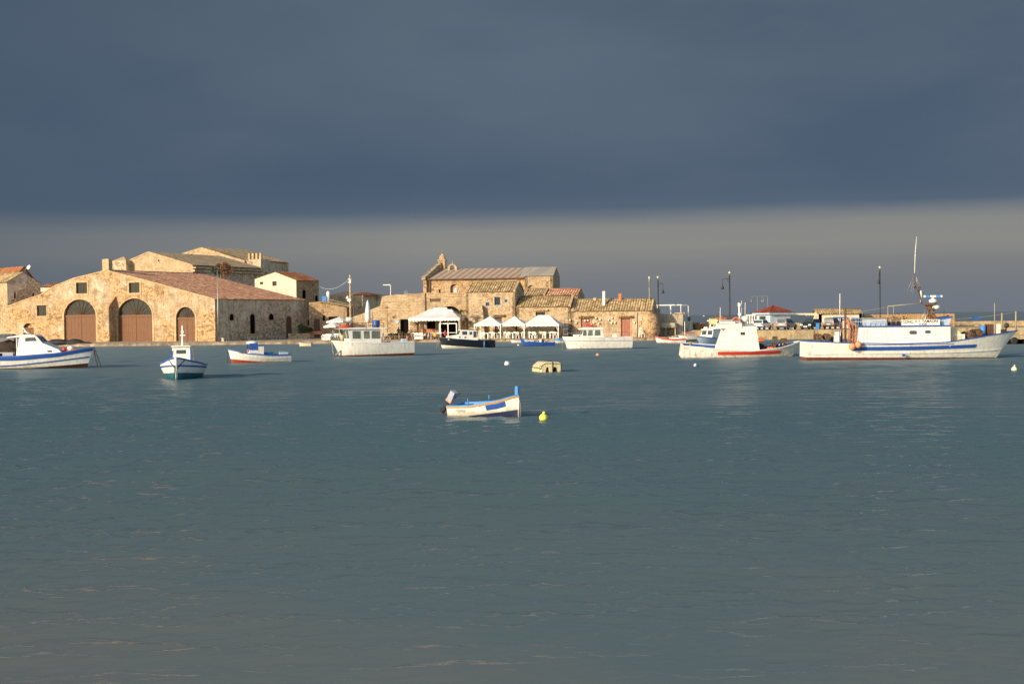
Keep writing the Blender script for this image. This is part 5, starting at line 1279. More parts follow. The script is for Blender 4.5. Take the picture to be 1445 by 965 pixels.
mb = MB(); mb.tube([(X(1041.5), 0, 2.6), (X(1040.3), 0, 3.4), (X(1039.2), 0, 4.5)], .09, 6, r2=.06); mb.tube([(X(1041.5), 0, 2.9), (X(1046), 0, 2.62)], .04, 5); mb.box((X(1040.2), 0, 3.55), (.22, .22, .2)); mb.box((X(1039.5), 0, 4.3), (.2, .2, .25)); mb.build('mast', M['whitec'], ca)
for x, z in ((1043.3, 4.65), (1048.3, 4.5), (1013.5, 4.1)): MB().tube([(X(x), .1, 2.6), (X(x), .1, z)], .022, 5).build('aerial', M['plas'], ca)
mb = MB(); mb.box((X(1004), .4, 2.95), (.55, .8, .4)); mb.build('bridge_seat', M['tend'], ca)
mb = MB(); mb.lathe((X(1093), .1, .5), [(.2, 0), (.08, .1), (.08, .4), (.2, .5), (.2, .55)], 10); mb.lathe((X(1100), .3, .6), [(.2, 0), (.09, .1), (.09, .5), (.2, .58)], 10); mb.box((X(1089), 0, .8), (.12, 1.2, .5)); mb.tube([(X(1088), -.4, .6), (X(1088), -.4, 1.75)], .05, 5); mb.box((X(1089), -.4, 1.55), (.4, .25, .3)); mb.tube([(X(1104), 0, .6), (X(1104), 0, 1.5)], .07, 6); mb.box((X(1102), -.2, 1.35), (.5, .12, .4)); mb.build('winch', M['rust'], t)
tag(MB().box((0, 0, .1), (.45, .4, .30)).build('orange_crate', M['oran'], None, t.matrix_basis @ Vector((X(1082), -.35, .62))), 'orange plastic crate on the foredeck of the red striped boat', 'crate')
mb = MB(); mound(mb, (0, 0, 0), (.5, .6, .55), .15); fluff(mb, (0, 0, .1), (.5, .6, .5), 80, .08); tag(mb.build('brown_net_heap', M['net'], None, t.matrix_basis @ Vector((X(1070.5), 0, .5))), 'dark brown net heap against the red striped boat cabin', 'net')
mb = MB(); mb.lathe((X(972), .2, .95), [(.1, 0), (.1, .25), (.16, .26), (.16, .3)], 8); mb.box((X(984), 0, .78), (.9, 1.0, .12)); mb.build('deck_fitting', M['tend'], t)

# ---- two cabin boats behind it
L = 6.0
t = boat('small_cabin_boat', 'small white cabin boat with two dark front windows behind the red striped boat', 1003, 489, 236, L, 0)
H = Hull(L, 2.1, [(0, .9), (.5, .88), (1, 1.15)], .6, -.35, .85, 0, .5, .42, 2.3); H.build([(lambda q, zs: .1, 1), (None, 0)], [M['blueg'], M['blued']], t); H.rail(t, M['blue'], .1, .08); H.deck(t, .1, [M['blueg'], M['whitec']], .01, .98)
mb = MB(); hw = cabin(mb, [(1.6, .8), (4.3, .8), (4.2, 1.15), (4.0, 1.25), (3.75, 1.85), (1.6, 1.85)], .8, .68); ca = mb.build('cabin', M['whitec'], t)
w = MB(); fpanel(w, (4.0, 1.25), (3.75, 1.85), [(-.62, -.08, .1, .85), (.08, .62, .1, .85)], .04); w.build('window', M['glass'], ca)
mb = MB(); mb.box((2.7, 0, 1.9), (2.4, 1.5, .08)); mb.tube([(3.9, .45, 1.9), (3.9, .45, 3.0)], .05, 6); mb.ball((3.5, -.3, 2.05), (.3, .3, .16), 10, 6); mb.build('roof', M['whitec'], ca)
L = 8.5
t = boat('blue_sided_trawler', 'larger white wheelhouse boat with pale blue sides and orange nets on its roof', 1024, 486.5, 222, L, 0)
H = Hull(L, 2.8, [(0, 1.1), (.5, 1.05), (1, 1.5)], .7, -.4, .85, 0, .5, .42, 2.3); H.build([(lambda q, zs: .1, 1), (None, 0)], [M['blueg'], M['anti']], t); H.rail(t, M['blue'], .1, .08); H.deck(t, .15, [M['blueg'], M['whitec']], .01, .98)
mb = MB(); hw = cabin(mb, [(3.0, .9), (6.2, .9), (6.1, 1.8), (5.9, 2.75), (3.0, 2.75)], 1.0, .9); ca = mb.build('wheelhouse', M['whitec'], t)
w = MB(); fpanel(w, (6.1, 1.8), (5.9, 2.75), [(-.8, -.3, .3, .8), (-.2, .2, .3, .8), (.3, .8, .3, .8)], .04)
for s_ in (-1, 1): panel(w, rect(5.0, 5.7, 2.1, 2.55), hw, s_)
w.build('window', M['glass'], ca)
MB().box((4.6, 0, 2.8), (3.4, 2.1, .12)).build('roof', M['whitec'], ca)
mb = MB(); mound(mb, (0, 0, 0), (.9, .6, .4), .2); fluff(mb, (0, 0, .1), (.9, .6, .4), 100, .09); tag(mb.build('roof_net_heap', M['neto'], None, t.matrix_basis @ Vector((5.3, .2, 2.86))), 'orange net heap on the blue sided boat roof', 'net')
mb = MB(); mb.tube([(3.6, 0, 2.85), (3.6, 0, 4.6)], .03, 5); mb.tube([(6.3, .6, 1.3), (6.3, .6, 3.9)], .04, 5); mb.tube([(7.2, .2, 1.3), (7.2, .2, 3.4)], .04, 5); mb.tube([(6.3, .6, 3.3), (7.2, .2, 3.3)], .02, 5); mb.build('aerial', M['rust'], t)
t = thing('red_canopied_skiff', 'little skiff with a red canopy lying on the slipway', 'skiff', P(982, 478, 190), R(200)); t.location.z = .15
H = Hull(2.6, 1.2, [(0, .5), (.5, .48), (1, .65)], .2, -.1, .8); H.build([(lambda q, zs: .05, 1), (None, 0)], [M['white'], M['navy']], t); H.deck(t, .2, [M['whitec'], M['whitec']], .01, .97)
mb = MB(); mb.box((1.2, 0, 1.0), (1.0, .9, .12)); mb.build('canopy', M['red'], t)
mb = MB(); mb.tube([(1.2, 0, .3), (1.2, 0, 1.0)], .03, 5); mb.tube([(1.7, .1, .3), (1.7, .1, 2.5)], .05, 6); mb.build('canopy_post', M['plas'], t)
mb = MB()
cr = P(1070, 478, 176); t = boat('red_tender', 'small orange red tender behind the red striped boat', 1069, 483, 180, 1.3, 0)
H = Hull(1.3, .8, [(0, .5), (.5, .48), (1, .55)], .2, -.1, .9); H.build([(lambda q, zs: .1, 1), (None, 0)], [M['oran'], M['antik']], t); H.deck(t, .2, [M['oran'], M['oran']], .01, .97); H.rail(t, M['red'], .08, .06)

# ---- the big trawler
L = 16.2; X = lambda px: (px-1131)/18.9
t = boat('white_trawler', 'large white trawler with a long deckhouse, blue stripe, rusty mast and radar', 1286, 506.2, 0, L, .0, 'trawler')
H = Hull(L, 4.0, [(0, 1.44), (.22, 1.27), (.42, 1.20), (.62, 1.26), (.74, 1.50), (.86, 1.78), (1, 2.06)], 2.05, -.6, .84, -.15, .62, .42, 2.5)
H.build([(lambda q, zs: .24-.22*q, 1), (None, 0)], [M['white'], M['anti']], t, 36)
H.rail(t, M['blue'], .14, .07); H.deck(t, lambda q: .25+.3*max(0, q-.6), [M['anti'], M['red']], .01, .985, 30)
zlo = lambda q: .70+.42*max(0, q-.5); zhi = lambda q: .98+.25*max(0, q-.45)
def slant(q): return q
H.strip(t, M['blue'], X(1191)/L, X(1373)/L, zlo, zhi, 'blue_stripe', .03)
H.strip(t, M['blue'], X(1191)/L, X(1335)/L, lambda q: 1.11+.25*max(0, q-.5)**2, lambda q: 1.15+.25*max(0, q-.5)**2, 'thin_line', .03)
H.strip(t, M['white'], .02, .97, lambda q: .44+.75*max(0, q-.6)**1.6, lambda q: .52+.75*max(0, q-.6)**1.6, 'rub_rail', .05)
MB().box((X(1263), -1.95, .34), (.2, .12, .22)).build('exhaust_box', M['blue'], t)
# deckhouse
mb = MB(); prof = [(X(1198.5), .95), (X(1330.5), .95), (X(1331), 2.46), (X(1203), 2.46)]; hw = cabin(mb, prof, 1.72, 1.6); ca = mb.build('deckhouse', M['whitec'], t)
mb = MB(); mb.box(((X(1203)+X(1332))/2, 0, 2.49), (X(1332)-X(1202)+.1, 3.34, .09)); mb.build('deckhouse_trim', M['blue'], ca)
w = MB()
for s_ in (-1, 1): panel(w, rnd_rect(X(1273), X(1283), 1.90, 2.13, .1), hw, s_, .03); panel(w, rnd_rect(X(1295), X(1302.5), 1.96, 2.14, .08), hw, s_, .03)
w.build('window', M['glass'], ca)
w = MB()
for s_ in (-1, 1): panel(w, rnd_rect(X(1272.4), X(1283.6), 1.86, 2.17, .12), hw, s_, .018); panel(w, rnd_rect(X(1294.4), X(1303.1), 1.92, 2.18, .1), hw, s_, .018)
w.build('window_frame', M['cowl'], ca)
w = MB(); ol = rnd_rect(X(1213), X(1245), 1.2, 2.35, .25)
pts = [(x, -hw(z)-.012, z) for x, z in ol[4:12]]; w.tube([(X(1236), -hw(2.3)-.005, 2.32)] + pts[:4] + [(X(1213), -hw(1.4)-.005, 1.45)], .012, 4); w.build('weld_seam', M['cowl'], ca)
# name board
nb = MB(); nb.box(((X(1262)+X(1317))/2, -1.45, 2.76), (X(1317)-X(1262), .08, .42)); nbo = nb.build('name_board', M['whitec'], ca)
text_mesh('lettering', 'CONC', .27, M['black'], nbo, at4(X(1271.5), -1.497, 2.80)); text_mesh('lettering', 'E T', .27, M['black'], nbo, at4(X(1285.5), -1.497, 2.83)); text_mesh('lettering', 'TAMADRE', .27, M['black'], nbo, at4(X(1303), -1.497, 2.84)); text_mesh('lettering', 'A 4XIE', .2, M['black'], nbo, at4(X(1293), -1.497, 2.63))
# roof rails and boxes
for y in (-1.5, 1.5):
    mb = MB()
    for z in (2.85, 3.1): mb.tube([(X(1205), y, z), (X(1262), y, z)], .02, 5)
    for i in range(9): mb.tube([(X(1205)+(X(1262)-X(1205))*i/8, y, 2.5), (X(1205)+(X(1262)-X(1205))*i/8, y, 3.12)], .02, 5)
    mb.build('roof_rail', M['steel'], ca)
mb = MB(); mb.box((X(1232), .2, 2.78), (1.5, 1.6, .5)); mb.build('roof_box', M['blueg'], ca)
mb = MB(); mb.box((X(1262), .3, 2.7), (.7, 1.6, .3)); fluff(mb, (X(1264), 0, 2.85), (.9, 1.2, .35), 90, .1); mb.build('roof_gear', M['net'], ca)
mb = MB(); cabin(mb, [(X(1283), 2.53), (X(1319), 2.53), (X(1316), 2.98), (X(1284), 2.98)], 1.3, 1.2); mb.build('bridge', M['whitec'], ca)
mb = MB(); cabin(mb, [(X(1321), 2.5), (X(1332), 2.5), (X(1335), 3.0), (X(1322), 3.0)], 1.1, 1.1); mb.build('bridge_front', M['blueg'], ca)
mb = MB(); mb.box((X(1328.5), 0, 3.08), (.95, 2.3, .13), ry=-.12); mb.build('visor', M['blue'], ca)
mb = MB(); mb.tube([(X(1321), .1, 3.0), (X(1339), .1, 3.25)], .035, 5); mb.tube([(X(1332.6), .2, 3.0), (X(1332.6), .2, 3.7)], .02, 5); mb.build('light_bar', M['iron'], ca)
# mast gantry
mb = MB()
for y in (-.5, .5):
    mb.tube([(X(1322), y, 2.6), (X(1308), y*.5, 4.1)], .06, 6); mb.tube([(X(1304), y, 2.6), (X(1316), y*.5, 3.9)], .055, 6); mb.tube([(X(1313), y, 2.6), (X(1310), y*.5, 4.15)], .05, 6); mb.tube([(X(1318), y, 2.6), (X(1312), y*.6, 3.8)], .06, 6)
for i in range(5): mb.tube([(X(1321)-i*.14, -.45+.04*i, 2.8+.28*i), (X(1321)-i*.14, .45-.04*i, 2.8+.28*i)], .03, 5)
mb.box((X(1309), 0, 4.1), (.62, .9, .1)); mb.box((X(1309.5), 0, 3.9), (.3, .5, .4)); mb.box((X(1315), 0, 2.9), (.45, .8, .5)); mb.build('mast_gantry', M['rust'], ca)
mb = MB()
for y in (-.55, .6): mb.tube([(X(1298), y, 2.6), (X(1308), y*.6, 3.75)], .035, 5); mb.tube([(X(1303), y, 2.5), (X(1310), y*.6, 3.2)], .035, 5)
mb.build('gantry_brace', M['steel'], ca)
mb = MB(); mb.tube([(X(1300), 0, 4.15), (X(1296), 0, 4.9), (X(1289.5), 0, 5.6), (X(1289.5), 0, 6.5)], .042, 6); mb.tube([(X(1300), 0, 4.15), (X(1308), 0, 4.0)], .06, 6); mb.ball((X(1289.3), 0, 5.45), .11, 8, 6); mb.ball((X(1296.5), .1, 5.4), .1, 8, 6); mb.tube([(X(1296.5), .1, 5.4), (X(1295.5), .05, 4.9)], .03, 5); mb.tube([(X(1291), 0, 5.2), (X(1297), 0, 5.2)], .025, 5); mb.build('mast', M['rust'], ca)
MB().tube([(X(1289.5), 0, 6.4), (X(1290.6), 0, 8.0), (X(1292.8), 0, 9.25)], .04, 6, r2=.015).build('whip_aerial', M['plas'], ca)
MB().tube([(X(1299), .1, 4.3), (X(1299), .1, 5.15)], .07, 8).build('aerial', M['plas'], ca)
mb = MB()
for x in (1276, 1281, 1284): rp = [(X(1289.5), 0, 6.4), (X(x), -.4+(1284-x)*.1, 4.6)]; mb.tube(rp, .009, 4)
for x in (1300, 1305): mb.tube([(X(1289.5), 0, 6.4), (X(x), .3, 4.8)], .014, 4)
mb.build('stays', M['steel'], ca)
mb = MB(); mb.tube([(X(1251), 0, 4.0), (X(1300), 0, 4.2)], .035, 6); mb.tube([(X(1251), 0, 2.55), (X(1251), 0, 4.0)], .03, 6); mb.tube([(X(1259), 0, 3.1), (X(1259), 0, 4.0)], .022, 6); mb.build('boom', M['rope'], ca)
rope('boom_line', ca, [(X(1251), 0, 3.98), (X(1187), 0, 3.6)], .012, 'rope', .12)
rd = MB(); rd.lathe((X(1315.5), 0, 4.2), [(.12, 0), (.28, .06), (.32, .2), (.2, .3), (.1, .34), (.08, .45)], 12); rdo = rd.build('radar', M['plas'], ca)
mb = MB(); mb.box((X(1315.5), 0, 4.72), (1.35, .14, .14)); mb.build('radar_scanner', M['bluel'], rdo); mb = MB(); mb.box((X(1315.5), -.01, 4.72), (.42, .16, .145)); mb.box((X(1303.6), 0, 4.72), (.12, .15, .15)); mb.box((X(1327.6), 0, 4.72), (.12, .15, .15)); mb.build('scanner_centre', M['plas'], rdo)
mb = MB(); mb.lathe((X(1319), 0, 3.72), [(.2, 0), (.33, .06), (.35, .2), (.28, .3), (.05, .33)], 12); mb.build('radar_dome', M['plas'], ca)
mb = MB(); mb.tube([(X(1310), 0, 3.5), (X(1319), 0, 3.72)], .04, 5); mb.tube([(X(1310), 0, 4.1), (X(1321), 0, 4.18)], .04, 5); mb.build('radar_arm', M['rust'], ca)
# foredeck
mb = MB(); mb.tube([(X(1364), -.8, 1.7), (X(1364), .8, 1.7)], .16, 10); mb.tube([(X(1377), -.7, 1.9), (X(1377), .7, 1.9)], .17, 10)
for x, z in ((1364, 1.75), (1377, 1.95)):
    for y in (-.8, 0, .75): mb.tube([(X(x), y-.02, z), (X(x), y+.02, z)], .27, 14)
mb.box((X(1370), 0, 1.4), (.9, .9, .3)); mb.tube([(X(1370), -.3, 1.5), (X(1370), -.3, 2.2)], .04, 5); mb.tube([(X(1360), -.5, 1.4), (X(1366), -.5, 2.15), (X(1380), -.4, 2.2)], .035, 5); mb.build('winch', M['rust'], t)
mb = MB(); mound(mb, (X(1371), -.5, 1.55), (.75, .35, .42), .25); fluff(mb, (X(1371), -.6, 1.65), (.8, .35, .5), 90, .09); mb.build('coiled_net', M['net'], t)
mb = MB(); cabin(mb, [(X(1333), 1.1), (X(1352), 1.2), (X(1350), 1.85), (X(1345), 2.3), (X(1333), 2.35)], 1.0, .9); mb.build('whaleback', M['tend'], t)
mb = MB(); mb.box((X(1347), -.2, 1.6), (.9, 1.5, .5)); mb.tube([(X(1340), -.93, 1.9), (X(1352), -.93, 1.7)], .03, 5); mb.build('deck_chest', M['whitec'], t)
mb = MB(); mb.box((X(1399), .5, 2.18), (.5, .6, .75)); mb.build('brown_locker', M['doord'], t); mb = MB(); mb.box((X(1409), .5, 2.2), (.5, .6, .72)); mb.build('white_locker', M['whitec'], t)
mb = MB(); mb.tube([(X(1388), .2, 1.6), (X(1388), .2, 2.45)], .22, 10); mb.build('blue_barrel', M['bluel'], t)
mb = MB(); mb.tube([(X(1419), 0, 1.9), (X(1421), 0, 2.4)], .06, 6); mb.ball((X(1421), 0, 2.45), .2, 10, 7); mb.box((X(1416), 0, 2.0), (.3, .3, .3)); mb.build('anchor_light', M['iron'], t)
for x, z0, z1, r_ in ((1435, 2.0, 3.5, .06), (1415, 1.8, 3.4, .06), (1404.5, 1.8, 4.15, .03)): MB().tube([(X(x), .1, z0), (X(x), .1, z1)], r_, 6).build('foredeck_post', M['rope'], t)
rope('rail_line', t, [(X(1435), .1, 3.45), (X(1333), .1, 2.95)], .012, 'rope', .1); rope('rail_line', t, [(X(1415), .1, 2.7), (X(1335), .1, 2.6)], .012, 'rope', .05)
MB().box((X(1379), .1, 3.0), (.82, .04, .18)).build('blue_cloth', M['blue'], t)
rope('anchor_line', t, [(X(1425), -.1, 1.75), (X(1402), -.2, -.1)], .02, 'rope'); 
# aft gear
mb = MB(); mb.tube([(X(1187), -.6, 1.0), (X(1187), -.6, 3.9)], .09, 6); mb.tube([(X(1187), .6, 1.0), (X(1187), .6, 3.2)], .07, 6); mb.tube([(X(1187), -.6, 3.0), (X(1187), .6, 3.0)], .05, 6); mb.tube([(X(1196), -.7, 1.0), (X(1190), -.6, 3.2)], .06, 6); mb.build('net_gallows', M['rust'], t)
MB().tube([(X(1184), .5, 3.1), (X(1184.6), .5, 5.0)], .03, 5).build('aft_aerial', M['plas'], t)
mb = MB(); mb.box((X(1182), 0, 3.18), (.75, 1.4, .1)); mb.tube([(X(1179), -.6, 1.0), (X(1179), -.6, 3.15)], .03, 5); mb.build('aft_canopy', M['blue'], t)
mb = MB()
for i in range(26):
    x = X(1194)+random.uniform(-.28, .32); y = random.uniform(-1.3, -.7); mb.tube([(X(1189)+random.uniform(-.1, .1), -.6+random.uniform(-.1, .1), 3.1+random.uniform(-.3, .2)), (x+.1, y, 2.4+random.uniform(-.3, .3)), (x, y-.1, 1.3+random.uniform(-.2, .3))], random.uniform(.03, .07), 5)
tag(mb.build('hanging_net', M['netp'], None, t.location), 'pinkish brown net hanging from the rusty gallows on the trawler stern', 'net')
for (x, z, nm) in ((1189.5, 1.02, 'faded orange buoy hanging by the trawler stern, nearer the transom'), (1198, 1.16, 'faded orange buoy hanging against the trawler blue stripe')):
    mb = MB(); mb.ball((0, 0, 0), (.26, .26, .27), 14, 10); mb.tube([(0, 0, .25), (0, .05, .6)], .02, 5); tag(mb.build('orange_buoy', M['buoyo'], None, t.location + Vector((X(x), -2.22, z))), nm, 'buoy', 'orange buoys on the trawler')
mb = MB(); mb.lathe((0, 0, 0), [(.1, 0), (.1, .1)], 6)
mb = MB(); mb.tube([(X(1152), -.4, 1.75), (X(1152), .5, 1.75)], .2, 10); mb.tube([(X(1163), -.4, 1.75), (X(1163), .5, 1.75)], .22, 10)
for x in (1150, 1163):
    for y in (-.45, .5): mb.tube([(X(x), y-.02, 1.75), (X(x), y+.02, 1.75)], .24, 16)
mb.box((X(1157), 0, 1.36), (1.2, .5, .2)); mb.tube([(X(1145), 0, 1.2), (X(1145), 0, 2.2)], .05, 5); mb.build('net_drum', M['rust'], t)
mb = MB(); mb.box((X(1176), -.3, 1.55), (.4, .5, .6)); mb.box((X(1180), .3, 1.7), (.35, .5, .8)); mb.build('engine_boxes', M['plas'], t)
MB().box((X(1171), .5, 1.5), (.3, .3, .5)).build('blue_box', M['blue'], t)

# ---- buoys
def buoy(label, px, wl, prof, mat, tilt=0.0, n=14):
    o = MB().lathe((0, 0, 0), prof, n).build('mooring_buoy', M[mat], None, W(px, wl)); o.rotation_euler = (tilt, tilt*.7, 0); return tag(o, label, 'buoy')
rnd = lambda r, c: [(.01, -r+c)] + [(r*math.sin(PI*k/10), -r*math.cos(PI*k/10)+c) for k in range(1, 10)] + [(.02, r+c)]
buoy('round yellow mooring buoy with a knob beside the foreground rowboat', 766.5, 593, rnd(.145, .09)[:-1] + [(.05, .235), (.05, .29), (.02, .31)], 'yell', .15)
buoy('white canister float between the workboat and the cream tender', 715.3, 515, [(.02, -.15), (.17, -.14), (.19, -.1), (.19, .2), (.15, .26), (.06, .27)], 'plas', .25, 8)
buoy('cream round buoy floating below the trawler bow', 1431, 523, rnd(.17, .08)[:-1] + [(.05, .24), (.05, .33), (.02, .35)], 'cbuoy', .1)
buoy('white buoy floating off the red striped boat stern', 981.5, 516.5, rnd(.13, .05), 'plas')
buoy('small blue buoy touching the white buoy', 983.5, 516.6, rnd(.11, .04), 'blue')
buoy('small orange buoy below the white launch', 843.5, 501.8, rnd(.17, .05), 'buoyo')
buoy('small pale buoy near the blue rowboat bow', 731.5, 487.6, rnd(.14, .04), 'cbuoy')
# ================================================================== people
def person(label, loc, rz, pose='stand', top=(.02, .02, .03), legs=(.03, .03, .04), hair=(.04, .03, .02)):
    J = {}
    if pose == 'stand':
        V = [((0, 0, .95), .15), ((0, 0, 1.2), .16), ((0, 0, 1.42), .15), ((0, 0, 1.52), .06), ((0, -.01, 1.62), .095), ((0, -.01, 1.72), .085),
             ((.2, 0, 1.4), .06), ((.25, .02, 1.13), .048), ((.24, -.08, .9), .038), ((-.2, 0, 1.4), .06), ((-.25, .02, 1.13), .048), ((-.22, -.1, .9), .038),
             ((.1, 0, .88), .09), ((.11, -.02, .5), .065), ((.11, .02, .08), .045), ((.12, -.13, .04), .04), ((-.1, 0, .88), .09), ((-.11, -.02, .5), .065), ((-.12, .03, .08), .045), ((-.13, -.12, .04), .04)]
    else:
        V = [((0, 0, .55), .15), ((0, .02, .8), .15), ((0, .03, 1.0), .15), ((0, .02, 1.1), .06), ((0, -.0, 1.21), .095), ((0, -.0, 1.31), .085),
             ((.2, .02, .99), .06), ((.25, -.02, .74), .048), ((.18, -.24, .72), .038), ((-.2, .02, .99), .06), ((-.25, -.02, .74), .048), ((-.16, -.24, .72), .038),
             ((.1, -.04, .52), .09), ((.12, -.44, .52), .07), ((.12, -.46, .1), .045), ((.12, -.6, .05), .04), ((-.1, -.04, .52), .09), ((-.12, -.44, .52), .07), ((-.12, -.42, .1), .045), ((-.13, -.56, .05), .04)]
    E = [(0, 1), (1, 2), (2, 3), (3, 4), (4, 5), (2, 6), (6, 7), (7, 8), (2, 9), (9, 10), (10, 11), (0, 12), (12, 13), (13, 14), (14, 15), (0, 16), (16, 17), (17, 18), (18, 19)]
    me = bpy.data.meshes.new('person'); me.from_pydata([v for v, _ in V], E, []); o = bpy.data.objects.new('person', me); COL.objects.link(o)
    md = o.modifiers.new('skin', 'SKIN'); md.use_smooth_shade = True
    sv = me.skin_vertices[0].data
    for i, (_, r) in enumerate(V): sv[i].radius = (r, r*.85); sv[i].use_root = (i == 0)
    o.modifiers.new('sub', 'SUBSURF').levels = 1
    bpy.context.view_layer.update()
    m2 = bpy.data.meshes.new_from_object(o.evaluated_get(bpy.context.evaluated_depsgraph_get())); o.modifiers.clear(); o.data = m2; m2.name = 'person'
    for nm, c in (('skin', None), ('top', top), ('legs', legs)):
        m2.materials.append(M['skin'] if c is None else plain('cloth_' + nm, c, .9))
    hz = V[3][0][2]; hip = V[0][0][2]
    for pl in m2.polygons:
        c = pl.center
        hand = min((c-Vector(V[k][0])).length for k in (8, 11)) < .07
        pl.material_index = 0 if (c.z > hz or hand) else (1 if c.z > hip-.02 and not (pose != 'stand' and c.y < -.3 and c.z < .62) else 2); pl.use_smooth = True
    tag(o, label, 'person'); o.location = loc; o.rotation_euler.z = rz
    hd = Vector(V[4][0]); hb = MB(); hb.ball((hd.x, hd.y+.025, hd.z+.05), (.1, .1, .1), 10, 7); hb.build('hair', plain('hair', hair, .8), o)
    return o
gp = lambda px, Y, py=477: Vector((P(px, py, Y).x, Y, GZ+.01))
person('person in black standing by the dark doorway of the terrace building', gp(562.5, 209.3), .3, 'stand')
person('person in dark jacket seated at a table under the palm near the doorway', gp(580, 207), .6, 'sit', (.03, .03, .05))
person('person in navy seated with their back to the bar counter', gp(586, 207.6), -.4, 'sit', (.02, .025, .06))
person('person with bare arms and orange top seated in front of the white armchairs', gp(577.5, 204.5), .2, 'sit', (.55, .25, .12), (.3, .2, .15), (.25, .12, .05))
person('person in a red top seated beside the navy boat cabin', gp(628.5, 204.3), .5, 'sit', (.5, .04, .04), (.1, .05, .05))
person('person in grey seated under the large white awning', gp(615, 206.6), -.3, 'sit', (.1, .12, .16))
person('person in dark blue clothes standing on the sea wall end', Vector((P(971.0, 450, 217).x, 216.0, 1.77)), 2.8, 'stand', (.015, .017, .03), (.012, .012, .016), (.5, .35, .3))
person('person in dark clothes seated by the white parasol at the square', gp(467.5, 212), .2, 'sit', (.015, .02, .04))
person('person in black seated deeper under the white parasol', gp(472.5, 214), -.3, 'sit', (.012, .012, .02))
person('person in pale clothes sitting under the widest gazebo', gp(761.5, 203.2), .3, 'sit', (.5, .42, .33), (.3, .25, .2))

# ================================================================== gazebos, awnings, parasols
def gazebo(label, px0, px1, Y, eave, apex, D, ridge=.0, lab_top=''):
    F = Frame((px0+px1)/2, Y, 12); w = F.x(px1)-F.x(px0); t = thing('white_gazebo', label, 'gazebo', F.world(0, 0, GZ), -F.phi, 'white gazebos by the water')
    h = F.z((px0+px1)/2, eave)-GZ; a = F.z((px0+px1)/2, apex, D/2)-GZ; v = .32
    for sx in (-1, 1):
        for y in (.05, D-.05): MB().box((sx*(w/2-.06), y, h/2), (.11, .11, h)).build('post', M['plas'], t)
        k = MB()
        k.tube([(sx*(w/2-.06), .05, 1.0), (sx*(w/2-.5), .05, h-.05)], .05, 5); k.tube([(sx*(w/2-.06), D-.05, 1.0), (sx*(w/2-.5), D-.05, h-.05)], .05, 5); k.build('curtain', M['canv'], t)
    mb = MB(); q = [(-w/2-.05, -.05), (w/2+.05, -.05), (w/2+.05, D+.05), (-w/2-.05, D+.05)]; R1, R2 = (-ridge/2, D/2, a), (ridge/2, D/2, a)
    n = 8
    def sagp(A, B, C, D_):
        rows = []
        for j in range(n+1):
            vv = j/n; r = []
            for i in range(n+1):
                u = i/n; A_, B_ = Vector(A).lerp(Vector(D_), vv), Vector(B).lerp(Vector(C), vv); p = A_.lerp(B_, u); p.z -= .10*math.sin(PI*vv)*(1-.3*abs(2*u-1)) ; r.append(p)
            rows.append(r)
        mb.grid(rows, 0, True)
    z3 = lambda p: (p[0], p[1], h)
    sagp(z3(q[0]), z3(q[1]), R2, R1); sagp(z3(q[1]), z3(q[2]), R2, R2); sagp(z3(q[2]), z3(q[3]), R1, R2); sagp(z3(q[3]), z3(q[0]), R1, R1)
    ro = mb.build('roof', M['canv'], t)
    vb = MB()
    for A, B in zip(q, q[1:]+q[:1]):
        m_ = 16
        r0 = [(A[0]+(B[0]-A[0])*i/m_, A[1]+(B[1]-A[1])*i/m_, h+.0) for i in range(m_+1)]
        vb.grid([r0, [(x, y, h-v+(.07 if i % 2 else 0)) for i, (x, y, z) in enumerate(r0)]], 0, False)
    vb.build('valance', M['canv'], ro)
    return t, F, w, D
G = [gazebo('white gazebo nearest the palm tree, with a pointed roof', 669, 706.5, 202, 457.3, 446, 3.6),
     gazebo('white pointed gazebo in the middle between its two neighbours', 705.5, 740, 201.5, 457.3, 446, 3.6),
     gazebo('widest white gazebo with a short ridge, next to the seafront cottage', 738.5, 788, 200.8, 457.6, 444.6, 4.2, 1.7)]
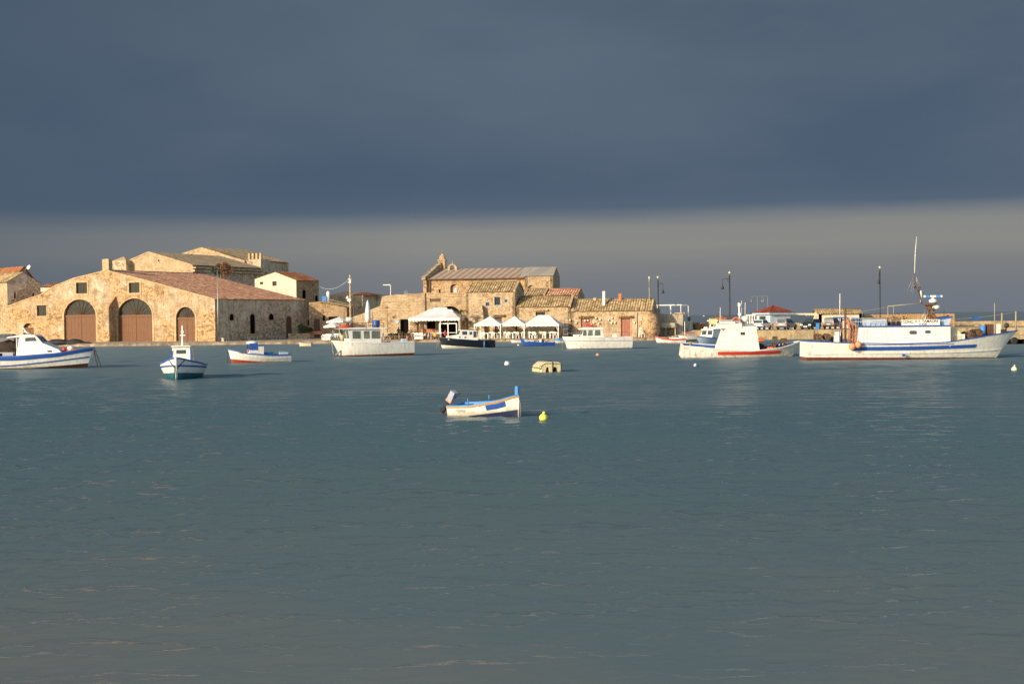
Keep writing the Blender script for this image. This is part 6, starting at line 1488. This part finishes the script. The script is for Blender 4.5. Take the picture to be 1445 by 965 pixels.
def awning():
    F = Frame(612, 205.5, 8); w0, w1 = F.x(576), F.x(648.5); h = F.z(612, 448.5)-GZ; a = F.z(612, 436.5, 3)-GZ; D = 6.0
    t = thing('large_white_awning', 'large scalloped white awning over the restaurant terrace', 'awning', F.world(0, 0, GZ), -F.phi)
    mb = MB(); n = 14; rows = []; cx = (w0+w1)/2
    q = [(w0, 0), (w1, 0), (w1, D), (w0, D)]; rx = F.x(621)
    apx = [(rx-2.2, D/2-.2), (rx+1.2, D/2-.2), (rx+1.2, D/2+.2), (rx-2.2, D/2+.2)]
    for i in range(4):
        A, B, C, E = q[i], q[(i+1) % 4], apx[(i+1) % 4], apx[i]; rows = []
        for j in range(n+1):
            vv = j/n; r = []
            for k in range(n+1):
                u = k/n; x = (A[0]*(1-u)+B[0]*u)*(1-vv)+(E[0]*(1-u)+C[0]*u)*vv; y = (A[1]*(1-u)+B[1]*u)*(1-vv)+(E[1]*(1-u)+C[1]*u)*vv
                r.append((x, y, h+(a-h)*vv-.12*math.sin(PI*vv)+.03*math.sin(u*18)))
            rows.append(r)
        mb.grid(rows, 0, True)
    mb.poly([(x, y, a) for x, y in apx]); mb.box((rx-.5, D/2, a+.12), (2.0, .6, .2)); ro = mb.build('roof', M['canv'], t)
    vb = MB()
    for A, B in zip(q, q[1:]+q[:1]):
        m_ = 64; r0 = [(A[0]+(B[0]-A[0])*i/m_, A[1]+(B[1]-A[1])*i/m_, h) for i in range(m_+1)]
        vb.grid([r0, [(x, y, h-.36-.12*abs(math.sin(PI*i/4))) for i, (x, y, z) in enumerate(r0)]], 0, False)
    vb.build('valance', M['canv'], ro)
    for x in (w0+.1, rx, w1-.1):
        for y in (.1, D-.1): MB().box((x, y, h/2), (.1, .1, h)).build('post', M['plas'], t)
    # white glazed screen frames below
    g = MB(); x0, x1 = F.x(620, .4), F.x(644, .4); zt = F.z(632, 456.5, .4)-GZ
    o = thing('white_screen', 'white framed wind screen standing under the large awning', 'screen', F.world(0, 0, GZ), -F.phi)
    for i in range(3): g.box((x0+(x1-x0)*i/2, .45, zt/2), (.14, .14, zt))
    g.box(((x0+x1)/2, .45, zt), (x1-x0+.14, .14, .14)); g.box(((x0+x1)/2, .45, .9), (x1-x0, .1, .08)); g.build('frame', M['plas'], o)
    c = MB(); c.box(((x0+x1)/2, 1.3, 1.45), (x1-x0+.6, .3, 1.2)); tag(c.build('bar_counter', M['terra'], None, F.world(-3.2, 2.6, GZ-.6), -F.phi), 'long terracotta bar counter under the large awning', 'counter')
awning()
def parasol(label, loc, open_=True, h=2.7, r=1.7):
    t = thing('parasol', label, 'parasol', loc)
    MB().lathe((0, 0, 0), [(.3, 0), (.3, .08), (.04, .1), (.04, h+.1), (.01, h+.15)], 8).build('pole', M['plas'], t)
    mb = MB()
    if open_:
        n = 8; rim = [(r*math.cos(2*PI*(i+.5)/n), r*math.sin(2*PI*(i+.5)/n), h-.62) for i in range(n)]
        for i in range(n):
            k = (i+1) % n; mb.poly([(0, 0, h), rim[i], rim[k]]); mb.poly([rim[i], rim[k], (rim[k][0], rim[k][1], h-.85), (rim[i][0], rim[i][1], h-.85)])
    else: mb.lathe((0, 0, 0), [(.3, h-3.0), (.42, h-2.4), (.36, h-1.2), (.2, h-.2), (.04, h+.25)], 10)
    mb.build('canopy', M['canv'], t); return t
pp = gp(479, 211); parasol('open white parasol over the cafe tables at the square', pp, True, 3.35, 2.0)
o = thing('stack', '', ''); bpy.data.objects.remove(o)
pp = gp(519.5, 205); parasol('tall closed cream parasol behind the white workboat', pp, False, P(520, 424, 205).z-GZ-.2, 1)
parasol('second small white parasol deeper in the cafe corner', gp(470, 217), True, 2.6, 1.5)

# ================================================================== tables and chairs
def make_chair():
    t = thing('white_chair', 'x', 'chair')
    MB().box((0, 0, .45), (.48, .46, .05)).build('seat', M['plas'], t)
    b = MB(); b.box((0, .22, .72), (.48, .05, .1)); b.box((0, .23, .9), (.48, .05, .1))
    for x in (-.2, 0, .2): b.box((x, .22, .68), (.07, .04, .44))
    b.build('backrest', M['plas'], t)
    for x in (-.2, .2):
        for y in (-.19, .2): MB().box((x, y, .22), (.06, .06, .44)).build('leg', M['plas'], t)
    return t
def make_table():
    t = thing('white_table', 'x', 'table')
    MB().box((0, 0, .8), (1.3, .8, .09)).build('top', M['plas'], t)
    for x in (-.56, .56):
        for y in (-.32, .32): MB().box((x, y, .38), (.12, .12, .76)).build('leg', M['plas'], t)
    return t
chair0, table0 = make_chair(), make_table(); used = {'c': 0, 't': 0}
def put(o, k, loc, rz, label, group):
    q = o if not used[k] else copy_tree(o); used[k] = 1; return place(q, loc, rz, label, group)
for (t_, F, w, D), nm, xs in zip(G, ('gazebo nearest the palm', 'middle gazebo', 'widest gazebo'), ((-.55, .5, ), (-.6, .6), (-1.4, .9, 1.7))):
    for i, x in enumerate(xs):
        put(table0, 't', F.world(x*w*.28 if w < 4 else x, .9+.3*(i % 2), GZ), -F.phi + (.1 if i else -.1), f'white wooden table under the {nm}', f'tables under the {nm}')
    for i in range(5 if w < 4.2 else 6):
        put(chair0, 'c', F.world(-w*.38+w*.76*i/(4 if w < 4.2 else 5), .25 if i % 2 else 1.8, GZ), -F.phi + random.uniform(-.4, .4) + (PI if i % 2 == 0 else 0), f'white slatted chair at the tables under the {nm}', f'chairs under the {nm}')
rr = random.Random(5)
for i in range(14):
    put(chair0, 'c', gp(578+3.2*i, 204.6+rr.uniform(0, 1.6)), rr.choice([0, PI, PI/2, -PI/2])+rr.uniform(-.4, .4), 'white plastic chair on the restaurant terrace under the awning', 'chairs under the large awning')
for i in range(4):
    put(table0, 't', gp(584+11*i, 205.3+.5*(i % 2)), rr.uniform(-.3, .3), 'white table on the restaurant terrace under the awning', 'tables under the large awning')
for i in range(9):
    put(chair0, 'c', gp(462.5+2.6*i, 206.5+rr.uniform(0, 2)), rr.uniform(0, 6), 'white plastic chair in the cafe corner behind the workboat bow', 'chairs in the cafe corner')
for i in range(6):
    put(chair0, 'c', gp(535+4.2*i, 204.5+rr.uniform(0, 2)), rr.uniform(0, 6), 'white plastic chair on the terrace before the blank stone wall', 'chairs before the blank wall')
def make_wchair():
    t = thing('dark_chair', 'x', 'chair')
    MB().box((0, 0, .45), (.46, .46, .05)).build('seat', M['rust'], t)
    b = MB(); b.box((0, .22, .86), (.46, .04, .16))
    for x in (-.2, .2): b.box((x, .22, .65), (.05, .04, .5))
    b.build('backrest', M['rust'], t)
    for x in (-.2, .2):
        for y in (-.2, .2): MB().box((x, y, .22), (.045, .045, .44)).build('leg', M['rust'], t)
    return t
w0 = make_wchair()
for i in range(16):
    q = w0 if i == 0 else copy_tree(w0); place(q, gp(543+3.1*i if i < 12 else 600+4*(i-12), 203.9+rr.uniform(0, 1.2)), rr.uniform(0, 6), 'brown metal chair on the terrace between the boats and the blank wall', 'brown terrace chairs')
for px, Y, lab in ((460.5, 205.5, 'white sofa at the edge of the cafe corner'), (591, 203.9, 'white sofa with red cushion below the large awning')):
    t = thing('white_sofa', lab, 'sofa', gp(px, Y)); MB().box((0, 0, .25), (1.3, .8, .42)).build('seat', M['plas'], t); MB().box((0, .36, .6), (1.3, .14, .5)).build('backrest', M['plas'], t)
    for x in (-.62, .62): MB().box((x, 0, .45), (.12, .8, .4)).build('armrest', M['plas'], t)
    c = MB().box((0, -.1, .52), (.5, .35, .14)); tag(c.build('cushion', M['red' if px > 500 else 'cowl'], None, t.location), 'red cushion on the white sofa' if px > 500 else 'grey cushion on the white sofa by the cafe', 'cushion')
# potted plants
def leaves(mb, c, r, n, s, m=0):
    for i in range(n):
        v = Vector((random.gauss(0, 1), random.gauss(0, 1), random.gauss(0, 1))).normalized()*random.random()**.4; p = Vector(c)+Vector((v.x*r[0], v.y*r[1], v.z*r[2]))
        a = Vector((random.uniform(-1, 1), random.uniform(-1, 1), random.uniform(-1, 1))).normalized()*s; b = a.cross(Vector((random.uniform(-1, 1), random.uniform(-1, 1), random.uniform(-1, 1)))).normalized()*s*.45
        mb.poly([p-a, p+b, p+a, p-b], m)
def pot_plant(label, loc, h=1.1, mat='green', pot='plas', s=1.0):
    t = thing('potted_plant', label, 'plant', loc); MB().lathe((0, 0, 0), [(.2*s, 0), (.28*s, .45*s), (.3*s, .5*s), (.02, .46*s)], 10).build('pot', M[pot], t)
    mb = MB(); leaves(mb, (0, 0, .5*s+h*.45), (.34*s, .34*s, h*.45), 110, .13); mb.tube([(0, 0, .4*s), (.02, 0, .5*s+h*.5)], .03, 4); mb.build('foliage', M[mat], t); return t
pot_plant('round green shrub in a white box between the cafe chairs', gp(483.5, 205), 1.0, pot='tend', s=1.4)
pot_plant('green plant in a white pot right of the dark doorway', gp(566, 206.4), .8)
pot_plant('green plant in a white tub in front of the blank wall', gp(551, 204.6), .5)
pot_plant('low green plant in a cream tub beside the brown chairs', gp(558.5, 204.3), .5, pot='tend')
pot_plant('small yellow green plant in a terracotta pot on the terrace edge', gp(575.5, 203.4), .5, pot='terra')
pot_plant('leafy plant by the widest gazebo post', gp(785, 202.8), 1.2, pot='terra')
for px, Y, h, lab in ((425.5, 220.3, 1.5, 'dark green shrub growing in the stone planter, nearest the warehouse'), (429.5, 220.6, 1.2, 'green bush in the middle of the stone planter'), (437, 222, 1.0, 'yellowish green bush above the terracotta trough')):
    mb = MB(); leaves(mb, (0, 0, h*.5), (.7, .6, h*.5), 220, .16); o = thing('shrub', lab, 'shrub', gp(px, Y) + Vector((0, 0, .85))); mb.build('foliage', M['green'], o); MB().tube([(0, 0, -.2), (0, 0, h*.6)], .05, 5).build('stem', M['trunk'], o)
def palm(label, loc, h, r, n=22):
    t = thing('palm_tree', label, 'tree', loc); MB().lathe((0, 0, 0), [(.24, 0), (.18, .4), (.16, h*.6), (.2, h*.9), (.12, h)], 9).build('trunk', M['trunk'], t)
    mb = MB()
    for i in range(n):
        a = 2*PI*i/n + random.uniform(-.2, .2); up = random.uniform(.1, 1.0); p0 = Vector((0, 0, h)); prev = p0; d = Vector((math.cos(a), math.sin(a), up)).normalized()
        for k in range(7):
            q = prev + d*r/7; sd2 = d.cross(Vector((0, 0, 1))).normalized(); wv = .2*math.sin(PI*(k+.6)/7.2)
            for sg in (-1, 1):
                for e in (0, .5):
                    b = prev.lerp(q, e); tip = b + sd2*sg*wv*1.3 + d*.16 - Vector((0, 0, .08)); mb.poly([b, b+d*.07, tip])
            prev = q; d = (d - Vector((0, 0, .17))).normalized()
    mb.build('crown', M['green'], t); return t
palm('short palm tree between the large awning and the ruined masonry', gp(650.3, 205.2), P(650, 440, 205).z-GZ, 1.2)
palm('small potted palm beside the dark doorway', gp(588.5, 208.5), 2.3, .7, 14)
t = thing('dry_tree', 'rust brown dry tree rising behind the warehouse roof', 'tree', Vector((P(312, 390, 250).x, 250, 1)))
mb = MB(); hh = P(312, 375, 250).z-1
mb.lathe((0, 0, 0), [(.3, 0), (.2, hh*.6), (.08, hh)], 8); mb.tube([(0, 0, hh*.6), (1.0, 0, hh+.3)], .1, 5, r2=.03); mb.tube([(0, 0, hh*.65), (-1.2, .2, hh+.1)], .1, 5, r2=.03); mb.build('trunk', M['trunk'], t)
mb = MB(); 
for k, (x, z) in enumerate(((-1.2, -.6), (-.4, .1), (.6, .3), (1.1, .0), (1.5, -.8), (.2, -.7), (-.7, -1.2), (.9, -1.4))): leaves(mb, (x, random.uniform(-.5, .5), hh+z-.1), (.65, .6, .5), 130, .16, 0 if k not in (0, 6) else 1)
mb.build('crown', [M['brownl'], M['green']], t)

# ================================================================== lamps, poles, wires
def street_lamp(label, px, Y, top, base_z, arm=1.0, double=False, drop=.9, azim=0.0):
    h = P(px, top, Y).z - base_z; t = thing('street_lamp', label, 'street lamp', Vector((P(px, 447, Y).x, Y, base_z)), azim, 'dark street lamps by the harbour')
    MB().lathe((0, 0, 0), [(.2, 0), (.2, .5), (.12, .6), (.085, 1.2), (.075, h-.7), (.1, h-.68), (.04, h-.5), (.04, h-.35)], 8).build('pole', M['iron'], t)
    MB().lathe((0, 0, h-.36), [(.05, 0), (.16, .06), (.17, .2), (.1, .33), (.02, .36)], 10).build('top_light', M['tend'], t)
    for s_ in ((1,) if not double else (1, -1)):
        a = MB(); z = h-1.1; a.tube([(0, 0, z), (-arm*s_*.5, 0, z+.1), (-arm*s_, 0, z+.02), (-arm*s_, 0, z-drop)], .04, 6); a.tube([(0, 0, z-.5), (-arm*s_*.55, 0, z+.05)], .025, 5); a.build('arm', M['iron'], t)
        l = MB(); l.lathe((-arm*s_, 0, z-drop-.5), [(.02, 0), (.1, .02), (.24, .1), (.2, .26), (.1, .42), (.05, .5)], 10); l.build('lantern', M['iron'], t)
    return t
street_lamp('tall dark street lamp with a side lantern behind the red striped boat', 1030, 198, 383, PZ, 1.0)
street_lamp('tall dark street lamp rising behind the trawler deckhouse', 1242, 199, 375.5, PZ, .55, azim=R(60))
street_lamp('dark street lamp at the corner of the seafront cottage', 929, 202.2, 389.5, GZ, .7, azim=R(160))
for px, Y, dirs, lab in ((1069, 240, (1, -1), 'far grey lamp with two curved arms behind the kiosk roof'), (1083.5, 246, (1,), 'far grey lamp with one curved arm behind the kiosk roof')):
    h = P(px, 417, Y).z - PZ; t = thing('street_lamp', lab, 'street lamp', Vector((P(px, 447, Y).x, Y, PZ)), 0, 'far curved lamps behind the kiosk')
    MB().lathe((0, 0, 0), [(.1, 0), (.06, .5), (.05, h-.5)], 6).build('pole', M['lampg'], t)
    for s_ in dirs:
        MB().tube([(0, 0, h-.6)] + [(s_*(-.5+.5*math.cos(PI*k/8)), 0, h-.45+.42*math.sin(PI*k/8)) for k in range(9)] + [(-s_*1.0, 0, h-.75)], .035, 5).build('arm', M['lampg'], t)
        MB().lathe((-s_*1.0, 0, h-1.15), [(.02, 0), (.16, .06), (.13, .2), (.05, .4)], 8).build('lantern', M['lampg'], t)
t = thing('utility_pole', 'wooden utility pole with insulators and white dishes above the workboat', 'pole', gp(495, 214)); hp = P(494, 388, 214).z-GZ
MB().lathe((0, 0, 0), [(.17, 0), (.12, hp)], 8).build('pole', M['cut'], t)
b = MB(); b.box((-.05, 0, hp-.6), (.5, .14, .1)); b.box((.0, -.1, hp-1.0), (.3, .25, .5)); b.tube([(-.3, 0, hp-1.2), (-.1, 0, hp-1.0)], .05, 5); b.build('insulators', M['plas'], t)
b = MB(); b.box((-.15, -.2, hp-3.8), (.5, .2, .5), ry=.5); b.box((-.45, -.2, hp-3.4), (.25, .2, .45), ry=.4); b.build('junction_box', M['plas'], t)
w = MB(); A = F7.world(F7.x(447), 1, P(447, 404, 240).z); B = t.location + Vector((0, 0, hp-.5)); w.tube([A.lerp(B, i/12) - Vector((0, 0, 1.6*4*(i/12)*(1-i/12)*.6)) for i in range(13)], .022, 5)
tag(w.build('overhead_wire', M['plas']), 'sagging pale overhead wire between the white fronted house and the utility pole', 'wire')
t = thing('flood_light', 'pale flood light on a bent arm above the terrace building', 'lamp', Vector((P(551.5, 430, 218).x, 218, 1))); hp = P(551, 402.5, 218).z-1
MB().tube([(0, 0, 0), (0, 0, hp), (-.15, 0, hp+.08)], .07, 6).build('pole', M['plas'], t); MB().box((-.6, 0, hp+.05), (1.1, .2, .14)).build('lamp_head', M['plas'], t)
d = P(572, 413.6, 213); t = thing('wall_dish', 'grey satellite dish on top of the terrace building', 'dish', d); q = MB().lathe((0, 0, 0), [(.01, -.12), (.3, -.06), (.45, .08)], 12).build('dish', M['plas'], t); q.rotation_euler = (R(100), R(25), R(50)); MB().tube([(0, 0, -.5), (0, 0, .0)], .04, 5).build('bracket', M['steel'], t)
def bare(label, loc, h):
    t = thing('bare_sapling', label, 'tree', loc); b = MB(); b.tube([(0, 0, 0), (.05, 0, h*.5), (0, 0, h)], .06, 5, r2=.03)
    for s_, z, l in ((1, .5, 1.3), (-1, .55, .9), (1, .75, .6), (-1, .3, 1.2), (1, .3, .9)): b.tube([(.03, 0, h*z), (l*s_*.5, .1, h*z+l*.3), (l*s_, .1, h*z+l*.75)], .04, 4, r2=.02)
    b.build('branches', M['trunk'], t); f = MB(); leaves(f, (0, 0, h), (.25, .2, .15), 24, .12); leaves(f, (1.0, .1, h*.5+.9), (.3, .2, .2), 20, .12); f.build('leaves', M['brownl'], t)
bare('thin bare sapling against the blank terrace wall', gp(546.5, 208.5), P(546, 434, 208).z-GZ)
t = thing('patio_heater', 'dark patio heater standing among the terrace chairs', 'heater', gp(597.3, 204.2)); MB().lathe((0, 0, 0), [(.2, 0), (.2, .5), (.04, .52), (.04, 2.1), (.1, 2.2), (.3, 2.3), (.05, 2.42)], 10).build('body', M['iron'], t)
t = thing('litter_bin', 'dark litter bin on a post next to the metal pole', 'bin', gp(307, 206)); MB().box((0, 0, 1.0), (.4, .4, .7), top=1.1).build('bin', M['iron'], t); MB().box((0, 0, .35), (.08, .08, .7)).build('post', M['iron'], t)
t = thing('green_sign', 'small round white sign fixed beside the dark doorway', 'sign', F9.world(F9.x(560.5), -.08, F9.z(560, 454))); q = MB().lathe((0, 0, 0), [(.3, 0), (.3, .05)], 14).build('plate', M['blueg'], t); q.rotation_euler.x = R(90)
# shore: mooring buoys stored on the beach
for px, py, r, lab in ((596, 481.2, .34, 'white cylindrical float on the shore beside the workboat stern'), (608, 480.6, .30, 'round white float on the shore, nearer the workboat'), (613, 479.8, .30, 'round white float on the shore touching the navy boat bow'), (571, 480.5, .28, 'white float half hidden behind the workboat stern')):
    c = W(px, py, .1); mb = MB()
    if 'cyl' in lab: mb.lathe((0, 0, 0), [(r*.85, 0), (r, .08), (r, .5), (r*.8, .58), (.1, .6)], 12)
    else: mb.ball((0, 0, r*.8), r, 12, 9); mb.tube([(0, 0, r*1.7), (0, 0, r*1.95)], .06, 6)
    tag(mb.build('shore_float', M['cbuoy'], None, (c.x, c.y, .15)), lab, 'float')
c = W(614.5, 474, .9); tag(MB().ball((0, 0, .0), .32, 12, 9).build('yellow_ball', plain('amber_float', (.75, .36, .04)), None, Vector((gp(614.5, 203).x, 203, GZ+.62))), 'amber ball float above the white floats', 'float')
t = thing('striped_tray_stack', 'stack of striped trays standing by the seafront cottage', 'trays', Ft.world(Ft.x(799), -.5, GZ)); 
for i in range(4): MB().box((0, 0, .5+i*.38), (.7, .5, .2)).build('tray', M['plas' if i % 2 == 0 else 'cowl'], t)
MB().box((0, 0, .2), (.5, .4, .4)).build('base', M['terra'], t)
for k, (px, z, lab) in enumerate(((904, 0, 'white chair on the cottage doorstep beside the rounded buttress'), (908, 0, 'white chair nearest the rounded buttress'), (906, .46, 'white chair stacked on top of the two by the rounded buttress'))):
    put(chair0, 'c', Ft.world(Ft.x(px), -.6-.2*k, GZ+z), -Ft.phi+.2*k, lab, None)
b = MB(); 
for i in range(60): b.box((random.uniform(-1.6, 1.6), random.uniform(-.5, .5), random.uniform(.02, .25)), (random.uniform(.15, .4), random.uniform(.15, .3), random.uniform(.1, .25)), rz=random.random()*3)
o = b.build('rubble', M['rough'], None, Vector((P(960, 480, 199).x, 199.6, .25))); o['kind'] = 'stuff'
# dark seaweed and nets on the quay by the left boat
for px, w_, lab in ((82, 2.2, 'long black tarpaulin heap on the quay behind the blue banded boat cabin'), (104, 1.7, 'black tarpaulin heap on the quay nearer the first arched door'), (121, .9, 'small black rag heap on the quay edge below the buttress')):
    mb = MB(); mound(mb, (0, 0, 0), (w_, .5, .62 if px < 110 else .25), .14, 0, 20, 8); tag(mb.build('tarpaulin_heap', M['black'], None, Vector((P(px, 480, 200.6).x, 200.8, GZ-.02))), lab, 'heap', 'black heaps on the quay')

# ================================================================== cars
def car(label, px, Y, z, yaw, body, kind='hatch', extra=None):
    """x forward, root at the middle on the ground"""
    t = thing('parked_car', label, 'car', Vector((P(px, 460, Y).x, Y, z)), R(yaw), 'cars parked on the pier' if px > 500 else None)
    Lc, Wc = 3.9, 1.68; mb = MB()
    prof = [(-1.92, .32), (-1.95, .62), (-1.86, .92), (-.2, .95), (.75, .92), (1.75, .74), (1.93, .55), (1.9, .3)]
    def sec(pf, w0, w1, z0, z1):
        for s_ in (0,):
            pass
        hw = lambda zq: w0+(w1-w0)*max(0, min(1, (zq-z0)/(z1-z0)))
        n = len(pf); a = [mb.vert((x, -hw(zq), zq)) for x, zq in pf]; b = [mb.vert((x, hw(zq), zq)) for x, zq in pf]
        mb.face(a); mb.face(b[::-1])
        for i in range(n): mb.face((a[i], b[i], b[(i+1) % n], a[(i+1) % n]), 0, False)
        return hw
    sec(prof, Wc/2, Wc/2-.04, .3, .95)
    roofp = [(-1.84, .9), (-1.62, 1.36), (-1.3, 1.46), (-.1, 1.47), (.25, 1.38), (.98, .9)] if kind != 'suv' else [(-1.9, .9), (-1.78, 1.5), (-1.4, 1.6), (.0, 1.6), (.3, 1.5), (.85, .92)]
    hw = sec(roofp, Wc/2-.06, Wc/2-.2, .9, 1.47); bo = mb.build('body', body, t); bv = bo.modifiers.new('bevel', 'BEVEL'); bv.width = .05; bv.segments = 2
    zt = roofp[3][1]; g = MB()
    for s_ in (-1, 1): panel(g, [(-1.5, .98), (-.45, .98), (-.45, zt-.14), (-1.35, zt-.14)], hw, s_, .012); panel(g, [(-.36, .98), (.7, .98), (.12, zt-.16), (-.36, zt-.14)], hw, s_, .012)
    fpanel(g, roofp[0], roofp[1], [(-.62, .62, .12, .92)], .02); fpanel(g, roofp[5], roofp[4], [(-.64, .64, .1, .95)], .02); g.build('window', M['glass'], t)
    for x in (-1.2, 1.22):
        for y in (-.76, .76):
            w = MB(); w.lathe((0, 0, 0), [(.16, -.1), (.3, -.1), (.32, -.05), (.32, .05), (.3, .1), (.16, .1)], 16); wo = w.build('wheel', M['black'], t, (x, y, .32)); wo.rotation_euler.x = R(90)
            w = MB(); w.lathe((0, 0, 0), [(.02, -.11), (.19, -.1), (.19, .1), (.02, .11)], 12); w.build('rim', M['steel'], wo)
    for y in (-.66, .66): MB().box((-1.91, y, .8), (.1, .24, .26)).build('tail_light', M['red'], t); MB().box((1.84, y*.92, .66), (.16, .36, .15)).build('headlight', M['plas'], t)
    b = MB(); b.box((-1.95, 0, .42), (.12, 1.6, .22)); b.box((1.92, 0, .40), (.12, 1.56, .22)); b.build('bumper', M['black'], t)
    MB().box((-1.99, 0, .72), (.03, .5, .12)).build('number_plate', M['plas'], t); MB().box((1.99, 0, .42), (.02, .5, .11)).build('number_plate', M['plas'], t)
    for y in (-.9, .9): MB().box((.62, y, .98), (.14, .16, .12)).build('mirror', M['black'], t)
    return t
def carpaint(n, c):
    m, nt_, b = _new(n); b.inputs['Base Color'].default_value = (*c, 1); b.inputs['Roughness'].default_value = .3; b.inputs['Coat Weight'].default_value = .5; return m
car('white hatchback parked on the pier beside the kiosk', 1075, 200, PZ, 61, carpaint('white_car_paint', (.7, .7, .68)))
car('silver grey estate car parked in front of the kiosk roof', 1110, 199.5, PZ, 56, carpaint('silver_car_paint', (.28, .27, .26)), 'suv')
car('dark car facing the water between the kiosk and the tiled hut', 1144, 199, PZ, 236, carpaint('black_car_paint', (.02, .022, .028)))
car('black car showing its tail in front of the tiled hut', 1175, 199.4, PZ, 60, carpaint('dark_car_paint', (.025, .025, .03)), 'suv')
car('dark car on the quay behind the net heap of the blue banded boat', 4, 203.6, GZ, 176, carpaint('slate_car_paint', (.03, .035, .045)))
t = thing('blue_bin', 'blue plastic bin at the pier edge beside the dark car', 'bin', Vector((P(1154, 465, 196.6).x, 196.7, PZ))); MB().box((0, 0, .42), (.38, .38, .84), top=1.12).build('bin', M['bluel'], t); MB().box((0, 0, .87), (.46, .46, .06)).build('lid', M['bluel'], t)
for px, lab in ((1090, 'low concrete block between the white and silver cars'), (1124, 'low concrete block between the silver and dark cars'), (1157, 'low concrete block before the tiled hut')):
    tag(MB().box((0, 0, .45), (1.3, .6, .9), top=.9).build('concrete_block', M['pier'], None, Vector((P(px, 465, 205).x, 205, PZ))), lab, 'block', 'concrete blocks on the pier')
t = thing('white_van_canopy', 'x', 'x'); bpy.data.objects.remove(t)
t = thing('distant_motorboat', 'tiny white motorboat far out on the open sea', 'boat', W(991.5, 446.3, .2)); t.location.z = 0
Hh = Hull(6, 2.2, [(0, .9), (.5, .9), (1, 1.2)], .6, -.3); Hh.build([(lambda q, zs: .1, 1), (None, 0)], [M['white'], M['navy']], t); mb = MB(); cabin(mb, [(1.5, .9), (4, .9), (3.6, 1.9), (1.5, 1.9)], .8, .7); mb.build('cabin', M['whitec'], t)
